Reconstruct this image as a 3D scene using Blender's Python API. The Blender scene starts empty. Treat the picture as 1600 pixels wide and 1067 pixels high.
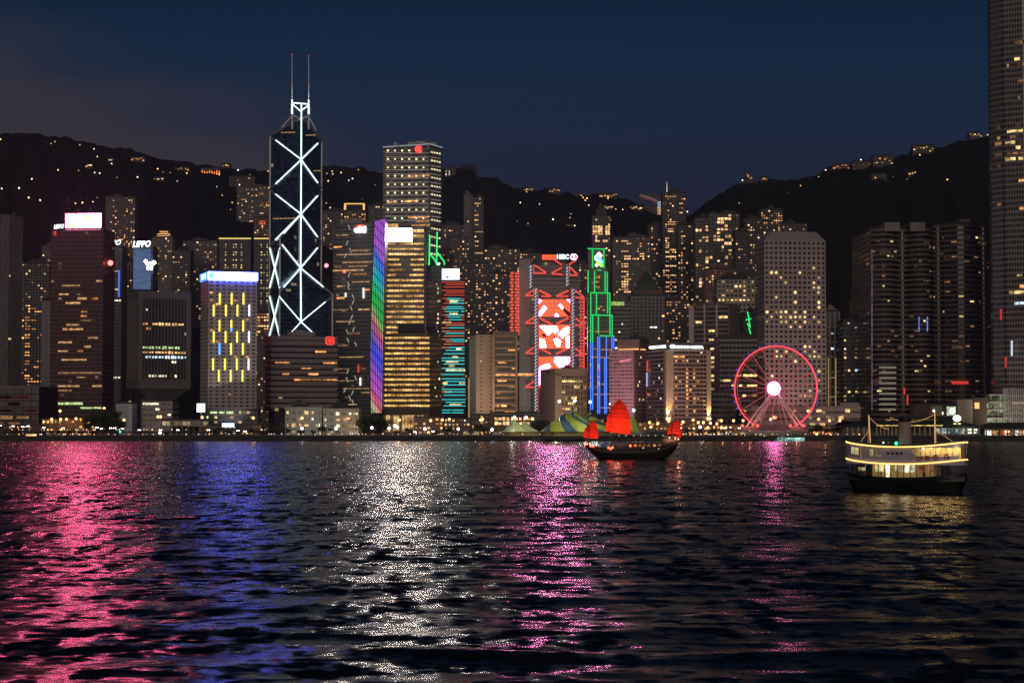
import bpy, math, random
import numpy as np
from mathutils import Vector, Matrix
R = math.radians
SC = bpy.context.scene
COL = SC.collection
# ------------------------------------------------------------------ camera
CAMZ = 15.0; PITCH = R(2.3); FPX = 3000.0
cam_d = bpy.data.cameras.new('camera'); cam = bpy.data.objects.new('camera', cam_d); COL.objects.link(cam)
cam.location = (0, 0, CAMZ); cam.rotation_euler = (R(90) + PITCH, 0, 0)
cam_d.sensor_width = 36; cam_d.lens = 36 * FPX / 1600; cam_d.clip_start = 1; cam_d.clip_end = 30000
SC.camera = cam
# ------------------------------------------------------------------ sky
w = bpy.data.worlds.new('World'); SC.world = w; w.use_nodes = True
nt = w.node_tree; N = nt.nodes; L = nt.links
for n in list(N): N.remove(n)
out = N.new('ShaderNodeOutputWorld'); bg = N.new('ShaderNodeBackground'); L.new(bg.outputs[0], out.inputs[0])
def wmath(op, a, b=None, c=None):
    m = N.new('ShaderNodeMath'); m.operation = op
    for i, v in enumerate((a, b, c)):
        if v is None: continue
        if isinstance(v, (int, float)): m.inputs[i].default_value = v
        else: L.new(v, m.inputs[i])
    return m.outputs[0]
tc = N.new('ShaderNodeTexCoord'); sp = N.new('ShaderNodeSeparateXYZ'); L.new(tc.outputs['Generated'], sp.inputs[0])
ramp = N.new('ShaderNodeValToRGB'); cr = ramp.color_ramp
L.new(wmath('MULTIPLY', sp.outputs[2], 2.5), ramp.inputs[0])
SKY = [(0.0, (.012, .014, .027)), (.30, (.012, .017, .037)), (.38, (.0095, .0205, .049)), (.47, (.0045, .0205, .051)), (.56, (.0014, .013, .038)), (1.0, (.001, .004, .012))]
cr.elements[0].position = SKY[0][0]; cr.elements[0].color = SKY[0][1] + (1,)
cr.elements[1].position = SKY[-1][0]; cr.elements[1].color = SKY[-1][1] + (1,)
for p_, c_ in SKY[1:-1]:
    e_ = cr.elements.new(p_); e_.color = c_ + (1,)
sky = N.new('ShaderNodeTexSky'); sky.sky_type = 'NISHITA'; sky.sun_disc = False
sky.sun_elevation = R(-6); sky.sun_rotation = R(75); sky.altitude = 10
# low cloud lit by the city, thickest on the left, torn at its upper edge
mp = N.new('ShaderNodeMapping'); mp.inputs['Scale'].default_value = (7, 7, 22); L.new(tc.outputs['Generated'], mp.inputs[0])
no = N.new('ShaderNodeTexNoise'); no.inputs['Scale'].default_value = 1.6; no.inputs['Detail'].default_value = 6; no.inputs['Roughness'].default_value = .55
L.new(mp.outputs[0], no.inputs[0])
eb = wmath('ADD', wmath('MULTIPLY', wmath('MINIMUM', sp.outputs[0], 0.12), -.33), .100)
dd = wmath('SUBTRACT', wmath('ADD', eb, wmath('MULTIPLY', wmath('SUBTRACT', no.outputs[0], .5), .075)), sp.outputs[2])
ms = N.new('ShaderNodeMapRange'); ms.interpolation_type = 'SMOOTHSTEP'
ms.inputs['From Min'].default_value = -.035; ms.inputs['From Max'].default_value = .035
L.new(dd, ms.inputs[0])
mx = N.new('ShaderNodeMix'); mx.data_type = 'RGBA'
L.new(wmath('MULTIPLY', ms.outputs[0], .8), mx.inputs[0]); L.new(ramp.outputs[0], mx.inputs[6]); mx.inputs[7].default_value = (.040, .035, .042, 1)
ad = N.new('ShaderNodeMix'); ad.data_type = 'RGBA'; ad.blend_type = 'ADD'; ad.inputs[0].default_value = .05
L.new(mx.outputs[2], ad.inputs[6]); L.new(sky.outputs[0], ad.inputs[7])
L.new(ad.outputs[2], bg.inputs[0]); bg.inputs[1].default_value = 1.0
# ------------------------------------------------------------------ city glow from the near shore, behind the camera
sun_d = bpy.data.lights.new('city_glow', 'SUN'); sun_d.energy = .64; sun_d.angle = R(40); sun_d.color = (1, .82, .68)
sun = bpy.data.objects.new('city_glow', sun_d); COL.objects.link(sun)
sun.rotation_euler = (R(74), 0, R(-3))
vs = SC.view_settings; vs.view_transform = 'Standard'; vs.look = 'None'; vs.exposure = 0; vs.gamma = 1
cy = SC.cycles
cy.use_denoising = True; cy.denoising_prefilter = 'NONE'; cy.denoiser = 'OPENIMAGEDENOISE'; cy.max_bounces = 5; cy.diffuse_bounces = 2; cy.glossy_bounces = 3
cy.transparent_max_bounces = 8; cy.transmission_bounces = 3; cy.sample_clamp_indirect = 12; cy.caustics_reflective = False; cy.caustics_refractive = False
cy.use_adaptive_sampling = False

# ------------------------------------------------------------------ helpers
cp, sp_ = math.cos(PITCH), math.sin(PITCH)
def ray(px, py):
    cx = (px - 800) / FPX; cy_ = (533.5 - py) / FPX
    return Vector((cx, cp - cy_ * sp_, sp_ + cy_ * cp))
def P(px, py, Y):
    d = ray(px, py); t = Y / d.y
    return Vector((d.x * t, Y, CAMZ + d.z * t))
def X(px, Y, py=560): return P(px, py, Y).x
def Z(py, Y, px=800): return P(px, py, Y).z
def M(n, Y): return n * Y / FPX          # pixels -> metres

class MB:
    """collects faces in world coordinates and links them as ONE mesh object"""
    def __init__(s): s.v = []; s.f = []; s.m = []; s.uv = []
    def face(s, pts, mi=0, uv=None):
        n = len(s.v); s.v += [tuple(p) for p in pts]; s.f.append(tuple(range(n, n + len(pts)))); s.m.append(mi)
        s.uv.append(uv or [(0, 0)] * len(pts)); return s
    def hexa(s, a, b, mi=0):     # a, b: two quads (4 pts each)
        n = len(s.v); s.v += [tuple(p) for p in list(a) + list(b)]
        for q in ((3, 2, 1, 0), (4, 5, 6, 7), (0, 1, 5, 4), (1, 2, 6, 5), (2, 3, 7, 6), (3, 0, 4, 7)):
            s.f.append(tuple(n + i for i in q)); s.m.append(mi); s.uv.append([(0, 0)] * 4)
        return s
    def box(s, x0, x1, y0, y1, z0, z1, mi=0):
        return s.hexa([(x0, y0, z0), (x1, y0, z0), (x1, y1, z0), (x0, y1, z0)], [(x0, y0, z1), (x1, y0, z1), (x1, y1, z1), (x0, y1, z1)], mi)
    def obox(s, p, d, ln, out, z0, z1, mi=0, back=0.0):
        """box on a wall: p start (x,y), d unit dir along wall, grows `out` to the wall's right-hand (outer) side"""
        n = (d[1], -d[0])
        a = (p[0] - n[0] * back, p[1] - n[1] * back); b = (a[0] + d[0] * ln, a[1] + d[1] * ln)
        t = out + back
        c = (b[0] + n[0] * t, b[1] + n[1] * t); e = (a[0] + n[0] * t, a[1] + n[1] * t)
        return s.hexa([(e[0], e[1], z0), (c[0], c[1], z0), (b[0], b[1], z0), (a[0], a[1], z0)],
                      [(e[0], e[1], z1), (c[0], c[1], z1), (b[0], b[1], z1), (a[0], a[1], z1)], mi)
    def bar(s, p, q, w, mi=0, w2=None):
        p, q = Vector(p), Vector(q); d = (q - p)
        if d.length < 1e-6: return s
        d.normalize(); u = d.cross(Vector((0, 0, 1)))
        if u.length < .05: u = Vector((1, 0, 0))
        u.normalize(); v = d.cross(u); a = w / 2; b = (w if w2 is None else w2) / 2
        return s.hexa([p - u * a - v * a, p + u * a - v * a, p + u * a + v * a, p - u * a + v * a],
                      [q - u * b - v * b, q + u * b - v * b, q + u * b + v * b, q - u * b + v * b], mi)
    def tube(s, pts, r, n=8, mi=0, closed=False):
        """round tube through points; r: number or list"""
        pts = [Vector(p) for p in pts]; k = len(pts); rr = r if isinstance(r, (list, tuple)) else [r] * k
        base = len(s.v); last = None
        for i, p in enumerate(pts):
            if closed: d = pts[(i + 1) % k] - pts[i - 1]
            else: d = pts[min(i + 1, k - 1)] - pts[max(i - 1, 0)]
            d.normalize()
            if last is None:
                u = d.cross(Vector((0, 0, 1)))
                if u.length < .05: u = Vector((1, 0, 0))
            else: u = last - d * last.dot(d)
            u.normalize(); last = u; v = d.cross(u)
            for j in range(n):
                a = 2 * math.pi * j / n; s.v.append(tuple(p + (u * math.cos(a) + v * math.sin(a)) * rr[i]))
        for i in range(k if closed else k - 1):
            i2 = (i + 1) % k
            for j in range(n):
                j2 = (j + 1) % n
                s.f.append((base + i * n + j, base + i * n + j2, base + i2 * n + j2, base + i2 * n + j)); s.m.append(mi); s.uv.append([(0, 0)] * 4)
        if not closed:
            s.f.append(tuple(base + j for j in reversed(range(n)))); s.m.append(mi); s.uv.append([(0, 0)] * n)
            s.f.append(tuple(base + (k - 1) * n + j for j in range(n))); s.m.append(mi); s.uv.append([(0, 0)] * n)
        return s
    def ball(s, c, r, mi=0, n=8, m=6, sz=1):
        c = Vector(c); base = len(s.v)
        for i in range(m + 1):
            t = math.pi * i / m
            for j in range(n):
                a = 2 * math.pi * j / n
                s.v.append((c.x + r * math.sin(t) * math.cos(a), c.y + r * math.sin(t) * math.sin(a), c.z + r * sz * math.cos(t)))
        for i in range(m):
            for j in range(n):
                j2 = (j + 1) % n
                s.f.append((base + i * n + j, base + (i + 1) * n + j, base + (i + 1) * n + j2, base + i * n + j2)); s.m.append(mi); s.uv.append([(0, 0)] * 4)
        return s
    def prism(s, pts, z0, z1, mi=0, mtop=None):
        n = len(pts); a = [(p[0], p[1], z0) for p in pts]; b = [(p[0], p[1], z1) for p in pts]
        for i in range(n):
            j = (i + 1) % n; s.face([a[i], a[j], b[j], b[i]], mi)
        s.face(b, mi if mtop is None else mtop); s.face(a[::-1], mi); return s
    def build(s, name, mats, parent=None, loc=None, smooth=False):
        if not isinstance(mats, (list, tuple)): mats = [mats]
        o0 = Vector(loc) if loc is not None else (Vector(parent['_o']) if parent is not None else Vector((0, 0, 0)))
        me = bpy.data.meshes.new(name)
        me.from_pydata([tuple(Vector(p) - o0) for p in s.v], [], s.f)
        for m in mats: me.materials.append(m)
        me.polygons.foreach_set('material_index', s.m)
        uvl = me.uv_layers.new(name='UVMap'); uvl.data.foreach_set('uv', [c for f in s.uv for p in f for c in p])
        if smooth: me.polygons.foreach_set('use_smooth', [True] * len(s.f))
        me.update()
        o = bpy.data.objects.new(name, me); COL.objects.link(o)
        if parent is not None: o.parent = parent; o['_o'] = tuple(parent['_o'])
        else: o.location = o0; o['_o'] = tuple(o0)
        return o
def tag(o, label, cat, group=None, kind=None):
    if label: o['label'] = label
    if cat: o['category'] = cat
    if group: o['group'] = group
    if kind: o['kind'] = kind
    return o
def empty(name, loc, label, cat, group=None):
    o = bpy.data.objects.new(name, None); COL.objects.link(o); o.location = loc; o['_o'] = tuple(loc); o.empty_display_size = 2
    return tag(o, label, cat, group)
def kids(o): return [c for c in bpy.data.objects if c.parent == o]
def dup(src, ch, loc, rz=0, label=None, scale=1.0):
    """copy a thing; ch is [(child, [grandchildren])...] gathered once"""
    r = src.copy(); COL.objects.link(r); r.location = loc; r.rotation_euler = (0, 0, rz); r['_o'] = tuple(loc); r.scale = (scale,) * 3
    if label: r['label'] = label
    for c, gs in ch:
        k = c.copy(); COL.objects.link(k); k.parent = r
        for g in gs:
            q = g.copy(); COL.objects.link(q); q.parent = k
    return r
def tree_of(o): return [(c, kids(c)) for c in kids(o)]
# ------------------------------------------------------------------ materials
def mat_new(name):
    m = bpy.data.materials.new(name); m.use_nodes = True; nt = m.node_tree
    for n in list(nt.nodes): nt.nodes.remove(n)
    o = nt.nodes.new('ShaderNodeOutputMaterial'); return m, nt, o
class NT:
    def __init__(s, nt): s.t = nt
    def n(s, typ, **kw):
        x = s.t.nodes.new(typ)
        for k, v in kw.items(): setattr(x, k, v)
        return x
    def l(s, a, b): s.t.links.new(a, b)
    def m(s, op, a, b=None, c=None, clamp=False):
        x = s.t.nodes.new('ShaderNodeMath'); x.operation = op; x.use_clamp = clamp
        for i, v in enumerate((a, b, c)):
            if v is None: continue
            if isinstance(v, (int, float)): x.inputs[i].default_value = v
            else: s.l(v, x.inputs[i])
        return x.outputs[0]
    def mix(s, f, a, b, blend='MIX'):
        x = s.t.nodes.new('ShaderNodeMix'); x.data_type = 'RGBA'; x.blend_type = blend
        for i, v in ((0, f), (6, a), (7, b)):
            if isinstance(v, (int, float)): x.inputs[i].default_value = v
            elif isinstance(v, tuple): x.inputs[i].default_value = v + (1,) if len(v) == 3 else v
            else: s.l(v, x.inputs[i])
        return x.outputs[2]
    def noise(s, vec, scale, detail=3, rough=.5, stretch=None):
        if stretch is not None:
            mpp = s.n('ShaderNodeMapping'); mpp.inputs['Scale'].default_value = stretch; s.l(vec, mpp.inputs[0]); vec = mpp.outputs[0]
        x = s.n('ShaderNodeTexNoise'); x.inputs['Scale'].default_value = scale; x.inputs['Detail'].default_value = detail; x.inputs['Roughness'].default_value = rough
        s.l(vec, x.inputs[0]); return x
_pm = {}
def plain(name, col, rough=.6, metal=0.0, var=.25, scale=.3, trans=0):
    """painted / stone / metal surface with mottled wear"""
    if name in _pm: return _pm[name]
    m, nt, o = mat_new(name); g = NT(nt)
    b = g.n('ShaderNodeBsdfPrincipled'); g.l(b.outputs[0], o.inputs[0])
    geo = g.n('ShaderNodeNewGeometry')
    nz = g.noise(geo.outputs['Position'], scale, 4, .6)
    dk = tuple(c * (1 - var) for c in col); lt = tuple(min(1, c * (1 + var * .6)) for c in col)
    g.l(g.mix(nz.outputs[0], dk, lt), b.inputs['Base Color'])
    b.inputs['Roughness'].default_value = rough; b.inputs['Metallic'].default_value = metal
    if trans: b.inputs['Transmission Weight'].default_value = trans
    _pm[name] = m; return m
def em(name, col, st, sample=False, rnd=.0, tex=False, dark=(.02, .02, .02)):
    """a light-giving surface"""
    if name in _pm: return _pm[name]
    m, nt, o = mat_new(name); g = NT(nt)
    e = g.n('ShaderNodeEmission'); g.l(e.outputs[0], o.inputs[0]); e.inputs[0].default_value = tuple(col) + (1,)
    s = st
    if rnd:
        oi = g.n('ShaderNodeObjectInfo')
        s = g.m('MULTIPLY', g.m('ADD', g.m('MULTIPLY', oi.outputs['Random'], 2 * rnd), 1 - rnd), st)
    if tex:
        geo = g.n('ShaderNodeNewGeometry')
        nz = g.noise(geo.outputs['Position'], .45, 2, .7, (1, 1, .8))
        mr = g.n('ShaderNodeMapRange'); g.l(nz.outputs[0], mr.inputs[0]); mr.inputs[1].default_value = .36; mr.inputs[2].default_value = .62; mr.inputs[3].default_value = .3; mr.inputs[4].default_value = 1.25
        s = g.m('MULTIPLY', mr.outputs[0], s)
    if isinstance(s, (int, float)): e.inputs[1].default_value = s
    else: g.l(s, e.inputs[1])
    m.cycles.emission_sampling = 'AUTO' if sample else 'NONE'
    if sample: m.cycles.emission_sampling = 'FRONT'
    _pm[name] = m; return m
def facade(name, wall, glass=(.012, .014, .02), wx=(.15, .85), wz=(.3, .8), rough=.75, rnd=None, lit=0.0, litc=(1, .5, .2), lits=.5, run=1.0, grough=.25, jit=.2):
    """wall with a window grid; UV counts bays and floors. `lit` = share of faintly lit windows"""
    m, nt, o = mat_new(name); g = NT(nt)
    b = g.n('ShaderNodeBsdfPrincipled'); g.l(b.outputs[0], o.inputs[0])
    uv = g.n('ShaderNodeUVMap'); s = g.n('ShaderNodeSeparateXYZ'); g.l(uv.outputs[0], s.inputs[0])
    fu = g.m('FRACT', s.outputs[0]); fv = g.m('FRACT', s.outputs[1])
    if rnd:
        du = g.m('SUBTRACT', fu, .5); dv = g.m('SUBTRACT', fv, .5)
        k = g.m('LESS_THAN', g.m('SQRT', g.m('ADD', g.m('MULTIPLY', du, du), g.m('MULTIPLY', dv, dv))), rnd)
    else:
        k = g.m('MULTIPLY', g.m('MULTIPLY', g.m('GREATER_THAN', fu, wx[0]), g.m('LESS_THAN', fu, wx[1])), g.m('MULTIPLY', g.m('GREATER_THAN', fv, wz[0]), g.m('LESS_THAN', fv, wz[1])))
    cell = g.n('ShaderNodeCombineXYZ'); g.l(g.m('FLOOR', g.m('MULTIPLY', s.outputs[0], run)), cell.inputs[0]); g.l(g.m('FLOOR', s.outputs[1]), cell.inputs[1])
    wn = g.n('ShaderNodeTexWhiteNoise', noise_dimensions='2D'); g.l(cell.outputs[0], wn.inputs[0])
    geo = g.n('ShaderNodeNewGeometry'); nz = g.noise(geo.outputs['Position'], .06, 5, .6, (1, 1, .35))
    wc = g.mix(nz.outputs[0], tuple(c * (1 - jit * 1.4) for c in wall), tuple(min(1, c * (1 + jit)) for c in wall))
    gc = g.mix(wn.outputs[0], tuple(c * .5 for c in glass), tuple(c * 2.0 for c in glass))
    g.l(g.mix(k, wc, gc), b.inputs['Base Color'])
    g.l(g.m('ADD', g.m('MULTIPLY', k, grough - rough), rough), b.inputs['Roughness'])
    if lit > 0:
        hot = g.m('GREATER_THAN', wn.outputs[0], 1 - lit)
        sw = g.n('ShaderNodeSeparateColor'); g.l(wn.outputs[1], sw.inputs[0])
        g.l(g.mix(sw.outputs[1], litc, (1, .72, .38)), b.inputs['Emission Color'])
        g.l(g.m('MULTIPLY', g.m('MULTIPLY', k, hot), g.m('MULTIPLY', g.m('POWER', sw.outputs[2], 2.6), lits)), b.inputs['Emission Strength'])
    m.cycles.emission_sampling = 'NONE'
    return m
# lit window glass, a few tones
W_AMB = em('window_light_amber', (1, .42, .13), 1.2, rnd=.7, tex=True)
W_WARM = em('window_light_warm', (1, .56, .24), 1.45, rnd=.7, tex=True)
W_YEL = em('window_light_yellow', (1, .72, .28), 1.2, rnd=.7, tex=True)
W_PALE = em('window_light_pale', (1, .88, .62), 1.3, rnd=.6, tex=True)
W_SOFT = em('window_light_soft', (1, .58, .26), .55, rnd=.6, tex=True)
W_COOL = em('window_light_cool', (.62, .85, 1), 1.6, rnd=.5, tex=True)
W_DIM = em('window_light_dim', (1, .5, .22), .22, rnd=.7, tex=True)
W_GRN = em('window_light_greenish', (.75, 1, .45), .9, rnd=.4, tex=True)
ROOF = plain('roof_felt', (.06, .058, .06), .9)
STEEL = plain('painted_steel', (.22, .22, .23), .5, .3)
DARKM = plain('dark_metal', (.03, .03, .034), .5, .4)
WHITE = plain('white_paint', (.75, .75, .72), .5)
CONC = plain('concrete', (.28, .27, .25), .85)
BEIGE = plain('beige_stone', (.42, .34, .28), .85)
BARK = plain('bark', (.05, .035, .025), .9)
RNG = random.Random(11)
ON = 'first second third fourth fifth sixth seventh eighth ninth tenth eleventh twelfth thirteenth fourteenth fifteenth sixteenth seventeenth eighteenth nineteenth'.split()
TN = {20: 'twenty', 30: 'thirty', 40: 'forty', 50: 'fifty', 60: 'sixty', 70: 'seventy', 80: 'eighty', 90: 'ninety'}
def ordw(i):
    if i < 20: return ON[i - 1]
    return TN[i // 10 * 10][:-1] + 'ieth' if i % 10 == 0 else TN[i // 10 * 10] + '-' + ON[i % 10 - 1]
# ------------------------------------------------------------------ buildings
def unit(a, b):
    d = Vector((b[0] - a[0], b[1] - a[1])); l = d.length; return d / l, l
def rect(x0, x1, Y, dep, py=560):
    a, b = X(x0, Y, py), X(x1, Y, py); return [(a, Y), (b, Y), (b, Y + dep), (a, Y + dep)]
def corner(xa, xb, xc, Y, th, py=560, wa=None, wc=None):
    """box whose near corner stands at column xb; faces reach columns xa and xc; th = turn in degrees"""
    x0 = X(xb, Y, py); kk = lambda c: X(c, 1, py); sg_ = 1 if th >= 0 else -1; cs_ = xa if th >= 0 else xc
    def side(t_):
        t2 = R(t_); dd_ = (-math.sin(t2), math.cos(t2)); k = kk(cs_); den = dd_[0] - k * dd_[1]; return (k * Y - x0) / den if abs(den) > 1e-6 else -1
    if wa is None and not 14 < side(th) < 62: th = min((sg_ * q * .5 for q in range(2, 130)), key=lambda q: abs(side(q) - 32) if side(q) > 0 else 999)
    t = R(th)
    def hit(d, c):
        k = kk(c); return (k * Y - x0) / (d[0] - k * d[1])
    if th >= 0: df = (math.cos(t), math.sin(t)); dl = (-math.sin(t), math.cos(t)); a, b = dl, df
    else: a = (-math.cos(t), -math.sin(t)); b = (-math.sin(t), math.cos(t))
    la = hit(a, xa) if wa is None else wa; lb = hit(b, xc) if wc is None else wc
    p0 = (x0, Y); pa = (x0 + a[0] * la, Y + a[1] * la); pb = (x0 + b[0] * lb, Y + b[1] * lb); pc = (pa[0] + b[0] * lb, pa[1] + b[1] * lb)
    return [p0, pb, pc, pa]      # wall 0 = p0-pb, wall 3 = pa-p0
_wm = {}
def win_mesh(wd, h, mat, dp=.22):
    key = (round(wd, 1), round(h, 1), mat.name)
    if key not in _wm:
        w2 = key[0] / 2; h2 = key[1] / 2
        me = bpy.data.meshes.new('lit_window')
        me.from_pydata([(-w2, .05, -h2), (w2, .05, -h2), (w2, -dp, -h2), (-w2, -dp, -h2), (-w2, .05, h2), (w2, .05, h2), (w2, -dp, h2), (-w2, -dp, h2)], [],
                       [(3, 2, 6, 7), (2, 1, 5, 6), (0, 3, 7, 4), (7, 6, 5, 4), (0, 1, 2, 3)])
        me.materials.append(mat); _wm[key] = me
    return _wm[key]
class Bld:
    def __init__(s, name, label, pts, ytop, mat, bw=4.0, fh=3.6, z0=3.0, ztop=None, cat='building', group=None, roof=ROOF, par=1.2, plant=1, ledge=0, fin=0, trim=None, pytop_at=None, cap=None):
        s.pts = [Vector(p) for p in pts]; n = len(pts)
        s.Y = min(p[1] for p in pts); s.z0 = z0
        s.z1 = ztop if ztop is not None else Z(ytop, s.Y, 800)
        c = sum(s.pts, Vector((0, 0))) / n
        s.root = empty(name, (c.x, c.y, z0), label, cat, group); s.c = c
        s.nf = max(1, round((s.z1 - z0) / fh)); s.fh = (s.z1 - z0) / s.nf
        s.walls = []; u = 0; mb = MB()
        for i in range(n):
            a, b = s.pts[i], s.pts[(i + 1) % n]; d, l = unit(a, b); k = max(1, round(l / bw))
            s.walls.append((a, d, l, k, u))
            mb.face([(a.x, a.y, z0), (b.x, b.y, z0), (b.x, b.y, s.z1), (a.x, a.y, s.z1)], 0, [(u, 0), (u + k, 0), (u + k, s.nf), (u, s.nf)])
            u += k
        tr = trim or ROOF
        if ledge:
            for (a, d, l, k, u) in s.walls[:]:
                if d.x < -.6 and n == 4: continue
                for j in range(1, s.nf + 1): mb.obox(a, d, l, ledge, z0 + j * s.fh - .35 * s.fh * .5, z0 + j * s.fh + .35 * s.fh * .5, 1)
        if fin:
            for (a, d, l, k, u) in s.walls[:]:
                if d.x < -.6: continue
                for j in range(k + 1): 
                    q = a + d * (l * j / k - .3); mb.obox(q, d, .6, fin, z0, s.z1, 1)
        s.body = mb.build('walls', [mat, tr], s.root)
        rb = MB(); rb.prism([tuple(p) for p in s.pts], s.z1, s.z1 + .3)
        if par:
            for (a, d, l, k, u) in s.walls: rb.obox(a - d * .2, d, l + .4, .25, s.z1 + .2, s.z1 + .3 + par, 0, back=.35)
        s.roofo = rb.build('roof', roof, s.root)
        if plant:
            rg = random.Random(name + label); pm = MB()
            ax = [p.x for p in s.pts]; ay = [p.y for p in s.pts]; W = max(ax) - min(ax); D = max(ay) - min(ay)
            for q in range(plant):
                cx = s.c.x + W * rg.uniform(-.18, .18); cyy = s.c.y + D * rg.uniform(-.12, .1); ww = W * rg.uniform(.12, .26); dd_ = D * rg.uniform(.12, .22); hh = rg.uniform(2.5, 6)
                pm.box(cx - ww, cx + ww, cyy - dd_, cyy + dd_, s.z1 + .25, s.z1 + .3 + hh)
                pm.box(cx - ww * .5, cx + ww * .2, cyy - dd_ * .5, cyy + dd_ * .5, s.z1 + .3 + hh, s.z1 + .3 + hh + 1.6)
            for q in range(5):
                cx = s.c.x + W * rg.uniform(-.4, .4); cyy = s.c.y - D * rg.uniform(.1, .35); r_ = rg.uniform(.6, 1.8); pm.box(cx - r_, cx + r_, cyy - r_, cyy + r_, s.z1 + .25, s.z1 + 1.2 + rg.uniform(.5, 2.4))
            pm.build('plant_room', tr if trim else ROOF, s.root)
            if rg.random() < .5: q = s.c.x + W * rg.uniform(-.3, .3); MB().bar((q, s.c.y, s.z1), (q, s.c.y, s.z1 + rg.uniform(6, 14)), .35, 0, .15).build('antenna', DARKM, s.root)
        s.used = set(); s.cnt = {}; s.wx = .58; s.wh = .46; s.wc = .55
    def wat(s, wall, c, n, r, mat, name='lit_window', wx=None, wh=None):
        a, d, l, k, u = s.walls[wall]; nm = name
        if s.cnt.get(nm, 0) >= 98: return
        for q in range(n): s.used.add((wall, c + q, r))
        bwid = l / k; wd = bwid * (n - 1) + bwid * (wx or s.wx)
        jx = RNG.choice((.7, .85, 1, 1.1)); jz = RNG.choice((.7, .85, 1, 1.1)); wd = bwid * (n - 1) + bwid * (wx or s.wx) * jx; p = a + d * (bwid * (c + n / 2 + RNG.uniform(-.06, .06))); z = s.z0 + (r + s.wc) * s.fh
        o = bpy.data.objects.new(nm, win_mesh(wd, s.fh * (wh or s.wh) * jz, mat)); COL.objects.link(o); o.parent = s.root
        o.location = (p.x - s.c.x, p.y - s.c.y, z - s.z0); o.rotation_euler = (0, 0, math.atan2(d.y, d.x)); s.cnt[nm] = s.cnt.get(nm, 0) + 1
        return o
    def rows(s, py0, py1):
        r1 = int((Z(py0, s.Y) - s.z0) / s.fh - .01); r0 = int((Z(py1, s.Y) - s.z0) / s.fh)
        return max(0, r0), min(s.nf - 1, r1)
    def lit(s, wall, n, py0, py1, mats=(W_AMB, W_WARM, W_DIM), mode='scatter', seed=1, mx=6, cols=None, p=.6):
        rg = random.Random(str(seed) + s.root['label']); a, d, l, k, u = s.walls[wall]; r0, r1 = s.rows(py0, py1)
        if r1 < r0: return s
        if mode == 'cols':
            cs = cols or sorted(rg.sample(range(k), min(k, max(1, k // 3))))
            for c in cs:
                c = min(c, k - 1)
                for r in range(r0, r1 + 1):
                    if n > 0 and rg.random() < p and (wall, c, r) not in s.used: s.wat(wall, c, 1, r, rg.choice(mats)); n -= 1
            return s
        t = 0
        while n > 0 and t < 2500:
            t += 1; r = rg.randint(r0, r1); m = 1 if mode == 'scatter' else rg.randint(2, max(2, min(mx, k)))
            c = rg.randint(0, k - m) if k >= m else 0
            m = min(m, k)
            if any((wall, c + q, r) in s.used for q in range(-1 if mode != 'scatter' else 0, m)): continue
            s.wat(wall, c, m, r, rg.choice(mats)); n -= 1
        return s
    def litpx(s, wall, pts, mat, name='lit_window', wx=None, wh=None):
        """light the window nearest each photo position"""
        a, d, l, k, u = s.walls[wall]
        for q in pts:
            px, py = q[0], q[1]; n = q[2] if len(q) > 2 else 1
            rr = ray(px, py); dn = Vector((d.y, -d.x)); t = (a.dot(dn)) / (rr.x * dn.x + rr.y * dn.y)
            h = Vector((rr.x * t, rr.y * t)); c = int((h - a).dot(d) / (l / k)); r = int((CAMZ + rr.z * t - s.z0) / s.fh)
            c = max(0, min(k - n, c))
            if 0 <= r < s.nf and not any((wall, c + z, r) in s.used for z in range(n)): s.wat(wall, c, n, r, mat, name, wx, wh)
        return s
    def point(s, wall, px, py, off=.3):
        a, d, l, k, u = s.walls[wall]; rr = ray(px, py); dn = Vector((d.y, -d.x)); t = (a.dot(dn) + off) / (rr.x * dn.x + rr.y * dn.y)
        return Vector((rr.x * t, rr.y * t, CAMZ + rr.z * t))
def panel(b_root, name, p00, p11, dirv, mat, th=.5, label=None, frame=None):
    """upright panel between two world corners, thickness behind; dirv = unit dir in plan"""
    d = Vector((dirv[0], dirv[1])); n = Vector((d.y, -d.x)); l = (Vector((p11.x, p11.y)) - Vector((p00.x, p00.y))).dot(d)
    mb = MB(); mb.obox((p00.x, p00.y), d, l, th, min(p00.z, p11.z), max(p00.z, p11.z))
    o = mb.build(name, mat, b_root)
    if label: o['label'] = label
    return o
def text(b_root, txt, pa, pb, h, mat, name='sign', shear=0, th=.4, bold=.02, label=None):
    """lettering fitted between world points pa and pb (lower left, lower right), height h"""
    cu = bpy.data.curves.new('t', 'FONT'); cu.body = txt; cu.size = 1; cu.extrude = .02; cu.offset = bold; cu.shear = shear; cu.resolution_u = 3
    ob = bpy.data.objects.new('t', cu); COL.objects.link(ob); dg = bpy.context.evaluated_depsgraph_get(); dg.update()
    me = bpy.data.meshes.new_from_object(ob.evaluated_get(dg)); bpy.data.objects.remove(ob); me.name = name
    xs = [v.co.x for v in me.vertices]; ys = [v.co.y for v in me.vertices]; x0, x1, y0, y1 = min(xs), max(xs), min(ys), max(ys)
    pa, pb = Vector(pa), Vector(pb); e = pb - pa; o0 = Vector(b_root['_o']) if b_root is not None else pa
    nrm = Vector((e.y, -e.x, 0)).normalized()
    for v in me.vertices:
        t = (v.co.x - x0) / (x1 - x0); q = pa + e * t + Vector((0, 0, 1)) * h * (v.co.y - y0) / (y1 - y0) + nrm * (v.co.z / .02 * th / 2)
        v.co = q - o0
    me.materials.clear(); me.materials.append(mat); me.update()
    o = bpy.data.objects.new(name, me); COL.objects.link(o)
    if b_root is not None: o.parent = b_root
    if label: o['label'] = label
    return o
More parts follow.
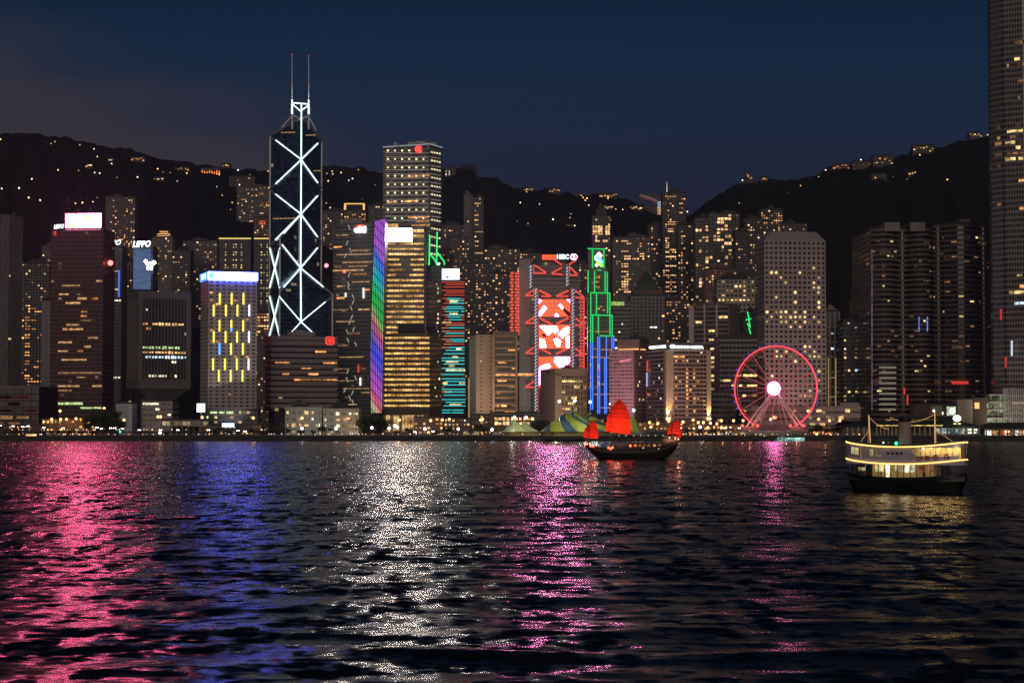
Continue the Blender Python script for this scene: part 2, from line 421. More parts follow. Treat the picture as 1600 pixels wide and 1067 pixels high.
# ------------------------------------------------------------------ water
SHORE = 1300.0
def grid_mesh(name, xs, ys, zs, mats, smooth=True):
    nr, nc = xs.shape; me = bpy.data.meshes.new(name)
    co = np.stack([xs, ys, zs], -1).reshape(-1, 3)
    i = np.arange(nr * nc).reshape(nr, nc); q = np.stack([i[:-1, :-1], i[:-1, 1:], i[1:, 1:], i[1:, :-1]], -1).reshape(-1, 4)
    me.vertices.add(len(co)); me.vertices.foreach_set('co', co.ravel()); me.loops.add(q.size); me.loops.foreach_set('vertex_index', q.ravel().astype(np.int32))
    me.polygons.add(len(q)); me.polygons.foreach_set('loop_start', np.arange(0, q.size, 4, dtype=np.int32))
    me.polygons.foreach_set('use_smooth', np.full(len(q), smooth)); me.update(calc_edges=True); me.validate()
    for m in mats: me.materials.append(m)
    o = bpy.data.objects.new(name, me); COL.objects.link(o); o['_o'] = (0, 0, 0); return o
m, nt, o = mat_new('harbour_water'); g = NT(nt)
b = g.n('ShaderNodeBsdfPrincipled'); g.l(b.outputs[0], o.inputs[0])
b.inputs['Base Color'].default_value = (.004, .006, .010, 1); b.inputs['IOR'].default_value = 1.27; b.inputs['Roughness'].default_value = .25
geo = g.n('ShaderNodeNewGeometry'); pos = geo.outputs['Position']
patch = g.noise(pos, .03, 5, .65, (1.3, 1, 1)); pr = g.n('ShaderNodeMapRange'); g.l(patch.outputs[0], pr.inputs[0]); pr.inputs[1].default_value = .38; pr.inputs[2].default_value = .62; pr.inputs[3].default_value = .45; pr.inputs[4].default_value = 1.45
acc = None
for sc_, st_, amp, det in ((.035, (7, 1, 1), .34, 1), (.11, (4, 1, 1), .50, 1), (.33, (1.4, 1, 1), .60, 1), (.9, (.8, 1, 1), .52, 1)):
    n1 = g.noise(pos, sc_, det, .55, st_); v = g.n('ShaderNodeVectorMath', operation='SUBTRACT'); g.l(n1.outputs[1], v.inputs[0]); v.inputs[1].default_value = (.5, .5, .5)
    v2 = g.n('ShaderNodeVectorMath', operation='MULTIPLY'); g.l(v.outputs[0], v2.inputs[0]); v2.inputs[1].default_value = (amp * 1.15, amp, 0)
    if acc is None: acc = v2.outputs[0]
    else:
        a2 = g.n('ShaderNodeVectorMath', operation='ADD'); g.l(acc, a2.inputs[0]); g.l(v2.outputs[0], a2.inputs[1]); acc = a2.outputs[0]
sc2 = g.n('ShaderNodeVectorMath', operation='SCALE'); g.l(acc, sc2.inputs[0]); g.l(pr.outputs[0], sc2.inputs['Scale'])
ad2 = g.n('ShaderNodeVectorMath', operation='ADD'); g.l(sc2.outputs[0], ad2.inputs[0]); g.l(geo.outputs['Normal'], ad2.inputs[1])
nn = g.n('ShaderNodeVectorMath', operation='NORMALIZE'); g.l(ad2.outputs[0], nn.inputs[0]); g.l(nn.outputs[0], b.inputs['Normal'])
WATER = m
Ys = [60.0]
while Ys[-1] < 1302: Ys.append(Ys[-1] + max(.16, (Ys[-1] / 150) ** 2 * .30))
Ys = np.array(Ys); nc = 420; u = np.linspace(-1, 1, nc)
yy = np.repeat(Ys[:, None], nc, 1); xx = u[None, :] * (Ys[:, None] * .33 + 25)
rs = np.random.RandomState(4); zz = np.zeros_like(xx); step = np.gradient(Ys)[:, None]
for k in range(46):
    lam = 2.2 * (26 / 2.2) ** (k / 45); th = rs.normal(0, .42); kx, ky = math.sin(th) * 2 * math.pi / lam, math.cos(th) * 2 * math.pi / lam
    amp = .0026 * lam ** .85 * rs.uniform(.5, 1.3); fade = np.clip(lam / (step * 3.5) - .6, 0, 1)
    zz += amp * fade * np.sin(kx * xx + ky * yy + rs.uniform(0, 6.28))
# boat wakes crossing the near water: long low ridges
for (y0, sl, cu_, amp, wd) in ((137, .10, .0022, .20, 2.2), (123, -.06, .003, .24, 2.0), (158, .05, .0012, .12, 3.0), (196, -.03, .001, .10, 4), (330, .06, .0004, .12, 7)):
    c_ = y0 + sl * xx + cu_ * xx ** 2 + 1.5 * np.sin(xx * .11 + y0); dlt = (yy - c_)
    zz += amp * np.exp(-(dlt / wd) ** 2) * (0.6 + .4 * np.sin(xx * .05 + y0 * 2)) - amp * .5 * np.exp(-((dlt + wd * 1.7) / (wd * 1.2)) ** 2)
water = grid_mesh('water', xx, yy, zz, [WATER]); tag(water, 'dark rippled harbour water streaked with coloured reflections', 'water', None, 'structure')
# the rest of the harbour: calm sheets left, right and below the camera
ob_ = MB(); e0, e1 = 60 * .33 + 25, Ys[-1] * .33 + 25
ob_.face([(-e0, 60, -.1), (-4000, 60, -.1), (-4000, Ys[-1], -.1), (-e1, Ys[-1], -.1)][::-1]); ob_.face([(e0, 60, -.1), (4000, 60, -.1), (4000, Ys[-1], -.1), (e1, Ys[-1], -.1)])
ob_.face([(-4000, -300, -.1), (4000, -300, -.1), (4000, 60, -.1), (-4000, 60, -.1)])
tag(ob_.build('water', WATER), 'open harbour water beyond the edges of the view', 'water', None, 'structure')
# ------------------------------------------------------------------ land and hills
GROUND = plain('paving_and_asphalt', (.06, .058, .055), .9)
gb = MB(); gb.box(-4000, 4000, SHORE + 1, 2150, -3, 2.99); tag(gb.build('ground', GROUND), 'flat dark reclaimed land behind the sea wall', 'ground', None, 'structure')
# ridge line seen from the harbour (column, row)
RL = [(-500, 215), (-200, 208), (0, 206), (60, 207), (110, 214), (165, 228), (200, 230), (228, 240), (250, 246), (290, 252), (330, 258), (380, 262), (430, 266), (480, 262), (520, 256), (560, 262), (598, 268), (650, 262), (690, 262),
      (735, 260), (745, 272), (780, 278), (800, 290), (830, 294), (860, 294), (880, 300), (905, 303), (925, 299), (960, 301), (975, 308), (1000, 318), (1040, 330), (1078, 334), (1092, 322), (1110, 311), (1140, 294), (1165, 281), (1200, 279), (1245, 280),
      (1285, 267), (1300, 260), (1330, 257), (1345, 251), (1370, 248), (1400, 245), (1420, 238), (1432, 230), (1460, 228), (1475, 227), (1500, 218), (1530, 213), (1560, 208), (1650, 196), (1800, 190), (2100, 200)]
RP = np.array([r[0] for r in RL], float); RQ = np.array([r[1] for r in RL], float)
YH0, YH1 = 2120.0, 3500.0
def ridge_z(px):
    py = np.interp(px, RP, RQ); cyv = (533.5 - py) / FPX
    return CAMZ + YH1 * (sp_ + cyv * cp) / (cp - cyv * sp_)
def hill_z(px, Y):
    t = np.clip((Y - YH0) / (YH1 - YH0), 0, 1); s_ = t * (1.25 - .25 * t)
    zr = ridge_z(px) - 3; sd = 3 + (zr - 3) * s_
    g1 = np.sin(px * .031 + Y * .004) + .6 * np.sin(px * .083 - Y * .0061 + 1.7) + .4 * np.sin(px * .19 + Y * .011)
    return sd + g1 * 7 * np.sin(np.pi * np.clip(t, 0, 1)) * (zr > 0)
ncx = 900; pxs = np.linspace(-480, 2080, ncx); Yh = np.concatenate([np.linspace(YH0, YH1, 90), YH1 + np.array([25., 60., 120., 300., 900.])])
kx = (pxs - 800) / FPX
rs = np.random.RandomState(9)
zz = np.zeros((len(Yh), ncx)); tr1 = np.convolve(rs.normal(0, 1, ncx + 4), np.ones(5) / 5, 'valid')
for i, Y in enumerate(Yh):
    base = hill_z(pxs, min(Y, YH1))
    if Y > YH1: base = base - (Y - YH1) * .35
    t = min(1, (Y - YH0) / 300)
    nz_ = rs.normal(0, 1, ncx); nz_ = np.convolve(np.pad(nz_, 2, 'edge'), [.1, .25, .3, .25, .1], 'valid')
    zz[i] = base + (nz_ * 3.2 + tr1 * 1.5) * t
xx = kx[None, :] * Yh[:, None]; yy = np.repeat(Yh[:, None], ncx, 1)
m, nt, o = mat_new('wooded_hillside'); g = NT(nt); b = g.n('ShaderNodeBsdfPrincipled'); g.l(b.outputs[0], o.inputs[0]); b.inputs['Roughness'].default_value = 1
geo = g.n('ShaderNodeNewGeometry'); n1 = g.noise(geo.outputs['Position'], .035, 6, .7); n2 = g.noise(geo.outputs['Position'], .004, 3, .5)
c1 = g.mix(n1.outputs[0], (.012, .015, .012), (.036, .042, .03)); g.l(g.mix(n2.outputs[0], c1, (.03, .03, .024)), b.inputs['Base Color']); b.inputs['Specular IOR Level'].default_value = .1
bp = g.n('ShaderNodeBump'); bp.inputs['Strength'].default_value = 1; bp.inputs['Distance'].default_value = 8; g.l(n1.outputs[0], bp.inputs['Height']); g.l(bp.outputs[0], b.inputs['Normal'])
hills = grid_mesh('hills', xx, yy, zz, [m]); tag(hills, 'dark wooded hills rising behind the towers', 'hills', None, 'structure')
def on_hill(px, py):
    lo = None
    for Y in np.linspace(YH0 + 20, YH1 - 5, 160):
        z = float(hill_z(px, Y)); q = P(px, py, Y)
        if z >= q.z - .5: return Vector((q.x, Y, z))
    q = P(px, py, YH1 - 8); return Vector((q.x, YH1 - 8, min(q.z, float(hill_z(px, YH1 - 8)))))
# sea wall
sw = MB(); sw.box(-4000, 4000, SHORE - 1.2, SHORE + 1, -2, 3.0)
for i in range(-60, 61): sw.box(i * 9 - .4, i * 9 + .4, SHORE - 1.8, SHORE - 1.2, -1, 3.15)
sw.box(-4000, 4000, SHORE - 1.5, SHORE + 1.2, 3.0, 3.35)
tag(sw.build('sea_wall', plain('wet_concrete', (.05, .047, .043), .8)), 'long dark concrete sea wall along the far shore', 'sea wall')
rl = MB()
for i in range(-200, 201): rl.box(i * 2.6 - .06, i * 2.6 + .06, SHORE + .3, SHORE + .42, 3.35, 4.5)
for z in (3.8, 4.15, 4.5): rl.box(-520, 520, SHORE + .32, SHORE + .40, z - .04, z + .04)
tag(rl.build('railing', STEEL), 'thin steel railing along the top of the sea wall', 'railing')
# ------------------------------------------------------------------ far residential towers on the lower slopes
def res(label, x0, x1, yt, Y, n, wall=(.08, .065, .055), bw=3.2, fh=3.1, lit=.05, mats=(W_AMB, W_WARM, W_AMB, W_DIM), mode='scatter', yb=None, dep=22, name='residential_tower', mx=3, plant=2, seed=1, jit=.2, cols=None, **k):
    b = Bld(name, label, rect(x0, x1, Y, dep), yt, facade('f_' + label[:48], wall, wx=(.2, .8), wz=(.25, .75), lit=min(.3, lit * 2.2 + .03), lits=2.2, jit=jit), fin=.6, trim=plain('rt_' + label[:30], tuple(c * 1.15 for c in wall), .8), bw=bw, fh=fh, plant=plant, cat='tower', **k)
    b.lit(0, n, yt + 4, yb or 640, mats, mode, seed, mx, cols); return b
res('tall slim grey apartment tower against the hill right of the gridded office tower', 725, 737.5, 304, 2520, 0, (.16, .14, .14), lit=0)
b = res('dark apartment tower with stacked amber windows beside the slim grey tower', 737.5, 755, 309, 2512, 0, (.07, .06, .06), lit=.02)
b.litpx(0, [(744, 317, 3), (750, 317), (742, 328), (744, 338, 2), (742, 343, 2), (743, 350, 2), (744, 363, 4), (742, 376, 2), (743, 386, 2), (744, 395, 4), (745, 397, 3), (742, 405), (744, 409, 2), (743, 424), (747, 431), (742, 437)], W_WARM)
b = res('low amber lit apartment block in front of the slim grey tower', 703, 733, 372, 2400, 34, (.10, .09, .08), yb=455)
res('wide apartment block with rows of amber windows right of the slim grey tower', 757, 812, 390, 2350, 62, (.09, .08, .07), yb=530, lit=.08)
res('dim brown apartment tower behind the slab hotel', 722, 764, 412, 2200, 46, (.10, .085, .08), yb=530, lit=.06)
res('dark apartment tower between the slab hotel and the red neon column', 764, 797, 428, 2150, 26, (.07, .06, .06), yb=530, lit=.04)
b = res('dark tower with small pointed roof and glowing amber top floors', 926, 954, 338, 2500, 0, (.08, .07, .065), plant=0, lit=.03)
pm = MB(); c = b.c; w_ = M(8, 2500); pm.box(c.x - w_, c.x + w_, c.y - 9, c.y + 5, b.z1, b.z1 + 9)
for q in ((-w_, -9), (w_, -9), (w_, 5), (-w_, 5)): pass
z_ = b.z1 + 9; ap = (c.x, c.y - 2, z_ + 9)
cs = [(c.x - w_, c.y - 9, z_), (c.x + w_, c.y - 9, z_), (c.x + w_, c.y + 5, z_), (c.x - w_, c.y + 5, z_)]
for i in range(4): pm.face([cs[i], cs[(i + 1) % 4], ap])
pm.build('pointed_roof', plain('slate', (.07, .075, .07), .7), b.root)
b.litpx(0, [(x, y, n) for y in (354, 358, 362, 366) for x, n in ((929, 2), (935, 2), (940, 2), (946, 2), (950, 1))] + [(931, 374), (942, 377, 2), (931, 378), (950, 390)], W_WARM, wx=.9, wh=.8)
b = res('dim apartment slab with amber window stacks left of the domed tower', 958, 1016, 371, 2320, 10, (.12, .105, .10), lit=.03, yb=470)
b.litpx(0, [(973, y, 3) for y in (377, 393, 414, 418, 426, 434, 440, 444, 448, 454)] + [(978, y, 3) for y in (402, 403, 436, 446, 450, 458)] + [(984 + 5 * i, 403) for i in range(5)] + [(1000, 398, 2), (1003, 402, 2), (980, 381, 2), (963, 414)], W_WARM)
b = res('tallest dark tower on the slope with a thin spire and an amber crown', 1036, 1072, 302, 2560, 20, (.055, .05, .055), yb=480, lit=.05)
q = P(1042, 300, 2565); mb = MB(); mb.tube([q, q + Vector((0, 0, 10)), q + Vector((0, 0, 14))], [.6, .35, .1], 6); mb.build('spire', em('spire_light', (1, .85, .6), .9), b.root)
b.litpx(0, [(1040, 308, 5), (1062, 312, 2), (1062, 320, 2), (1045, 320, 6), (1064, 326, 2), (1062, 332, 2), (1046, 347, 4), (1046, 352, 4), (1046, 357, 3), (1046, 362, 3), (1040, 378, 2)] + [(1040, 372 + 7.5 * i, 2) for i in range(22)] + [(1047, 390 + 13 * i, 3) for i in range(12)], W_WARM)
res('slim dark tower with scattered windows right of the spired tower', 1060, 1084, 352, 2420, 40, (.065, .06, .06), yb=500, lit=.07, mode='cols', cols=[1, 3, 4])
def bigwin(label, x0, x1, yt, n, seed, cols):
    b = Bld('residential_tower', label, rect(x0, x1, 2300, 24), yt, facade('f_' + label[:40], (.085, .075, .07), wx=(.15, .85), wz=(.2, .8), lit=.10, lits=.9), fin=.5, trim=plain('bigwin_trim', (.11, .095, .09), .8), bw=4.6, fh=4.2, plant=1, cat='tower'); b.wx = .8; b.wh = .75
    return b
b = bigwin('apartment tower with large double amber windows, left of the broad pair', 1087, 1108, 341, 0, 1, 0)
b.litpx(0, [(1090, 361, 1), (1094, 361), (1092, 377, 1), (1105, 357), (1105, 373), (1092, 393), (1104, 404), (1104, 408), (1091, 413), (1105, 420), (1092, 438), (1092, 442), (1093, 446), (1093, 450), (1104, 375), (1102, 359)], W_WARM)
b = bigwin('broad apartment tower whose large amber windows glow in pairs', 1109, 1156, 334, 0, 2, 0)
b.litpx(0, [(1120, 340, 4), (1138, 340, 3), (1123, 350), (1127, 350), (1135, 351), (1123, 356), (1127, 356), (1123, 362), (1135, 360), (1134, 372, 2), (1123, 374), (1127, 374), (1134, 382, 2), (1151, 357), (1151, 363), (1150, 377), (1145, 376), (1113, 402), (1122, 406), (1134, 403), (1151, 405), (1151, 410), (1134, 414), (1156, 411), (1120, 420), (1134, 420), (1149, 430), (1116, 371), (1129, 388), (1142, 390)], W_WARM)
b = res('dark apartment tower with scattered pale windows left of the round windowed tower', 1165, 1192, 342, 2350, 34, (.07, .062, .06), yb=470)
res('dark apartment tower peeking over the round windowed tower', 1190, 1224, 328, 2450, 34, (.065, .06, .06), yb=372, lit=.05)
res('reddish brown apartment block behind the white grid office', 1103, 1152, 421, 2150, 26, (.20, .095, .08), yb=470, lit=.06, jit=.35)
res('dark block filling the gap under the spired tower', 1018, 1078, 470, 2120, 34, (.06, .055, .055), yb=560, lit=.05)
res('hill foot tower with amber windows behind the bright billboard tower', 163, 209, 308, 2700, 36, (.10, .085, .085), yb=400, lit=.05)
b = res('tower with a rounded amber crown behind the twin lettered towers', 236, 268, 371, 2350, 14, (.15, .13, .12), yb=470, plant=0)
mb = MB(); zt = b.z1
for i, (r_, h_) in enumerate(((9, 3), (7, 3), (4.5, 3))): mb.prism([(b.c.x + r_ * math.cos(a) * 1.1, b.c.y + r_ * math.sin(a) * .8) for a in np.linspace(0, 2 * math.pi, 14)[:-1]], zt + i * 3, zt + i * 3 + h_ - .8)
mb.build('crown', plain('crown_stone', (.3, .22, .15), .7), b.root)
mb = MB()
for i, r_ in enumerate((9.3, 7.3, 4.8)): mb.prism([(b.c.x + r_ * math.cos(a) * 1.1, b.c.y + r_ * math.sin(a) * .8) for a in np.linspace(0, 2 * math.pi, 14)[:-1]], zt + i * 3 + 1.6, zt + i * 3 + 2.3)
mb.build('crown_light', em('crown_amber', (1, .6, .2), 1.4), b.root)
res('dim purple grey apartment pair left of the white banded hotel', 285, 338, 377, 2420, 16, (.11, .095, .10), yb=425, lit=.04)
def topline(label, x0, x1, yt, cols, cap):
    b = Bld('residential_tower', label, rect(x0, x1, 2380, 24), yt, facade('f_' + label[:40], (.09, .08, .08), wx=(.25, .75), wz=(.3, .7)), bw=3.4, fh=3.2, plant=1, cat='tower')
    mb = MB(); a, d, l, k, u = b.walls[0]; mb.obox(a, d, l, .5, b.z1 - .9, b.z1 + .5); mb.build('roof_light_strip', em('roof_strip', (1, .75, .2), 1.1), b.root)
    return b
b = topline('broad apartment tower with a yellow roof light strip and dotted amber columns', 341, 391, 372.5, None, 1)
b.litpx(0, [(c, 381 + 6.3 * i) for c in (353, 363, 369, 378) for i in range(7)] + [(356, 417), (366, 417)], W_YEL, wx=.5, wh=.4)
b = topline('narrow apartment tower with a yellow roof light strip beside the lattice tower', 396, 419, 372.5, None, 1)
b.litpx(0, [(c, 381 + 6.3 * i) for c in (408, 417) for i in range(16)] + [(412, 397), (412, 428), (412, 452, 1)], W_YEL, wx=.5, wh=.4)
res('orange windowed office block under the dotted apartment towers', 394, 420, 489, 2050, 22, (.13, .10, .08), yb=520, mode='runs', mx=3, lit=.2)
b = res('mid slope block with a red lit penthouse left of the lattice tower', 396, 418, 341, 2650, 6, (.16, .08, .07), yb=372)
b.litpx(0, [(405, 346, 3), (408, 350, 3)], em('window_light_red', (1, .2, .08), 1.1))
res('pale apartment slab high on the slope left of the lattice tower', 369, 420, 292, 3000, 26, (.12, .11, .11), yb=330, lit=.04, z0=60)
b = res('stepped tower outlined by a golden roof crown behind the ribbed office tower', 537, 571, 330, 2500, 22, (.12, .10, .085), yb=350, plant=0)
mb = MB(); mb.box(b.c.x - 14, b.c.x + 12, b.c.y - 8, b.c.y + 6, b.z1, b.z1 + 10); mb.build('penthouse', ROOF, b.root)
mb = MB(); y_ = b.c.y - 8.3; zz_ = b.z1 + 9.2; mb.box(b.c.x - 14.3, b.c.x + 12.3, y_, y_ + .6, zz_, zz_ + 1.4); mb.box(b.c.x - 14.6, b.c.x - 12, y_ - .3, y_ + .3, b.z1 + 2, zz_); mb.box(b.c.x + 10, b.c.x + 12.6, y_ - .3, y_ + .3, b.z1 + 2, zz_); mb.build('crown_light', em('crown_gold', (1, .55, .15), 1.3), b.root)
res('dark tower behind the far left slab with a column of amber windows', 33, 76, 412, 2050, 20, (.06, .055, .055), yb=640, lit=.03).litpx(0, [(40, 480 + 7 * i, 2) for i in range(24)] + [(50, 482, 2), (56, 489, 5), (51, 500, 2), (51, 515, 2), (56, 575, 2), (45, 594, 3), (54, 594, 3), (62, 594, 2)], W_AMB)
res('narrow dim tower with faint floors rising behind the billboard tower', 64, 82, 385, 2300, 6, (.09, .08, .085), yb=440)
b = res('narrow dark tower squeezed behind the red marked office tower', 176, 206, 408, 1980, 14, (.045, .042, .05), yb=620, lit=.04, mats=(W_YEL, W_DIM, W_COOL), mode='runs')
for i, (x0, x1, yt, n, lb) in enumerate(((505, 523, 440, 8, 'thin dark tower in the gap right of the lattice tower'), (690, 706, 392, 16, 'dark apartment tower just right of the gridded office tower'), (1150, 1170, 362, 12, 'dark apartment tower between the broad amber pair and its neighbour'),
                              (1292, 1332, 505, 22, 'dark office block right of the white gridded tower'), (1330, 1362, 470, 10, 'dim dark tower left of the rounded twin towers'))):
    res(lb, x0, x1, yt, 2080 + 40 * i, n, (.05, .048, .055), yb=630, lit=.04)
for x0, x1, yt, Y, n, lb in ((268, 296, 392, 2330, 22, 'low amber dotted tower right of the crown lit tower'), (1014, 1036, 352, 2600, 26, 'slope tower with amber dots left of the spired tower'), (690, 726, 352, 2700, 20, 'faint slope block up the hill behind the green neon frames'),
                              (812, 846, 396, 2250, 24, 'broad dim tower rising behind the truss tower'), (884, 921, 412, 2260, 26, 'dim tower with amber dots between truss tower and neon stepped tower'), (500, 535, 330, 2750, 26, 'slope apartment block right of the lattice tower'), (575, 600, 322, 2800, 18, 'dim slope block just left of the gridded tower'), (1224, 1262, 350, 2700, 10, 'faint slope block peeking right above the round windowed tower')):
    res(lb, x0, x1, yt, Y, n, (.06, .05, .045), yb=560, lit=.07)
# ------------------------------------------------------------------ far left
b = Bld('office_tower', 'tall plain grey slab with fine vertical ribs at the far left edge', corner(-60, 12, 33, 1745, -20), 336, facade('f_left_slab', (.18, .155, .15), (.10, .095, .10), wx=(.35, .65), wz=(.0, 1)), bw=2.6, fh=3.6, fin=.5, trim=plain('slab_rib', (.19, .165, .16), .8), cat='tower')
b.litpx(0, [(3, 428), (2, 531, 2)], W_WARM)
b = Bld('exhibition_hall', 'low dark glass hall with a thin pale roof rim at the far left', rect(-80, 62, 1450, 60), 605, facade('f_hall', (.025, .02, .024), (.02, .012, .014), wx=(.05, .95), wz=(.08, .95), grough=.3), bw=6, fh=5, par=.5, plant=0, roof=plain('hall_rim', (.30, .26, .27), .6), cat='hall')
b.lit(0, 12, 625, 640, (em('hall_red_glow', (1, .12, .08), .03, rnd=.6),), 'runs', 3, 2); b.lit(0, 12, 655, 668, (W_DIM,), 'runs', 4, 2)
b = Bld('office_tower', 'slim pale grey tower strip beside the bronze billboard tower', rect(64, 80, 1790, 20), 470, facade('f_slimgrey', (.19, .18, .20), (.05, .05, .06), wx=(.2, .8), wz=(.3, .7)), bw=5, cat='tower')
# bronze tower with the billboard
b = Bld('office_tower', 'bronze brown tower under a blazing pink and white roof billboard', corner(78, 160, 178, 1700, -7), 361, facade('f_bronze', (.13, .060, .055), (.035, .020, .024), wx=(.1, .9), wz=(.35, .85), lit=.02, litc=(1, .4, .15), lits=.25), bw=3.4, fh=3.9, plant=1, ledge=.25, trim=plain('bronze_trim', (.12, .062, .06), .6), cat='tower'); BRONZE = b
fw = 1; wl = [i for i, q in enumerate(b.walls) if q[1].x < -.5][0]
def face_of(b, px, py=560):
    """wall seen at a photo position"""
    best = None
    for i, (a, d, l, k, u) in enumerate(b.walls):
        rr = ray(px, py); dn = Vector((d.y, -d.x)); den = rr.x * dn.x + rr.y * dn.y
        if den >= 0: continue
        t = a.dot(dn) / den; h = Vector((rr.x * t, rr.y * t)); s_ = (h - a).dot(d)
        if -.01 * l <= s_ <= l * 1.01: best = i
    return best
fb = face_of(b, 120)
b.litpx(fb, [(100, 449, 5), (92, 447, 3), (103, 474, 4), (84, 474, 30), (130, 502, 3), (104, 509, 4), (112, 516, 4), (122, 462), (142, 474, 8), (90, 536, 4), (135, 540, 2), (92, 549, 3), (140, 527, 3), (100, 560, 7), (114, 560, 8), (136, 560, 5), (150, 561, 8), (92, 580, 12), (120, 580, 16), (100, 585, 6), (92, 600, 6), (148, 600, 3), (90, 612, 4), (88, 549, 2), (120, 588, 3)], W_SOFT, wx=.8, wh=.4)
b.litpx(fb, [(88, 633, 8), (102, 633, 6), (112, 634, 10), (126, 633, 10), (128, 640, 6), (93, 448, 6)], W_GRN, wx=.8, wh=.5)
b.lit(fb, 8, 430, 600, (W_AMB, W_SOFT), 'runs', 7, 3)
d_ = b.walls[fb][1]; p0 = b.point(fb, 103, 356, .2); p1 = b.point(fb, 158, 334, .2); 
BILL = em('billboard_pink', (1, .12, .28), 140, True)
panel(b.root, 'billboard', p0, p1, d_, BILL, 1.0); bo = panel(b.root, 'billboard_frame', p0 + Vector((-1.2, 1.6, -1)), p1 + Vector((1.2, 1.6, 1)), d_, DARKM, 1.5); panel(b.root, 'billboard_halo_border', p0 + Vector((-.7, .4, -.7)), p1 + Vector((.7, .4, .7)), d_, em('halo_border_pink', (1, .10, .22), 1.6), .9)  # glow added as a border: the board's coloured edge plus its glare halo
n_ = Vector((d_.y, -d_.x, 0)); YB = em('billboard_yellow', (1, .9, .12), 2.2)
mb = MB(); e3 = Vector((d_.x, d_.y, 0)); ln = (p1 - p0).dot(e3); h_ = abs(p1.z - p0.z); base = p0 + n_ * 1.25
def bq(pts, mi=0): mb.face([base + e3 * (ln * u_) + Vector((0, 0, h_ * v_)) for u_, v_ in pts], mi)
bq([(.13, .02), (.28, .02), (.26, .30), (.21, .45)]); bq([(.39, .02), (.46, .02), (.43, .35)]); bq([(.54, .98), (.63, .98), (.62, .45), (.57, .4)]); bq([(.82, .98), (.98, .98), (.98, .75), (.9, .86)])
mb.build('billboard_picture', YB, b.root)
fl = MB(); fl.obox((p0.x, p0.y), d_, ln, 1.2, p0.z - 2.2, p0.z - 1.7); fl.build('sign_ledge_light', em('sign_ledge_pink', (1, .25, .45), 1.2), b.root)
SIGNW = em('sign_white', (.9, 1, .95), 2.0)
q0 = P(84.5, 358, 1712); q1 = P(99.5, 357, 1702); text(b.root, 'LIPPO', q0, q1, M(7, 1700), SIGNW, 'roof_sign', .25)
q = b.point(fb, 84, 365, .3); mb = MB(); mb.box(q.x, q.x + 2.4, q.y - .3, q.y + .3, q.z - 1.5, q.z + 2.2); mb.build('red_marker', em('red_marker', (1, .05, .06), .7), b.root)
q = P(172.5, 411, 1708); mb = MB(); mb.ball(q, 2.4); mb.build('beacon_light', em('beacon_red', (1, .12, .12), 5), b.root)
# twin lettered towers
b = Bld('office_tower', 'dark fluted tower whose lettered roof sign is half hidden by the bronze tower', rect(160, 189, 1870, 26), 387, facade('f_lip1', (.07, .07, .085), (.03, .035, .055), wx=(.1, .9), wz=(.2, .9)), bw=3, fin=.4, trim=plain('flute_grey', (.12, .12, .14), .5), cat='tower')
text(b.root, 'LIPPO', P(162, 384, 1866), P(189, 382.5, 1866), M(8, 1866), SIGNW, 'roof_sign', .2)
b.litpx(0, [(178, 452, 2), (178, 470, 4), (177, 426, 2), (180, 588, 3)], W_PALE)
mb = MB(); q = P(186, 448, 1866); mb.box(q.x - .8, q.x + .8, q.y - .6, q.y, q.z - 10, q.z + 16); mb.build('blue_light_strip', em('strip_blue', (.15, .3, 1), .7), b.root)
b = Bld('office_tower', 'blue lit tower carrying tall white roof lettering and a white flare', rect(207, 238, 1850, 26), 387, facade('f_lip2', (.07, .075, .10), (.03, .04, .07), wx=(.06, .94), wz=(.2, .9)), bw=3, cat='tower', plant=0)
q0, q1 = P(207.5, 386.5, 1848), P(235.5, 385.5, 1848); text(b.root, 'LIPPO', q0, q1, M(9.5, 1848), em('sign_white_hot', (.9, 1, .97), 4, True), 'roof_sign', .2, bold=.035)
m, nt, o = mat_new('blue_screen'); g = NT(nt); e = g.n('ShaderNodeEmission'); g.l(e.outputs[0], o.inputs[0]); geo = g.n('ShaderNodeNewGeometry'); nz = g.noise(geo.outputs['Position'], .35, 3, .6, (.25, .25, 1.6))
g.l(g.mix(nz.outputs[0], (.03, .05, .12), (.16, .24, .44)), e.inputs[0]); e.inputs[1].default_value = .85; m.cycles.emission_sampling = 'NONE'
panel(b.root, 'led_screen', P(208, 452, 1849), P(236, 389, 1849), (1, 0), m, .4)
mb = MB(); HOT = em('flare_white', (.9, .97, 1), 12, True); rg = random.Random(5)
for i in range(16):
    q = P(233 + rg.gauss(0, 4.5), 412 + rg.gauss(0, 3.2), 1847); r_ = rg.uniform(.6, 2.0); mb.ball(q, r_, 0, 6, 4)
mb.build('screen_highlight', HOT, b.root)
# inverted tower
YB7 = 1520; a0, a1 = X(205, YB7), X(296, YB7); dp = a1 - a0
fm = facade('f_ribbed', (.12, .105, .10), (.025, .023, .028), wx=(.22, .78), wz=(.02, .98), grough=.3)
b = Bld('government_tower', 'dark ribbed tower that narrows to a stem above its pale podium', corner(199, 216, 297, YB7, 7), 458, fm, bw=2.6, fh=3.7, z0=Z(606, YB7), fin=.6, trim=plain('rib_stone', (.13, .115, .11), .8), plant=0, roof=plain('gov_roof', (.15, .14, .14), .8), cat='tower')
mb = MB()
ztp = b.z0; zs = Z(623, YB7); pts = [Vector(p) for p in b.pts]; cc = b.c
st = [cc + (p - cc) * .56 for p in pts]
mb.hexa([(p.x, p.y, zs) for p in st], [(p.x, p.y, ztp) for p in pts]); mb.build('tapered_base', plain('gov_base', (.13, .12, .12), .8), b.root)
mb = MB(); mb.prism([tuple(p) for p in st], 3, zs); mb.build('stem', plain('gov_stem', (.20, .19, .18), .8), b.root)
mb = MB(); 
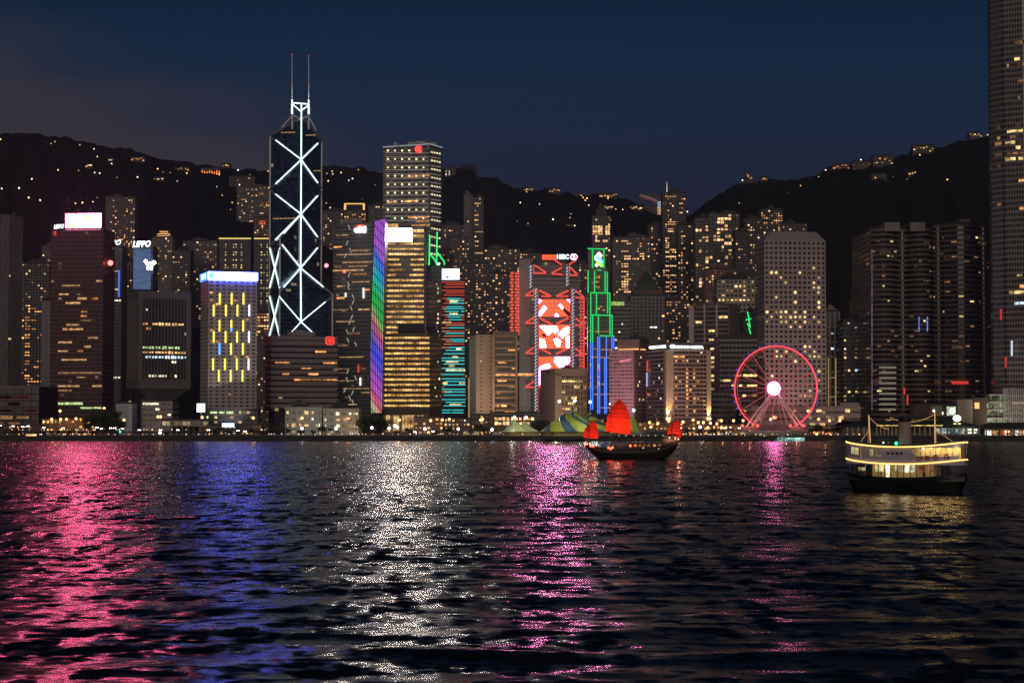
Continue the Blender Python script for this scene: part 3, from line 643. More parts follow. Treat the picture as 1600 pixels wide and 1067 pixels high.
for i in range(4):
    a, d, l, k, u = b.walls[i]; mb.obox(a, d, l, .7, b.z1 - 4, b.z1 + 1.6, back=.3); mb.obox(a, d, l, .75, b.z0 - .5, b.z0 + 7, back=.3)
    for e_ in (0, 1): q = a + d * (l - 3.5) * e_; mb.obox(q, d, 3.5, .72, b.z0 + 7, b.z1 - 4)
mb.build('corner_frame', plain('gov_frame', (.14, .125, .12), .85), b.root)
f7 = face_of(b, 250)
for (py, mt) in ((508, W_WARM), (510, W_AMB), (545, W_GRN), (552, W_WARM), (553, W_AMB), (558, W_COOL)):
    for c0 in range(222, 292, 5):
        if RNG.random() < .85: b.litpx(f7, [(c0, py, 2)], mt, wx=.55, wh=.55)
b.litpx(f7, [(234, 587, 3), (240, 587, 3), (247, 588, 3), (253, 588, 3), (218, 520), (219, 532), (219, 537), (291, 521), (219, 567), (270, 567, 2), (274, 586), (277, 593), (228, 483), (219, 547)], W_PALE, wx=.5, wh=.5)
b = Bld('podium_building', 'pale two tier podium under the ribbed stem tower', rect(222, 270, 1490, 30), 627, facade('f_pod', (.34, .31, .28), wx=(.1, .9), wz=(.3, .7)), bw=5, fh=4.2, cat='building', plant=1)
b.litpx(0, [(226, 631, 3), (234, 631, 3), (242, 637), (269, 645)], W_PALE)
b = Bld('footbridge', 'pale covered walkway with lit glazing in front of the ribbed stem tower', rect(254, 324, 1440, 8), 657, facade('f_walk', (.30, .30, .26), (.16, .17, .13), wx=(.08, .92), wz=(.2, .85), lit=.6, litc=(.9, .9, .5), lits=.45), bw=3, fh=4, z0=Z(666, 1440), plant=0, cat='footbridge')
mb = MB()
for i in range(8): q = P(258 + i * 9, 662, 1443); mb.box(q.x - .4, q.x + .4, q.y - .4, q.y + .4, 3, b.z0)
mb.build('columns', CONC, b.root)
b = Bld('ventilation_block', 'plain pale slab building left of the podium, washed by floodlight', rect(182, 207, 1470, 20), 631, plain('vent_grey', (.42, .42, .44), .8), plant=0, cat='building')
mb = MB(); q = P(184, 633, 1469.5); mb.box(q.x, q.x + M(16, 1470), 1469.4, 1469.9, 8, q.z); mb.build('louvre_panel', plain('vent_panel', (.28, .29, .31), .6), b.root)
# blue crowned hotel
b = Bld('office_tower', 'pale square windowed tower with a glowing blue crown and yellow light bars', corner(313, 325, 401, 1500, 5), 437, facade('f_bluecrown', (.42, .38, .37), (.012, .012, .018), wx=(.26, .74), wz=(.28, .64), jit=.07), bw=4.75, fh=2.95, z0=3, plant=1, cat='tower'); HB = b
f0 = face_of(b, 360); f3 = face_of(b, 319)
BL = em('crown_blue', (.07, .10, 1), 75, True); BC = em('crown_white', (.6, .85, 1), 2.2)
a, d, l, k, u = b.walls[f0]; zt, zb = Z(424.5, 1500), Z(437, 1500)
mb = MB(); mb.obox(a - d * .4, d, l + .8, .8, zb, zt); mb.build('blue_sign_band', BL, b.root)
mb = MB(); mb.obox(a + d * l * .12, d, l * .76, 1.0, zb + 1.6, zt - .7); mb.build('white_sign_lettering', BC, b.root)
mb = MB(); mb.obox(a + d * .1, d, l * .1, .95, zb + 1, zt - .5); mb.build('cyan_sign_end', em('crown_cyan', (.2, .75, 1), 1.6), b.root)
a, d, l, k, u = b.walls[f3]; mb = MB(); mb.obox(a, d, l, .8, zb, zt); mb.build('blue_sign_band', em('crown_blue_side', (.06, .2, 1), 2.5), b.root)
mb = MB(); mb.obox(a + d * l * .2, d, l * .6, 1.0, zb + 1.4, zt - .8); mb.build('white_sign_lettering', BC, b.root)
YBAR = em('bar_yellow', (1, .85, .13), 1.6); WBAR = em('bar_white', (.8, .82, 1), 1.8); BBAR = em('bar_blue', (.1, .42, 1), 1.9)
def pb(px, py0, py1, mt):
    q0, q1 = b.point(f0, px, py0, .1), b.point(f0, px, py1, .1); mb = MB(); mb.box(q0.x - .62, q0.x + .62, q0.y - .45, q0.y + .1, q1.z, q0.z); mb.build('light_bar', mt, b.root)
for (py, xs_) in ((458, (343.5, 362, 380.5)), (476, (334, 353, 371, 389.5)), (500, (343, 361.5, 380)), (517.5, (334, 352.5, 370.5, 389)), (536, (343, 361, 379.5)), (560, (333, 351.5, 370, 388.5)), (578, (342, 360.5, 379))):
    for px in xs_:
        if px > 388: pb(px, py, py + 18, WBAR)
        elif py == 536 and px == 343: pb(px, py, py + 18, BBAR)
        elif py == 500 and px == 361.5: pb(px, py, py + 12, YBAR); pb(px, py + 12.5, py + 18, BBAR)
        else: pb(px, py, py + 18, YBAR)
b.litpx(f0, [(329, 472), (339, 473), (330, 455), (356, 617), (358, 444), (373, 473), (383, 497), (334, 533), (343, 533), (371, 557), (390, 558), (329, 515)], W_AMB, wx=.45, wh=.35)
mb = MB(); q = P(314, 637, 1470); mb.box(q.x - 3, q.x + 3, 1469, 1471, q.z - 3.2, q.z + 3.2); mb.box(q.x - .5, q.x + .5, 1471, 1472, 3, q.z - 3)
r_ = empty('illuminated_sign', (q.x, 1471, 3), 'square white illuminated sign at the foot of the blue crowned tower', 'sign')
mb = MB(); mb.box(q.x - 3, q.x + 3, 1469, 1470.4, q.z - 3.2, q.z + 3.2); mb.build('sign_face', em('square_sign', (.85, .92, 1), 2.6), r_); mb = MB(); mb.box(q.x - 3.2, q.x + 3.2, 1470.4, 1471.2, q.z - 3.4, q.z + 3.4); mb.box(q.x - .5, q.x + .5, 1470.6, 1471.1, 3, q.z - 3.4); mb.build('sign_post', STEEL, r_)
b = Bld('podium_building', 'dark low podium with a broken row of lit shopfronts under the blue crowned tower', rect(322, 404, 1478, 18), 641, facade('f_pod2', (.06, .055, .06), wx=(.1, .9), wz=(.3, .8), lit=.35, lits=.6), bw=3, fh=3.6, plant=0, cat='building')
b.litpx(0, [(330, 645, 2), (336, 645), (346, 645, 2), (356, 644, 2), (365, 645), (377, 645), (327, 652), (340, 652)], W_GRN, wh=.6)
# mandarin-style banded office with red square sign
YR = 1560; bm = facade('f_banded', (.27, .22, .21), (.022, .018, .02), wx=(.0, 1), wz=(.0, .52), lit=.012, lits=.5)
b = Bld('office_block', 'broad banded office block with a red square roof sign', corner(414, 424, 527, YR, 4), 527, bm, bw=3, fh=4.6, z0=Z(642, YR), ledge=.9, trim=plain('band_stone', (.30, .245, .235), .8), plant=2, cat='office block'); f0 = face_of(b, 480)
mb = MB(); 
for (a, d, l, k, u) in b.walls: mb.obox(a, d, l, .8, b.z1 - 6.5, b.z1 + 1, back=.2)
mb.build('roof_parapet_band', plain('band_stone_top', (.17, .14, .14), .8), b.root)
mb = MB(); c_ = [cc_ for cc_ in b.pts]; cn = b.c; ins = [cn + (p - cn) * .86 for p in c_]; mb.prism([tuple(p) for p in ins], 3, b.z0); mb.build('recessed_base', plain('base_dark', (.05, .045, .045), .8), b.root)
b.litpx(f0, [(498, 554, 3), (504, 554, 2), (435, 565, 4), (443, 565, 4), (512, 571, 4), (518, 571, 3), (471, 577, 3), (487, 588, 3), (495, 588, 4), (470, 595, 7), (483, 595, 4), (492, 595, 5), (508, 595, 4), (515, 595, 4), (520, 595, 3), (443, 582, 2), (463, 595, 2), (480, 587, 3), (497, 536)], W_AMB, wx=.85, wh=.3)
q0 = b.point(f0, 508.5, 538.5, 1.0); q1 = b.point(f0, 522.5, 526, 1.0); rd = b.walls[f0][1]
mb = MB(); e3 = Vector((rd.x, rd.y, 0)); nn_ = Vector((rd.y, -rd.x, 0)); ln = (q1 - q0).dot(e3); hh = q1.z - q0.z
def rr_ring(s_, off, mi=0, hole=None):
    k_ = .18
    o_ = [(k_, 0), (1 - k_, 0), (1, k_), (1, 1 - k_), (1 - k_, 1), (k_, 1), (0, 1 - k_), (0, k_)]
    return [q0 + e3 * ln * (.5 + (x_ - .5) * s_) + Vector((0, 0, hh * (.5 + (y_ - .5) * s_))) + nn_ * off for x_, y_ in o_]
A_, B_ = rr_ring(1, .5), rr_ring(.78, .5); 
for i in range(8): j = (i + 1) % 8; mb.face([A_[i], A_[j], B_[j], B_[i]]); a2 = rr_ring(1, -.3); mb.face([a2[i], a2[j], A_[j], A_[i]])
for (x0_, y0_, x1_, y1_) in ((.24, .62, .78, .72), (.24, .28, .78, .38), (.24, .28, .34, .72), (.68, .28, .78, .72), (.46, .2, .55, .8), (.24, .45, .78, .52)):
    mb.face([q0 + e3 * ln * u_ + Vector((0, 0, hh * v_)) + nn_ * .55 for u_, v_ in ((x0_, y0_), (x1_, y0_), (x1_, y1_), (x0_, y1_))])
mb.build('red_square_sign', em('red_sign', (1, .06, .04), 1.6), b.root)
mb = MB(); mb.face(rr_ring(.98, .35)); mb.build('sign_backing', em('red_sign_back', (1, .08, .05), .35), b.root)
# low civic buildings with white flood light
for (x0, x1, yt, lb) in ((446, 503, 640, 'long low cream civic block under white floodlights, left of the pair'), (505, 561, 642, 'short low cream civic block with two window rows, right of the pair')):
    b = Bld('civic_building', lb, rect(x0, x1, 1400, 24), yt, facade('f_' + lb[:10], (.40, .39, .33), (.09, .09, .07), wx=(.12, .88), wz=(.3, .72), lit=.12, litc=(.9, .8, .4), lits=.4), bw=4.2, fh=4.6, plant=1, par=1.6, roof=plain('civic_roof', (.36, .35, .31), .8), group='low civic blocks on the waterfront')
    mb = MB()
    for i in range(5): q = P(x0 + 6 + i * (x1 - x0 - 12) / 4, 645, 1399); mb.box(q.x - .5, q.x + .5, 1398.6, 1399.6, 3, b.z1)
    mb.build('piers', plain('civic_pier', (.42, .41, .36), .8), b.root)
    b.lit(0, 9, 645, 668, (W_PALE, W_YEL, W_SOFT), 'scatter', 2)
# ------------------------------------------------------------------ lattice tower (four prisms of glass with braced faces)
YC = 1850.0; sq = corner(421, 437, 520, YC, 18, py=480, wa=52, wc=52)
Nn, Rr, Ff, Ll = [Vector((p[0], p[1])) for p in sq]; Cc = (Nn + Rr + Ff + Ll) / 4
def bz(py, pt): return Z(py, pt.y)
root = empty('lattice_tower', (Cc.x, Cc.y, 3), 'dark glass tower with white lit diagonal braces and twin masts', 'tower')
BG = facade('f_lattice', (.07, .10, .15), (.05, .085, .15), wx=(.06, .94), wz=(.08, .92), rough=.3, grough=.12, jit=.15, lit=.018, litc=(1, .6, .3), lits=.35); [setattr(n_.inputs['Metallic'], 'default_value', .75) for n_ in BG.node_tree.nodes if n_.type == 'BSDF_PRINCIPLED']
def wedge(a, b_, za, zb_, zc, nm='glass_prism', h=3.9, bw=4):
    mb = MB()
    for (p, q, zp, zq) in ((a, b_, za, zb_), (b_, Cc, zb_, zc), (Cc, a, zc, za)):
        l = (q - p).length; k = round(l / bw); mb.face([(p.x, p.y, 3), (q.x, q.y, 3), (q.x, q.y, zq), (p.x, p.y, zp)], 0, [(0, 0), (k, 0), (k, (zq - 3) / h), (0, (zp - 3) / h)])
    mb.face([(a.x, a.y, za), (b_.x, b_.y, zb_), (Cc.x, Cc.y, zc)], 0, [(0, 0), (9, 0), (4, 8)])
    return mb.build(nm, BG, root)
# corner order counter clockwise: N, R, F, L
inset = lambda p, s_=.0: p
wedge(Ff, Ll, bz(222, Ff), bz(213, Ll), bz(184, Cc))
wedge(Ll, Nn, bz(386, Ll), bz(372, Nn), bz(335, Cc))
wedge(Nn, Rr, bz(455, Nn), bz(460, Rr), bz(419, Cc))
wedge(Rr, Ff, bz(460, Rr), bz(384, Ff) - 46, bz(419, Cc))
WL = em('brace_light', (.80, 1, .93), 1.5, True); GB = plain('brace_steel', (.34, .35, .36), .45, .5)
def P2(pt, py, off=.0):
    dr = Vector((0, -1)) ; return Vector((pt.x, pt.y - off, bz(py, pt)))
def beam(p, q, w=1.3): MB().bar(p, q, w).build('steel_brace', GB, root)
def glow(p, q, t0=0, t1=1, w=1.05):
    d = q - p; o_ = Vector((0, -.8, 0)); MB().bar(p + d * t0 + o_, p + d * t1 + o_, w).build('brace_light', WL, root)
def brace(pa, ya, pb_, yb, t0=.0, t1=.82, off=.6):
    p, q = P2(pa, ya, off), P2(pb_, yb, off); beam(p, q); glow(p, q, t0, t1)
for y0, y1 in ((163, 335), (335, 419)): p, q = P2(Cc, y0, 1.0), P2(Cc, y1, 1.0); glow(p, q, 0, 1, 1.35)
brace(Cc, 250, Ll, 213); brace(Cc, 250, Ff, 219); brace(Cc, 250, Ll, 296); brace(Cc, 250, Ff, 294)
brace(Cc, 335, Ll, 297); brace(Cc, 335, Ff, 300); brace(Cc, 335, Ll, 384); brace(Cc, 335, Ff, 378); brace(Cc, 335, Nn, 372)
brace(Cc, 419, Nn, 378, 0, .9); brace(Cc, 419, Ff, 381); brace(Cc, 419, Nn, 456); brace(Cc, 419, Ff, 455); brace(Cc, 419, Rr, 460, 0, .72)
def onface(px):
    k = (px - 800) / FPX / cp; d = Rr - Nn; t = (k * Nn.y - Nn.x) / (d.x - k * d.y); return Nn + d * t
Mf = onface(470.5); Mt = onface(470.2)
glow(P2(Cc, 419, 1.0), P2(Mt, 457, 1.0), 0, 1, 1.35); glow(P2(Mt, 457, 1.0), P2(Mf, 503, 1.0), 0, 1, 1.35)
for (q_a, ya, t1) in ((Nn, 464, 1), (Rr, 463, .78), (Nn, 540, .62), (Rr, 548, .42)): brace(Mf, 503, q_a, ya, 0, t1)
for (ya, yb) in ((388, 450), (463, 525)):
    brace(Ll, ya, Nn, yb, 0, 1); brace(Nn, ya, Ll, yb, 0, 1)
for (pt, y0) in ((Ll, 213), (Ff, 222), (Nn, 372), (Rr, 460)): beam(P2(pt, y0, .3), P2(pt, 640, .3), 1.5)
for (pa, ya, pb_, yb) in ((Ll, 213, Cc, 184), (Ff, 222, Cc, 184), (Ll, 213, Ff, 222)): beam(P2(pa, ya, .2), P2(pb_, yb, .2), 1.4)
MAST_TOP = []
for px, yt in ((456.5, 85), (482.5, 87)):
    a_ = P(px, 180, Cc.y); t_ = P(px - .3, yt, Cc.y); mb = MB(); mb.tube([a_ + Vector((0, 0, -14)), a_, a_ + (t_ - a_) * .45, t_], [.9, .8, .5, .34], 6); o = mb.build('mast', plain('mast_grey', (.8, .8, .8), .6), root); MAST_TOP.append((a_, t_))
    MB().bar(a_ + Vector((0, -1, 1)), P(px, 156, Cc.y) + Vector((0, -1, 0)), 2.0, 0, 1.2).build('mast_light', WL, root)
    for yy_ in (yt, yt + 44): MB().ball(P(px - .2, yy_, Cc.y - .8), .6, 0, 6, 4).build('aviation_light', em('aviation_red', (1, .06, .04), .8), root)
for p, q in (((456.5, 161), (482.5, 163)), ((457, 163), (469.5, 174)), ((482, 165), (469.5, 174))): MB().bar(P(p[0], p[1], Cc.y - 1), P(q[0], q[1], Cc.y - 1), 1.25).build('brace_light', WL, root)
for p, q in (((457, 180), (469, 186)), ((482, 182), (470, 186)), ((457, 180), (440, 200)), ((482, 182), (494, 204))): MB().bar(P(p[0], p[1], Cc.y - .6), P(q[0], q[1], Cc.y - .6), 1.1).build('steel_brace', GB, root)
for (pa, pb_, y, t0, t1) in ((Ll, Cc, 208, .35, .8), (Cc, Ff, 212, .2, .75), (Ll, Cc, 342, .1, .9), (Cc, Ff, 268, .6, .95), (Ll, Cc, 188.5, .9, .99)):
    p, q = P2(pa, y, .4), P2(pb_, y - 1, .4); MB().bar(p + (q - p) * t0, p + (q - p) * t1, .9).build('lit_floor', em('lit_floor_amber', (1, .62, .25), .42, tex=True), root)
# reflected sign on the glass of the neighbour is left to the glossy glass itself
# ------------------------------------------------------------------ ribbed office tower with arc logo
b = Bld('office_tower', 'grey ribbed office tower with a white rounded logo sign under a red arc', corner(520, 583, 600, 1950, -6), 351, facade('f_citi', (.22, .215, .215), (.08, .08, .085), wx=(.02, .98), wz=(.0, .5), lit=.02, lits=.35, grough=.15), bw=3.4, fh=4.0, ledge=.45, trim=plain('citi_trim', (.25, .245, .24), .6), plant=2, cat='tower'); f0 = face_of(b, 550)
b.litpx(f0, [(527, 365), (533, 365, 3), (550, 393, 6), (552, 400, 12), (565, 400, 8), (552, 411, 10), (566, 412, 9), (545, 416, 6), (553, 417, 5), (522, 424, 10), (535, 424, 4), (558, 423, 10), (530, 450, 3), (524, 483, 5), (534, 483, 5), (560, 483, 4), (550, 441, 6), (527, 506, 6), (540, 505, 3), (530, 559, 8), (545, 560, 6), (526, 575, 4), (560, 575, 10), (528, 595, 6), (545, 610, 10), (566, 612, 4), (535, 631, 5), (530, 585, 3)], W_SOFT, wx=.9, wh=.3)
b.lit(f0, 10, 380, 630, (W_DIM, W_DIM, W_AMB), 'runs', 4, 5)
mb = MB(); rg = random.Random(8)     # zigzag ornament lights down the facade
for (px, py, s_) in ((544, 352, 1), (544, 376, -1), (546, 388, 1), (541, 396, -1), (547, 426, -1), (543, 440, 1), (543, 446, 1), (550, 460, 1), (553, 469, -1), (547, 478, 1), (551, 492, -1), (548, 500, -1), (541, 515, 1), (554, 511, -1), (542, 528, 1), (554, 534, 1), (545, 576, -1), (554, 587, 1), (541, 590, 1), (540, 606, -1), (552, 610, -1), (545, 618, 1), (550, 625, 1)):
    q0 = b.point(f0, px, py, .8); q1 = b.point(f0, px + 3 * s_, py + 7, .8); MB().bar(q0, q1, .6).build('zigzag_light', em('zigzag', (.95, 1, .8), .4), b.root)
for (px, y0, y1, c) in ((568, 450, 466, 1), (540, 458, 464, 1), (560, 570, 582, 0), (563, 590, 602, 1)):
    q0, q1 = b.point(f0, px, y0, .8), b.point(f0, px, y1, .8); MB().bar(q0, q1, 1.6).build('vertical_light', em('vert_white', (.95, .97, .9), 1.5) if c else em('vert_red', (1, .08, .06), .7), b.root)
MB().ball(b.point(f0, 538, 424, 1.2), 1.7, 0, 8, 6).build('beacon_light', em('beacon_red2', (1, .16, .10), 2.2), b.root)
MB().ball(P(510, 415, 1935), 2.1, 0, 8, 6).build('beacon_light', em('beacon_pink', (1, .2, .25), 4), b.root)
LG = em('logo_white', (.85, .92, 1), 3.2, True)
q0, q1 = b.point(f0, 553, 364, 1.2), b.point(f0, 572, 364, 1.2); text(b.root, 'citi', q0, q1, M(11, 1950), LG, 'logo_letters', bold=.05)
mb = MB(); c_ = b.point(f0, 564, 360, 1.4); pts_ = [c_ + Vector((math.cos(a) * 5.6, 0, math.sin(a) * 5.2)) for a in np.linspace(R(20), R(160), 9)]; mb.tube(pts_, .8, 6); mb.build('logo_arc', em('logo_red', (1, .05, .03), 3), b.root)
mb = MB()
for px in (532, 545, 560, 573): q = b.point(f0, px, 650, -2); mb.box(q.x - 1.5, q.x + 1.5, q.y - 1, q.y + 1, 3, 18)
mb.build('columns', CONC, b.root)
# ------------------------------------------------------------------ gridded office tower (tallest box)
b = Bld('office_tower', 'tall square office tower dotted with a grid of pale roof to base lights', corner(598, 671, 690, 1880, -24), 226, facade('f_ckc', (.26, .255, .24), (.12, .12, .118), wx=(.04, .96), wz=(.12, .9), rough=.5, grough=.3, jit=.1), bw=4, fh=4.1, ledge=.4, trim=plain('ckc_steel', (.34, .34, .33), .5, .1), plant=2, cat='tower'); f0 = face_of(b, 630); f1 = face_of(b, 681)
LP = em('facade_spot', (1, .80, .5), 1.5, rnd=.25); 
n_l = 0
for j in range(11):
    py = 235.5 + j * 13.2
    for i in range(6):
        px = 606 + i * 11.1
        if j == 0 and i > 3: continue
        if (j, i) in ((8, 0), (8, 3)): continue
        q = b.point(f0, px, py, .9); MB().box(q.x - .8, q.x + .8, q.y - .3, q.y + .3, q.z - .75, q.z + .75).build('facade_light', LP, b.root)
SL = em('facade_strip', (1, .86, .66), .30, tex=True)
for j in range(17):
    for f_, x0, x1, stp in ((f0, 602, 669, 0), (f1, 673, 688, 0)):
        py = 236 + j * 6.6 * 1.0
        if j % 2 == 7: continue
        q0, q1 = b.point(f_, x0, py + 3.0, .7), b.point(f_, x1, py + 3.0 + (2 if f_ == f1 else 0), .7); MB().bar(q0, q1, .55).build('floor_light_strip', SL, b.root)
for j in range(15):
    for i in range(4):
        q = b.point(f1, 675 + i * 4, 238 + j * 13.2 + i * .8, .6); MB().box(q.x - .7, q.x + .7, q.y - .8, q.y + .8, q.z - .6, q.z + .6).build('side_light', LP, b.root)
    if j > 22: break
b.litpx(f0, [(606, 316, 3), (620, 316, 3), (634, 316, 2), (640, 315, 3), (612, 316, 1), (647, 316, 2), (636, 275, 7), (614, 280, 6), (650, 342, 6), (660, 345, 4), (655, 354, 5), (640, 350, 6)], W_AMB, wx=.9, wh=.4)
q = b.point(f0, 648, 234, .9); mb = MB()
c0 = b.point(f0, 654, 233.5, 1.0); mb.prism([(c0.x - .01, c0.y)] * 0 or [(c0.x + 4.0 * math.cos(a), c0.z + 4.0 * math.sin(a)) for a in np.linspace(0, 2 * math.pi, 19)[:-1]], 0, .5)
mb.v = [(x, c0.y - z, y) for (x, y, z) in mb.v]
c1 = b.point(f0, 664, 238.5, 1.0); mb.box(c0.x + 2.5, c1.x, c0.y - .5, c0.y, c1.z, c1.z + 6); mb.build('red_logo', em('ckc_red', (1, .10, .08), 1.1), b.root)
a, d, l, k, u = b.walls[f0]; mb = MB(); mb.obox(a, d, l, .8, b.z1, b.z1 + .9); a, d, l, k, u = b.walls[f1]; mb.obox(a, d, l, .8, b.z1, b.z1 + .9); mb.build('roof_edge_light', em('ckc_edge', (.8, .85, .9), .38), b.root)
# ------------------------------------------------------------------ golden tower with rainbow flank
def goldmat(name, lo, hi, st):
    m, nt, o = mat_new(name); g = NT(nt); e = g.n('ShaderNodeEmission'); g.l(e.outputs[0], o.inputs[0]); geo = g.n('ShaderNodeNewGeometry'); oi = g.n('ShaderNodeObjectInfo')
    v = g.n('ShaderNodeVectorMath', operation='ADD'); g.l(geo.outputs['Position'], v.inputs[0]); g.l(oi.outputs['Random'], v.inputs[1])
    n1 = g.noise(v.outputs[0], .55, 3, .75, (1, 1, .8)); n2 = g.noise(v.outputs[0], .09, 2, .5, (1, 1, 2.4))
    s = g.m('ADD', g.m('MULTIPLY', n1.outputs[0], .8), g.m('MULTIPLY', n2.outputs[0], .9)); r = g.n('ShaderNodeMapRange'); g.l(s, r.inputs[0]); r.inputs[1].default_value = .62; r.inputs[2].default_value = 1.15; r.inputs[3].default_value = 0; r.inputs[4].default_value = 1
    g.l(g.mix(r.outputs[0], lo, hi), e.inputs[0]); 
    sx = g.n('ShaderNodeSeparateXYZ'); g.l(geo.outputs['Position'], sx.inputs[0]); mull = g.m('GREATER_THAN', g.m('FRACT', g.m('MULTIPLY', sx.outputs[0], .42)), .16)
    g.l(g.m('MULTIPLY', g.m('ADD', g.m('MULTIPLY', mull, .75), .25), g.m('MULTIPLY', g.m('ADD', g.m('MULTIPLY', r.outputs[0], 1.5), .12), st)), e.inputs[1]); m.cycles.emission_sampling = 'NONE'; return m
GOLD = goldmat('gold_floor_light', (.6, .25, .05), (1, .70, .24), 1.5)
GW = facade('f_gold', (.10, .08, .055), (.035, .025, .015), wx=(.06, .94), wz=(.3, .95), grough=.2)
YG = 1620
b = Bld('office_tower', 'golden lit office tower with a white roof billboard and rainbow flank', rect(597, 663, YG, 40), 356, GW, bw=3, fh=4.2, plant=1, cat='tower', trim=plain('gold_trim', (.16, .13, .09), .6)); GT = b
rg = random.Random(3); f0 = 0; y = 381.0; rows_ = []
while y < 634: rows_.append(y); y += 8.15
for i, y in enumerate(rows_):
    x1 = 663 if y < 515 else 672
    if 505 < y < 520: segs = [(598, 622)]
    else:
        segs = [(598, x1 - 1)]
        if 3 <= i <= 6: segs = [(599, 599 + rg.uniform(20, 40)), (x1 - rg.uniform(18, 24), x1 - 1)]
    for (s0, s1) in segs:
        yo = 1619.6 if y < 521 else 1611.6
        q0, q1 = P(s0, y, yo), P(s1, y, yo); hh = M(3.0, YG) if y > 395 else M(2.4, YG)
        MB().box(q0.x, q1.x, yo - .3, yo, q0.z - hh / 2, q0.z + hh / 2).build('lit_floor_band', GOLD, b.root)
    mb = MB(); q0, q1 = P(597, y - 3.4, YG), P(x1, y - 3.4, YG); yo = YG if y < 521 else 1612
for y in (361, 369):
    q0, q1 = P(645, y, YG - .4), P(662, y, YG - .4); MB().box(q0.x, q1.x, YG - .8, YG - .4, q0.z - 1.2, q0.z + 1.2).build('lit_floor_band', GOLD, b.root)
q0, q1 = P(600, 350, YG - .4), P(622, 358, YG - .4); MB().box(q0.x, q1.x, YG - .8, YG - .4, q1.z, q0.z).build('lit_floor_band', GOLD, b.root)
q0, q1 = P(597, 522, 1612), P(672, 642, 1612); MB().box(q0.x, q1.x, 1612, 1620, 18, q0.z).build('lower_bay', GW, b.root)
q0, q1 = P(622, 506, 1619), P(662, 520, 1619); MB().box(q0.x, q1.x, 1614, 1620, q1.z, q0.z).build('dark_plant_floor', plain('louvre_dark', (.04, .035, .03), .8), b.root)
mb = MB(); q0, q1 = P(603, 377, YG - 3), P(643.5, 357.5, YG - 3); mb.box(q0.x, q1.x, YG - 4, YG - 3, q0.z, q1.z); mb.build('billboard', em('white_board', (1, .92, .88), 95, True), b.root)
mb = MB(); mb.box(q0.x - 1, q1.x + 1, YG - 2.9, YG - 1.8, q0.z - 1, q1.z + 1); mb.build('billboard_frame', DARKM, b.root)
q0, q1 = P(662, 364, YG - 1), P(672, 521, YG - 1); MB().box(q0.x, q0.x + M(2, YG), YG - .5, YG + 10, 10, q0.z).build('corner_pier', plain('gold_pier', (.09, .08, .07), .7), b.root)
mb = MB()
for px in (601, 612, 626, 650, 667): q = P(px, 650, YG - 6); mb.box(q.x - 1.1, q.x + 1.1, YG - 8, YG - 5, 3, 18)
mb.build('columns', plain('warm_column', (.5, .42, .3), .7), b.root)
q0, q1 = P(599, 645, 1619), P(662, 662, 1619); MB().box(q0.x, q1.x, 1619, 1619.5, 4, q0.z).build('lobby_light', goldmat('lobby_glow', (.6, .28, .06), (1, .65, .3), .8), b.root)
# rainbow tubes
m, nt, o = mat_new('rainbow_led'); g = NT(nt); e = g.n('ShaderNodeEmission'); g.l(e.outputs[0], o.inputs[0]); geo = g.n('ShaderNodeNewGeometry'); s = g.n('ShaderNodeSeparateXYZ'); g.l(geo.outputs['Position'], s.inputs[0])
zt_, zb_ = Z(343, 1600), Z(645, 1600); x0_ = X(580, 1600)
wob = g.m('MULTIPLY', g.m('SINE', g.m('MULTIPLY', s.outputs[2], .03)), 2)
t = g.m('DIVIDE', g.m('SUBTRACT', zt_, g.m('ADD', s.outputs[2], g.m('MULTIPLY', g.m('SUBTRACT', s.outputs[0], x0_), 2.0))), zt_ - zb_)
cr_ = g.n('ShaderNodeValToRGB'); g.l(t, cr_.inputs[0]); el = cr_.color_ramp
stops = [(0, (.45, .12, .75)), (.09, (.55, .15, .8)), (.12, (.12, .15, .95)), (.16, (.05, .25, .9)), (.23, (.03, .55, .75)), (.28, (.04, .6, .5)), (.33, (.03, .6, .12)), (.42, (.05, .6, .12)), (.47, (.45, .5, .2)), (.51, (.8, .12, .2)), (.56, (.4, .15, .6)), (.62, (.08, .12, .95)), (.70, (.18, .12, .9)), (.76, (.5, .12, .75)), (.84, (.65, .15, .7)), (.88, (.8, .1, .2)), (.93, (.8, .5, .4)), (.965, (.6, .65, .3)), (1.0, (.05, .55, .1))]
el.elements[0].position = 0; el.elements[0].color = stops[0][1] + (1,); el.elements[1].position = 1; el.elements[1].color = stops[-1][1] + (1,)
for p_, c_ in stops[1:-1]: q = el.elements.new(p_); q.color = c_ + (1,)
g.l(cr_.outputs[0], e.inputs[0]); fr = g.m('FRACT', g.m('DIVIDE', g.m('ADD', s.outputs[2], g.m('MULTIPLY', s.outputs[0], 1.1)), 8.2)); g.l(g.m('ADD', g.m('MULTIPLY', g.m('GREATER_THAN', fr, .16), .75), .32), e.inputs[1]); m.cycles.emission_sampling = 'NONE'; RB = m
mb = MB(); pts_ = []
for i in range(9): t_ = i / 8; mb_x = 578 + 0
A0 = [(577.5, 1604), (598, 1590)]
def strip_x(t_, py):   # bowed outline
    f = (py - 343) / 302; xl = 585.5 - 7.5 * min(1, f * 1.5) + 1.5 * f ** 3; xr = 602 - 5 * f; return xl + (xr - xl) * t_
ys_ = [346 - 0, 375, 410, 450, 500, 550, 600, 645]
mb = MB(); 
for i in range(len(ys_) - 1):
    for s0, s1 in ((0, 1),):
        q = [P(strip_x(0, ys_[i]) - .4, ys_[i], 1604), P(strip_x(1, ys_[i]) + .4, ys_[i], 1597), P(strip_x(1, ys_[i + 1]) + .4, ys_[i + 1], 1597), P(strip_x(0, ys_[i + 1]) - .4, ys_[i + 1], 1604)]
        bk = [p + Vector((1, 22, 0)) for p in q]; mb.hexa([q[3], q[2], bk[2], bk[3]], [q[0], q[1], bk[1], bk[0]])
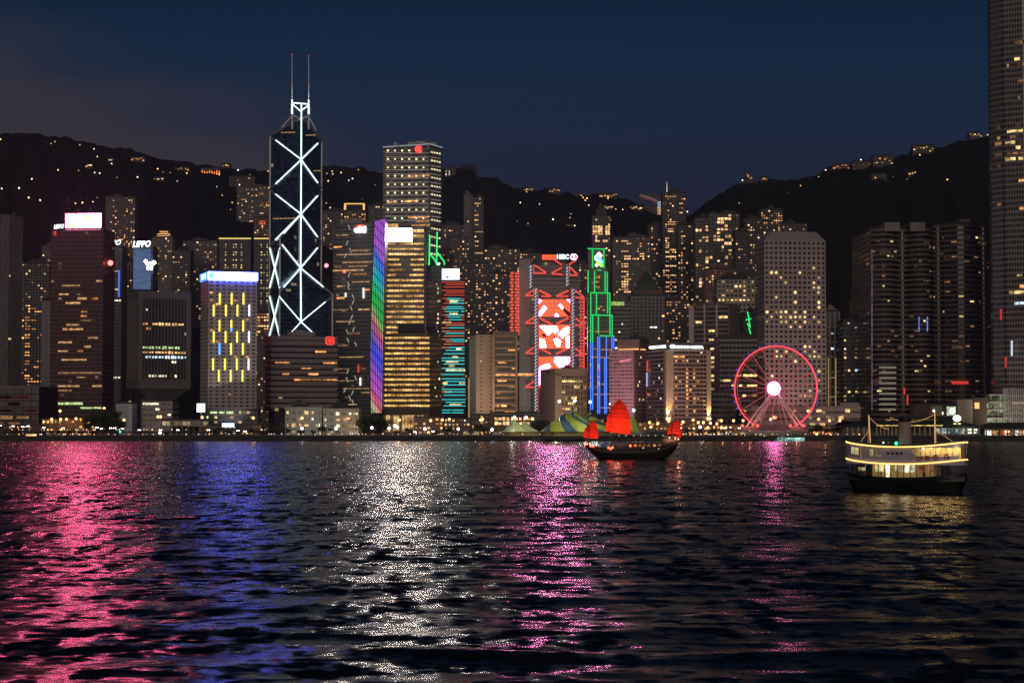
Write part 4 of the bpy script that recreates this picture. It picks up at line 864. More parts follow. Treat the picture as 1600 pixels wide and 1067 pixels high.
mb.build('curved_flank', plain('flank_dark', (.05, .05, .055), .5), b.root)
for i in range(7):
    t_ = (i + .5) / 7; pts_ = [P(strip_x(t_, y - (t_ * 4 if y < 360 else 0)), y - (t_ * 4 if y < 360 else 0), 1603 - 7 * t_ - .7) for y in ys_]
    MB().tube(pts_, .40, 6).build('rainbow_light_tube', RB, b.root)
# slim grey tower with green neon frames
b = Bld('office_tower', 'slim grey concrete tower topped by green neon mast frames', corner(662, 674, 694, 1720, 20), 416, facade('f_slimg', (.22, .22, .19), (.06, .06, .06), wx=(.3, .7), wz=(.3, .6), jit=.15), bw=5, fh=3.7, cat='tower'); 
GN = em('green_neon', (.04, .9, .18), 1.5, True); GM = plain('green_pole', (.1, .25, .12), .5)
for (p, q) in (((671.5, 367), (670.5, 414)), ((683, 363), (682, 414)), ((672, 396), (682.5, 411)), ((684, 395), (694, 409)), ((694, 409), (694.5, 414)), ((671.5, 396), (670, 414))): MB().bar(P(p[0], p[1], 1716), P(q[0], q[1], 1716), 1.1).build('neon_tube', GN, b.root)
mb = MB()
for px, yt in ((671.5, 366), (683, 362)): mb.bar(P(px, yt, 1717.5), P(px - 1, 418, 1717.5), .7)
mb.bar(P(684, 395, 1717.5), P(695, 410, 1717.5), .6); mb.build('mast_frame', GM, b.root)
MB().ball(P(685, 412.5, 1714), 1.3, 0, 6, 4).build('flood_light', em('neon_spot', (.5, 1, .7), 3), b.root)
# ------------------------------------------------------------------ tower with cyan and red led lines
YL = 1590
b = Bld('office_tower', 'dark tower wrapped in red and cyan horizontal light lines', corner(666, 690, 727.5, YL, 14), 440, facade('f_led', (.06, .05, .055), (.02, .018, .022), wx=(.1, .9), wz=(.3, .85), lit=.05, lits=.5), bw=3, fh=3.6, cat='tower', plant=1); f0 = face_of(b, 710); f3 = face_of(b, 678)
b.litpx(f3, [(684, 415 + 14 * i + (i % 3) * 3) for i in range(8)] + [(682, 503), (685, 506), (684, 568, 1), (686, 595), (680, 604), (683, 620)], W_PALE)
b.litpx(f0, [(704, 470, 3), (694, 503, 3), (706, 494, 3), (697, 567, 4), (703, 569, 2), (690, 596, 2), (712, 547, 2), (702, 579, 6), (716, 578, 3), (700, 597, 3), (706, 631, 4), (690, 614, 3), (717, 600, 2), (709, 560, 2)], W_YEL, wh=.5)
CY = em('line_cyan', (.05, .62, .62), 1.3); RD = em('line_red', (.85, .10, .06), .9); OR = em('line_salmon', (.8, .30, .2), .8)
rg = random.Random(12); y = 441.0; i = 0
while y < 648:
    off = [0, 6, 3][i % 3]; x0 = 690.5 + off * (1 if rg.random() < .8 else 0); x1 = 725.5 + (1.5 if y > 585 else 0)
    if y < 462: segs = [(x0, x1, RD)]
    elif y < 500: xm = x0 + rg.uniform(3, 9); segs = [(x0, xm, RD), (xm, x1 - rg.uniform(0, 9), CY), (x1 - 5, x1, RD if rg.random() < .7 else CY)]
    elif y < 545: segs = [(x0, x0 + 12, OR if rg.random() < .6 else CY), (x0 + 12, x1, RD if rg.random() < .35 else CY)] if rg.random() < .8 else [(x0, x1, OR)]
    else: segs = [(x0, x1, CY)]
    if y > 640: segs = [(691, 704, CY), (706, 724, CY)]
    for (s0, s1, mt) in segs:
        if s1 - s0 < 1: continue
        MB().bar(b.point(f0, s0, y, .6), b.point(f0, s1, y, .6), .62).build('light_line', mt, b.root)
    y += [3.2, 4.1, 5.2][i % 3] * (1.3 if y > 540 else 1.02); i += 1
mb = MB(); mb.box(*[P(690.5, 430, YL - 3).x, P(718, 430, YL - 3).x], YL - 4, YL - 2, Z(437.5, YL), Z(420.5, YL)); mb.build('roof_screen', em('roof_screen', (.72, .82, 1), 2.0, True), b.root)
mb = MB(); q = lambda x, y: P(x, y, YL - 4.2); 
for (x0, y0, x1, y1) in ((696.5, 427, 700.5, 428), (697, 432, 701, 434.5), (707, 427.5, 711, 428.5)): a_, c_ = q(x0, y1), q(x1, y0); mb.box(a_.x, c_.x, YL - 4.3, YL - 4.1, a_.z, c_.z)
mb.build('screen_picture', plain('screen_dark', (.02, .02, .05), .5), b.root)
mb = MB(); mb.box(P(695, 440, YL).x, P(713, 440, YL).x, YL - 2, YL + 3, b.z1, Z(437.5, YL)); mb.build('screen_support', DARKM, b.root)
# ------------------------------------------------------------------ slab hotel
b = Bld('slab_tower', 'pale windowless slab wing with a column of tiny windows', corner(733, 744, 774, 1560, 12), 523, facade('f_slabw', (.52, .41, .33), (.05, .04, .035), wx=(.42, .62), wz=(.35, .6), jit=.06), bw=7.5, fh=3.4, plant=1, cat='tower')
b.litpx(face_of(b, 760), [(754, 559), (754, 565)], W_WARM, wx=.15, wh=.3)
b2 = Bld('banded_tower', 'warm lit wing with stacked curved balcony bands beside the pale slab wing', rect(771, 809, 1552, 30), 523, facade('f_bands', (.33, .24, .17), (.03, .022, .018), wx=(.02, .98), wz=(.05, .6), lit=.05, lits=.5), bw=3, fh=5.1, plant=1, par=2.5, roof=plain('balc_roof', (.34, .27, .22), .8), cat='tower')
mb = MB(); a, d, l, k, u = b2.walls[0]
for j in range(b2.nf):
    zb = b2.z0 + (j + .62) * b2.fh; c = [(a.x + l * t_, a.y - 2.6 * math.sin(math.pi * t_) ** .5 - .3) for t_ in np.linspace(0, 1, 9)]; mb.prism([(a.x, a.y + .2)] + c + [(a.x + l, a.y + .2)][::1], zb, zb + 1.5)
mb.build('balcony_bands', plain('balcony_stone', (.50, .36, .26), .8), b2.root)
for x_ in (771.5, 807): q = P(x_, 600, 1549); MB().box(q.x - .9, q.x + .9, 1548, 1552, 3, b2.z1).build('edge_pier', plain('balcony_stone', (.50, .36, .26), .8), b2.root)
b2.litpx(0, [(777, 564, 3), (785, 564, 2), (775, 590, 12), (779, 597, 3), (787, 597, 2), (800, 578, 2), (776, 631, 2), (783, 631, 2), (790, 631), (802, 631, 2), (793, 640, 4), (775, 614, 2), (800, 545, 3), (795, 607, 3)], W_AMB, wh=.4)
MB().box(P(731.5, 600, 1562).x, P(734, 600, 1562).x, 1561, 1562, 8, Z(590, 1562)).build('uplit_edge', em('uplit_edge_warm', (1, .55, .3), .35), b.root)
# ------------------------------------------------------------------ bank tower with red trusses and picture screens
YB = 1850.0
root = empty('truss_tower', (X(860, YB), YB, 3), 'steel bank tower with red coat hanger trusses, ladder masts and stacked picture screens', 'tower')
def q_(x, y, dy=0): return P(x, y, YB + dy)
def pbox(x0, y0, x1, y1, mat, nm, dep=20, dy=0, lab=None, uvb=None, par=None):
    a_, c_ = P(x0, y1, YB + dy), P(x1, y0, YB + dy)
    if uvb:
        mb = MB(); k = max(1, round((c_.x - a_.x) / uvb[0])); f_ = max(1, round((c_.z - a_.z) / uvb[1])); Y0, Y1 = YB + dy, YB + dy + dep; z0, z1 = a_.z, c_.z
        mb.face([(a_.x, Y0, z0), (c_.x, Y0, z0), (c_.x, Y0, z1), (a_.x, Y0, z1)], 0, [(0, 0), (k, 0), (k, f_), (0, f_)])
        mb.face([(c_.x, Y0, z0), (c_.x, Y1, z0), (c_.x, Y1, z1), (c_.x, Y0, z1)], 0, [(0, 0), (6, 0), (6, f_), (0, f_)]); mb.face([(a_.x, Y1, z0), (a_.x, Y0, z0), (a_.x, Y0, z1), (a_.x, Y1, z1)], 0, [(0, 0), (6, 0), (6, f_), (0, f_)])
        mb.face([(c_.x, Y1, z0), (a_.x, Y1, z0), (a_.x, Y1, z1), (c_.x, Y1, z1)], 0, [(0, 0), (k, 0), (k, f_), (0, f_)]); mb.face([(a_.x, Y0, z1), (c_.x, Y0, z1), (c_.x, Y1, z1), (a_.x, Y1, z1)])
    else: mb = MB(); mb.box(a_.x, c_.x, YB + dy, YB + dy + dep, a_.z, c_.z)
    o = mb.build(nm, mat, par or root)
    if lab: o['label'] = lab
    return o
HG = facade('f_truss', (.13, .125, .13), (.03, .03, .036), wx=(.05, .95), wz=(.2, .9), lit=.03, lits=.4, grough=.15)
HS = facade('f_service', (.36, .36, .33), (.2, .2, .19), wx=(.46, .54), wz=(.0, 1))
pbox(829, 470, 905, 660, HG, 'glass_block', 30, 0, None, (3, 3.9)); pbox(826, 414, 889, 471, HG, 'upper_block', 24, 8, None, (3, 3.9)); pbox(846, 404, 884, 415, HG, 'top_block', 20, 12, None, (3, 3.9))
pbox(811, 405, 829, 660, HS, 'service_tower', 24, 4, None, (6, 3.9)); pbox(889, 424, 906, 471, HG, 'side_block', 20, 14, None, (3, 3.9)); pbox(820, 402, 831, 420, plain('svc_top', (.14, .14, .14), .8), 'service_head', 12, 6)
RT = em('truss_red', (1, .10, .075), .95); RS = plain('truss_steel', (.3, .06, .05), .5)
def rbar(x0, y0, x1, y1, w=1.5, dy=-2.0, nm='red_truss', m_=None): MB().bar(q_(x0, y0, dy), q_(x1, y1, dy), w).build(nm, m_ or RT, root)
for y in (462, 505, 552, 605):      # hangers: outer triangles and the inner V
    rbar(821, y + 0, 834, y - 9); rbar(821, y, 834, y)
    if y < 600: rbar(843, y - 8, 861, y + 1, 2.0); rbar(888, y - 8, 869, y + 1, 2.0)
    if y < 480: rbar(846, y + 1, 861, y + 1); rbar(870, y + 1, 888, y + 1)
    if y < 560: rbar(899, y - 8, 912, y + 2); rbar(898, y + 3, 910, y + 3)
    if y > 600: rbar(841, y - 2, 850, y + 4, 1.6)
for x0, y0, x1, y1 in ((836, 415, 853, 426), (835, 427, 853, 427), (878, 418, 862, 427), (862, 428, 879, 429), (866, 406, 878, 414), (889, 413, 900, 407), (890, 417, 902, 429), (889, 430, 902, 430)): rbar(x0, y0, x1, y1, 1.5)
for x, y0, y1 in ((834, 450, 462), (834, 492, 506), (840.5, 452, 640), (892.5, 450, 580), (834, 413, 428), (890, 412, 430)): rbar(x, y0, x, y1, .8, -2.3)
ML = em('mast_bulb', (.85, .88, 1), .9); MS = plain('mast_steel', (.24, .24, .27), .5, .4)
for (x, y0, y1) in ((829.5, 414, 452), (886.5, 416, 450), (837.5, 450, 645), (895.5, 451, 582)):
    mb = MB(); lb_ = MB()
    for s_ in (-2.2, 2.2): mb.bar(q_(x + s_, y0, -3), q_(x + s_, y1, -3), .9)
    y = y0
    while y < y1 - 4:
        mb.bar(q_(x - 2.2, y, -3), q_(x + 2.2, y, -3), .5); lb_.bar(q_(x - 1.3, y + 3.0, -3.6), q_(x + 1.4, y + 1.2, -3.6), .75); lb_.ball(q_(x - 1.2, y + 4.2, -3.6), .55, 0, 5, 3); y += 5.2
    mo = mb.build('ladder_mast', MS, root); lb_.build('mast_lights', ML, mo)
SW = em('screen_white_pink', (1, .34, .70), 5.5, True); SW2 = em('screen_white_hot', (1, .28, .66), 105, True); SO = em('screen_orange', (1, .16, .06), 1.2); SD = em('screen_maroon', (.16, .01, .03), .5)
def screen(x0, x1, y0, y1, shapes, cut=None):
    sr = pbox(x0, y0, x1, y1, SO, 'picture_screen', 1.2, -1.6)
    for (pts_, m_, nm) in shapes:
        mb = MB(); f_ = [q_(x0 + (x1 - x0) * u_, y0 + (y1 - y0) * v_, -1.9) for u_, v_ in pts_]; bk_ = [p + Vector((0, .4, 0)) for p in f_]
        n_ = len(f_); mb.face(f_[::-1]); 
        for i in range(n_): mb.face([f_[i], f_[(i + 1) % n_], bk_[(i + 1) % n_], bk_[i]])
        mb.build(nm, m_, sr)
    grid = MB()
    for k in range(5): grid.bar(q_(x0, y0 + (y1 - y0) * k / 4, -2.1), q_(x1, y0 + (y1 - y0) * k / 4, -2.1), .22)
    for k in range(3): grid.bar(q_(x0 + (x1 - x0) * k / 2, y0, -2.1), q_(x0 + (x1 - x0) * k / 2, y1, -2.1), .3)
    grid.build('screen_joints', plain('joint_red', (.35, .05, .03), .6), sr)
    return sr
wq = lambda *p: (p, SW, 'bright_picture'); dq = lambda *p: (p, SD, 'dark_picture')
screen(841.5, 891, 467.5, 495, [wq((0, 0), (.07, 0), (.1, .12), (.0, .3)), wq((.17, .33), (.28, .5), (.07, .98), (.0, .95), (.0, .75)), wq((.87, .0), (1, 0), (1, .25)), wq((.68, .22), (.80, .48), (.76, .62), (.62, .36)), wq((.52, .80), (.60, .80), (.66, 1), (.5, 1)), dq((.80, .48), (1, .78), (1, .98), (.94, .96), (.76, .62))])
hq = lambda *p: (p, SW2, 'bright_picture'); oq = lambda *p: (p, SO, 'orange_picture')
screen(841.5, 891, 507, 545, [hq((.04, .06), (.24, .06), (.40, .34), (.30, .44)), hq((.30, .06), (.56, .06), (.62, .26), (.52, .38)), hq((.04, .58), (.18, .62), (.24, .94), (.04, .94)), hq((.62, .42), (.80, .16), (.96, .10), (.96, .34), (.76, .56)), hq((.48, .62), (.58, .54), (.70, .70), (.66, .92), (.58, .92)), hq((.86, .58), (.96, .46), (.96, .94), (.88, .94)), dq((.10, .36), (.2, .40), (.26, .52), (.14, .5))])
screen(841.5, 891, 557, 602, [wq((.5, 0), (1, 0), (1, .18), (.9, .3), (1, .5), (.78, .5), (.48, .22)), wq((.06, .32), (.34, .22), (.40, .36), (.2, .5), (.18, 1), (0, 1), (0, .4)), ([(.62, .10), (.80, .10), (.98, .42), (.86, .5)], SO, 'orange_picture')])
# red neon column and right hand column
NB = em('neon_brick', (1, .16, .09), .85); 
for (x0, x1, y0, y1, nm) in ((796, 811, 424, 524, 'red_light_column'), (905, 913, 464, 580, 'red_light_column')):
    o = pbox(x0, y0, x1, y1, plain('neon_back', (.14, .05, .045), .7), nm, 12, 3)
    mb = MB(); y = y0 + 1
    while y < y1 - 2:
        for c in range(2):
            xc_ = x0 + (x1 - x0) * (c + .5) / 2 + ((int(y / 5) % 2) * 1.4 - .7); wdt = (x1 - x0) * .17
            mb.box(q_(xc_ - wdt, y, 2).x, q_(xc_ + wdt, y, 2).x, YB + 1.6, YB + 2.9, q_(0, y + 3.3).z, q_(0, y).z)
        y += 5
    mb.build('neon_cells', NB, o)
    MB().bar(q_(x1 - .3, y0, 1), q_(x1 - .3, y1, 1), .9).build('red_neon_edge', RT, o)
o = pbox(847, 398, 869, 406, em('sign_orange', (1, .13, .05), 1.2), 'roof_sign_panel', 1.5, -4)
pbox(869, 396.5, 890, 406, em('sign_dark', (.03, .06, .06), .5), 'roof_sign_panel', 1.5, -4, 'dark panel behind white letters')
text(root, 'HSBC', q_(870, 405.3, -5), q_(889, 405.3, -5), M(8, YB), em('sign_letters', (.78, 1, .93), 1.7), 'roof_sign_letters', bold=.06)
mb = MB(); h0 = [q_(x, y, -5) for x, y in ((890.5, 401.5), (893, 397), (900, 397), (903, 401.5), (900, 406), (893, 406))]; mb.face(h0[::-1]); mb.face([p + Vector((0, .8, 0)) for p in h0])
for i in range(6): mb.face([h0[i], h0[(i + 1) % 6], h0[(i + 1) % 6] + Vector((0, .8, 0)), h0[i] + Vector((0, .8, 0))])
mb.build('hexagon_logo', em('hex_white', (1, .45, .55), 5, True), root)
mb = MB(); 
for t_ in (((891.5, 401.5), (896.5, 401.5), (893.5, 398)), ((902, 401.5), (896.8, 401.5), (900, 398)), ((891.5, 401.7), (893.5, 405), (896.5, 401.7)), ((902, 401.7), (900, 405), (896.8, 401.7))):
    if t_[0][1] > 401.6 or True: mb.face([q_(x, y, -5.1) for x, y in t_])
mb.build('hexagon_logo_red', em('hex_red', (1, .05, .05), 1.6), root)
# ------------------------------------------------------------------ stepped tower with neon outlines
YS = 1780.0
root = empty('stepped_tower', (X(940, YS), YS, 3), 'stepped dark tower outlined in green neon above and blue neon below', 'tower'); SCR = root
def s_(x, y, dy=0): return P(x, y, YS + dy)
SF = facade('f_stepped', (.10, .085, .075), (.03, .026, .028), wx=(.12, .88), wz=(.3, .85), lit=.03, lits=.5)
tiers = [(920.5, 946.5, 388, 421, 14), (918.5, 949.5, 420, 458, 12), (922, 953, 457, 493, 9), (925, 956.5, 492, 525, 6), (928, 959, 524, 660, 0)]
for (x0, x1, y0, y1, dy) in tiers:
    a_, c_ = s_(x0, 660, dy), s_(x1, y0, dy); mb = MB(); k = round((c_.x - a_.x) / 3); f_ = round((c_.z - 3) / 3.8); Y0, Y1 = YS + dy, YS + 30
    mb.face([(a_.x, Y0, 3), (c_.x, Y0, 3), (c_.x, Y0, c_.z), (a_.x, Y0, c_.z)], 0, [(0, 0), (k, 0), (k, f_), (0, f_)])
    for xx_ in (a_.x, c_.x): 
        pts_ = [(xx_, Y0, 3), (xx_, Y1, 3), (xx_, Y1, c_.z), (xx_, Y0, c_.z)]; mb.face(pts_ if xx_ == c_.x else pts_[::-1], 0, [(0, 0), (8, 0), (8, f_), (0, f_)])
    mb.face([(a_.x, Y0, c_.z), (c_.x, Y0, c_.z), (c_.x, Y1, c_.z), (a_.x, Y1, c_.z)]); mb.build('stepped_block', SF, root)
BN = em('blue_neon', (.05, .16, 1), 1.9, True); GN2 = em('green_neon_line', (.02, .8, .16), 1.1, True)
def nl(x0, y0, x1, y1, m_=GN2, dy=-1.2, w=.95):
    if x0 == x1 and m_ is GN2 and y1 > 535 > y0: nl(x0, y0, x1, 535, GN2, dy, w); nl(x0, 535, x1, y1, BN, dy, w); return
    MB().bar(s_(x0, y0, dy), s_(x1, y1, dy), w).build('neon_tube', m_, root)
for (x, y0, y1, dy) in ((926, 390, 419, 13), (943.5, 389, 419, 13), (919, 423, 457, 11), (929, 423, 457, 11), (945.5, 424, 456, 11), (949, 425, 458, 11),
                        (923, 458, 640, 8), (932, 459, 492, 8), (949.5, 459, 490, 8), (953, 459, 492, 8), (926, 492, 640, 5), (935, 492, 522, 5), (953, 492, 523, 5), (956.5, 493, 524, 5)): nl(x, y0, x, y1, GN2, dy - 1.5)
for (x0, y0, x1, y1, dy) in ((918, 388.5, 947, 389.5, 13), (933, 422, 939, 422.5, 11), (922, 457.5, 954, 458, 8), (924.5, 492, 957, 493, 5), (936.5, 524.5, 959.5, 525, -1)): nl(x0, y0, x1, y1, GN2, dy - 1.4)
for (x, y0, y1) in ((934, 526, 646), (936.8, 526, 646), (945, 558, 646), (947.5, 526, 646), (956, 527, 558), (959, 526, 545)): nl(x, y0, x, y1, BN, -1.5)
mb = MB()
rg = random.Random(4)
for i, c in enumerate(((1, .1, .2), (.1, 1, .4), (1, .5, .1), (.6, .2, 1))):
    mb = MB()
    for k in range(6): x = 935.5 + rg.uniform(-.4, .4) if k % 2 else 922.8; y = rg.uniform(560, 606); mb.bar(s_(x, y, -2.4), s_(x, y + 2, -2.4), 1.0)
    mb.build('coloured_sparks', em('spark%d' % i, c, .9), root)
for (y, x0, x1, dy) in ((517, 920, 926, 4), (518, 927, 955, 4), (545, 927, 932, -1), (546, 938, 956, -1), (558, 924, 932, -1), (558.5, 937, 955, -1), (600, 938, 945, -1), (616, 928, 934, -1), (616, 938, 956, -1), (637, 938, 955, -1)):
    MB().bar(s_(x0, y, dy - .3), s_(x1, y, dy - .3), .9).build('lit_floor', em('lit_floor_warm', (1, .5, .2), .55, tex=True), root)
mb = MB(); 
for (x, y, w_, h_) in ((935, 432, 3, 2), (934, 440, 3, 1.6), (934, 448, 3, 1.6), (935, 482, 2.4, 1.5), (944, 484, 2, 1.2), (929, 606, 2, 2), (954, 583, 2, 2), (939, 479, 1.5, 1.5)): a_ = s_(x, y, 4.6); mb.box(a_.x - w_ * .6, a_.x + w_ * .6, YS + (7 if y > 457 else 10.5), YS + (7.4 if y > 457 else 11), a_.z - h_ * .6, a_.z + h_ * .6)
mb.build('lit_windows_cluster', W_AMB, root)
def ribbon(pts, w, m_, nm, dy=10.5): 
    mb = MB(); mb.tube([s_(x, y, dy) for x, y in pts], w, 8); mb.build(nm, m_, root)
ribbon([(937.5, 395), (934.5, 398), (931, 402), (931, 405), (934, 406), (938, 409)], 1.35, em('logo_pale', (.9, 1, .85), 2.6), 'logo_ribbon', 9.4)
ribbon([(931, 402), (934, 404), (938, 405), (940, 408), (940, 411)], 1.5, em('logo_blue', (.08, .45, 1), 2.4, True), 'logo_ribbon', 8.8)
ribbon([(940.5, 398), (938.5, 400), (936.5, 402)], 1.2, em('logo_cream', (1, .75, .5), 2.2), 'logo_ribbon', 9)
ribbon([(933, 409), (936, 411.5), (939.5, 414), (941, 416.5)], 1.6, em('logo_green', (.25, 1, .1), 2.4, True), 'logo_ribbon', 8.8)
ribbon([(938, 409), (934, 412), (931, 416)], 1.3, em('logo_pale', (.9, 1, .85), 2.6), 'logo_ribbon', 9.4)
# ------------------------------------------------------------------ court block in front
b = Bld('office_block', 'beige block with a blank left wall and tall lit windows before the truss tower', corner(845, 868, 916, 1500, 13), 583, facade('f_court', (.42, .33, .25), (.05, .045, .035), wx=(.14, .86), wz=(.1, .8), lit=.14, lits=.45, litc=(1, .65, .3)), bw=2.6, fh=4.4, plant=1, par=3.5, roof=plain('court_stone', (.42, .34, .27), .8), cat='office block'); f0 = face_of(b, 895); f3 = face_of(b, 857)
a, d, l, k, u = b.walls[f3]; mb = MB(); mb.obox(a, d, l, .3, 3, b.z1); mb.build('blank_wall', plain('court_stone', (.42, .34, .27), .8), b.root)
a, d, l, k, u = b.walls[f0]; mb = MB(); mb.obox(a, d, 5, .5, 3, b.z1); mb.obox(a, d, l, .5, b.z1 - 2, b.z1)
for i in range(14): mb.obox(a + d * (5 + (l - 5) * i / 13 - .2), d, .4, .6, 8, b.z1 - 2)
mb.build('stone_frame', plain('court_stone', (.42, .34, .27), .8), b.root)
b.litpx(f0, [(878, 592, 2), (884, 592, 3), (890, 592, 3), (897, 592, 2), (902, 592, 2), (885, 598, 3), (893, 598, 3), (899, 598, 3), (870, 637), (875, 638, 2), (881, 637), (886, 638, 2), (872, 645, 3), (868, 629), (896, 626, 2), (880, 611), (888, 632, 2), (900, 607, 2)], W_YEL, wx=.8, wh=.5)
# ------------------------------------------------------------------ towers behind the hotels
b = Bld('office_tower', 'broad dark tower with a green pyramid roof behind the pink lit hotels', rect(985, 1039, 1960, 34), 462, facade('f_dome', (.11, .10, .10), (.045, .042, .045), wx=(.2, .8), wz=(.15, .85), lit=.015), bw=4, fh=3.8, plant=0, cat='tower', fin=.5, trim=plain('dome_rib', (.12, .11, .11), .8))
c = b.c; w_ = M(26, 1960); GR = plain('green_copper', (.05, .085, .06), .6)
mb = MB(); mb.box(c.x - w_ * .9, c.x + w_ * .9, c.y - 15, c.y + 15, b.z1, b.z1 + 6); mb.build('roof_storey', plain('dome_stone', (.17, .12, .10), .8), b.root)
def pyr(mb, cx, cyy, hw, hd, z0, z1, tw=.0):
    A = [(cx - hw, cyy - hd, z0), (cx + hw, cyy - hd, z0), (cx + hw, cyy + hd, z0), (cx - hw, cyy + hd, z0)]; B = [(cx - hw * tw, cyy - hd * tw, z1), (cx + hw * tw, cyy - hd * tw, z1), (cx + hw * tw, cyy + hd * tw, z1), (cx - hw * tw, cyy + hd * tw, z1)]
    mb.hexa(A, B); return mb
mb = MB(); z_ = b.z1 + 6; pyr(mb, c.x, c.y, w_ * .72, 13, z_, z_ + 8, .72); pyr(mb, c.x, c.y, w_ * .52, 9.4, z_ + 8, z_ + 19, .22); pyr(mb, c.x, c.y, w_ * .1, 2, z_ + 19, z_ + 26, .05); mb.build('pyramid_roof', GR, b.root)
b.litpx(0, [(1019, 510, 1), (1024, 510, 1)], em('sign_pair_white', (.9, .92, 1), 1.6), wx=.9, wh=.5); b.litpx(0, [(1027, 530), (1046, 520), (1036, 492)], W_WARM)
b = Bld('office_tower', 'dark office tower with a floodlit green yellow parapet', rect(955, 985, 1900, 30), 472, facade('f_par', (.10, .10, .095), (.03, .03, .03), wx=(.0, 1), wz=(.1, .7), lit=.01), bw=3, fh=4, plant=1, par=0, cat='tower', ledge=.3, trim=plain('par_trim', (.13, .13, .12), .7))
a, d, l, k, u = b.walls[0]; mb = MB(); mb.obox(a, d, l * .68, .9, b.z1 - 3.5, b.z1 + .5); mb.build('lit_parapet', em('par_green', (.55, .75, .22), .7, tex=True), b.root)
b.litpx(0, [(972, 507), (968, 517), (963, 543, 2), (960, 530)], W_PALE)
b = Bld('office_tower', 'banded office tower with pale vertical fins beside the pyramid roofed tower', corner(1077, 1138, 1156, 1700, -12), 478, facade('f_fins', (.20, .16, .145), (.02, .018, .02), wx=(.0, 1), wz=(.0, .58), lit=.02, lits=.4), bw=3, fh=4.0, plant=2, cat='tower', ledge=.35, trim=plain('fin_band', (.20, .165, .155), .8)); f0 = face_of(b, 1110); f1 = face_of(b, 1148)
mb = MB(); a, d, l, k, u = b.walls[f0]; FW = plain('pale_fin', (.50, .46, .45), .7)
for px, wd in ((1077.3, 4.6), (1100.5, 1.1), (1119.5, 1.3)): q = b.point(f0, px, 560); mb.obox((q.x, q.y), d, wd, 1.2, 3, b.z1 + 1.5)
mb.build('pale_fins', FW, b.root); a, d, l, k, u = b.walls[f1]; mb = MB(); mb.obox(a, d, l, .4, 3, b.z1 + 1); mb.build('pale_end_wall', plain('pale_end', (.33, .30, .28), .8), b.root)
b.litpx(f0, [(1108, 529, 5), (1112, 529, 5), (1110, 547, 5), (1107, 559, 8), (1113, 559, 5), (1109, 576, 8), (1110, 567, 3), (1106, 588, 4), (1110, 519, 2), (1134, 495, 3), (1108, 606, 3), (1111, 597, 4), (1124, 540, 3), (1088, 505, 2)], W_YEL, wx=.9, wh=.45)
b = Bld('office_block', 'white grid fronted office block with square windows behind the finned tower', rect(1121, 1180, 1860, 30), 437, facade('f_whitegrid', (.46, .43, .38), (.02, .02, .022), wx=(.2, .84), wz=(.2, .8), lit=.05, lits=.6, jit=.06), bw=4.2, fh=4.4, plant=2, cat='office block')
b.lit(0, 26, 441, 520, (W_AMB, W_WARM, W_YEL), 'scatter', 5); b.litpx(0, [(1124 + 4.4 * i, 468.5) for i in range(10)], W_YEL, wh=.4)
mb = MB()
for (p0_, p1_) in (((1168, 487), (1170, 497)), ((1170, 497), (1172, 512)), ((1165, 500), (1174, 498)), ((1168, 505), (1170, 510)), ((1170, 512), (1173, 522))): mb.bar(P(*p0_, 1830), P(*p1_, 1830), .9)
r_ = empty('neon_figure', (X(1170, 1831), 1832, Z(525, 1831)), 'green neon outline figure hanging between the finned and round windowed towers', 'neon sign'); mb.build('neon_tubes', GN, r_)
mb = MB(); mb.bar(P(1168, 526, 1830), P(1178, 526, 1830), 1.1); mb.bar(P(1170, 530, 1830), P(1176, 531, 1830), .9); mb.build('blue_neon_base', em('neon_teal', (.05, .5, .8), .8), r_)
b = Bld('office_tower', 'thin dark tower filling the slot beside the round windowed tower', rect(1160, 1184, 1835, 20), 490, facade('f_slot', (.05, .05, .055), lit=.03), cat='tower')
b.litpx(0, [(1170, 476, 3)], W_PALE)
# ------------------------------------------------------------------ pink lit hotels
PK = (.52, .36, .36)
b = Bld('hotel', 'pink washed hotel with a fine tiled front, left of its twin', corner(952, 989, 1011, 1560, -14), 549, facade('f_pinkl', (.50, .33, .35), (.17, .11, .13), wx=(.08, .92), wz=(.30, .75), jit=.05), bw=3.2, fh=2.9, plant=0, par=1.0, roof=plain('pink_roof', (.42, .30, .30), .8), cat='hotel'); fL = face_of(b, 975); fR = face_of(b, 1000)
a, d, l, k, u = b.walls[fR]; mb = MB(); mb.obox(a, d, 4.5, .35, 3, b.z1); mb.build('pale_corner_strip', plain('hotel_strip', (.52, .40, .33), .8), b.root)
b.litpx(fR, [(1002, 556), (999, 568, 1), (1000, 595), (997, 604), (1004, 623, 2), (1000, 623)], W_YEL, wx=.5, wh=.6)
q0, q1 = b.point(fL, 968, 564.5, .4), b.point(fL, 986, 562, .4); mb = MB(); mb.bar(q0, q1, 1.0); mb.build('red_white_sign', em('sign_redwhite', (1, .3, .35), 1.0), b.root)
bb = Bld('hotel', 'set back pink upper storeys with a row of amber soffit lamps above the left hotel', corner(965, 999, 1015, 1590, -14), 533, plain('pink_upper', (.46, .27, .29), .8), plant=1, roof=plain('pink_roof', (.42, .30, .30), .8), cat='hotel')
for i in range(8):
    q = bb.point(face_of(bb, 980), 968 + i * 4, 546.5 - i * .15, .5); MB().box(q.x - .9, q.x + .9, q.y - .4, q.y + .2, q.z - .6, q.z + .6).build('soffit_lamp', em('soffit_amber', (1, .5, .15), 1.3), bb.root)
for i in range(4):
    q = bb.point(face_of(bb, 1008), 1002 + i * 3.4, 546, .5); MB().box(q.x - .9, q.x + .9, q.y - .4, q.y + .2, q.z - .6, q.z + .6).build('soffit_lamp', em('soffit_amber', (1, .5, .15), 1.3), bb.root)
HM = facade('f_hotelr', (.31, .235, .215), (.03, .025, .03), wx=(.10, .90), wz=(.28, .78), jit=.06, lit=.03, lits=.6)
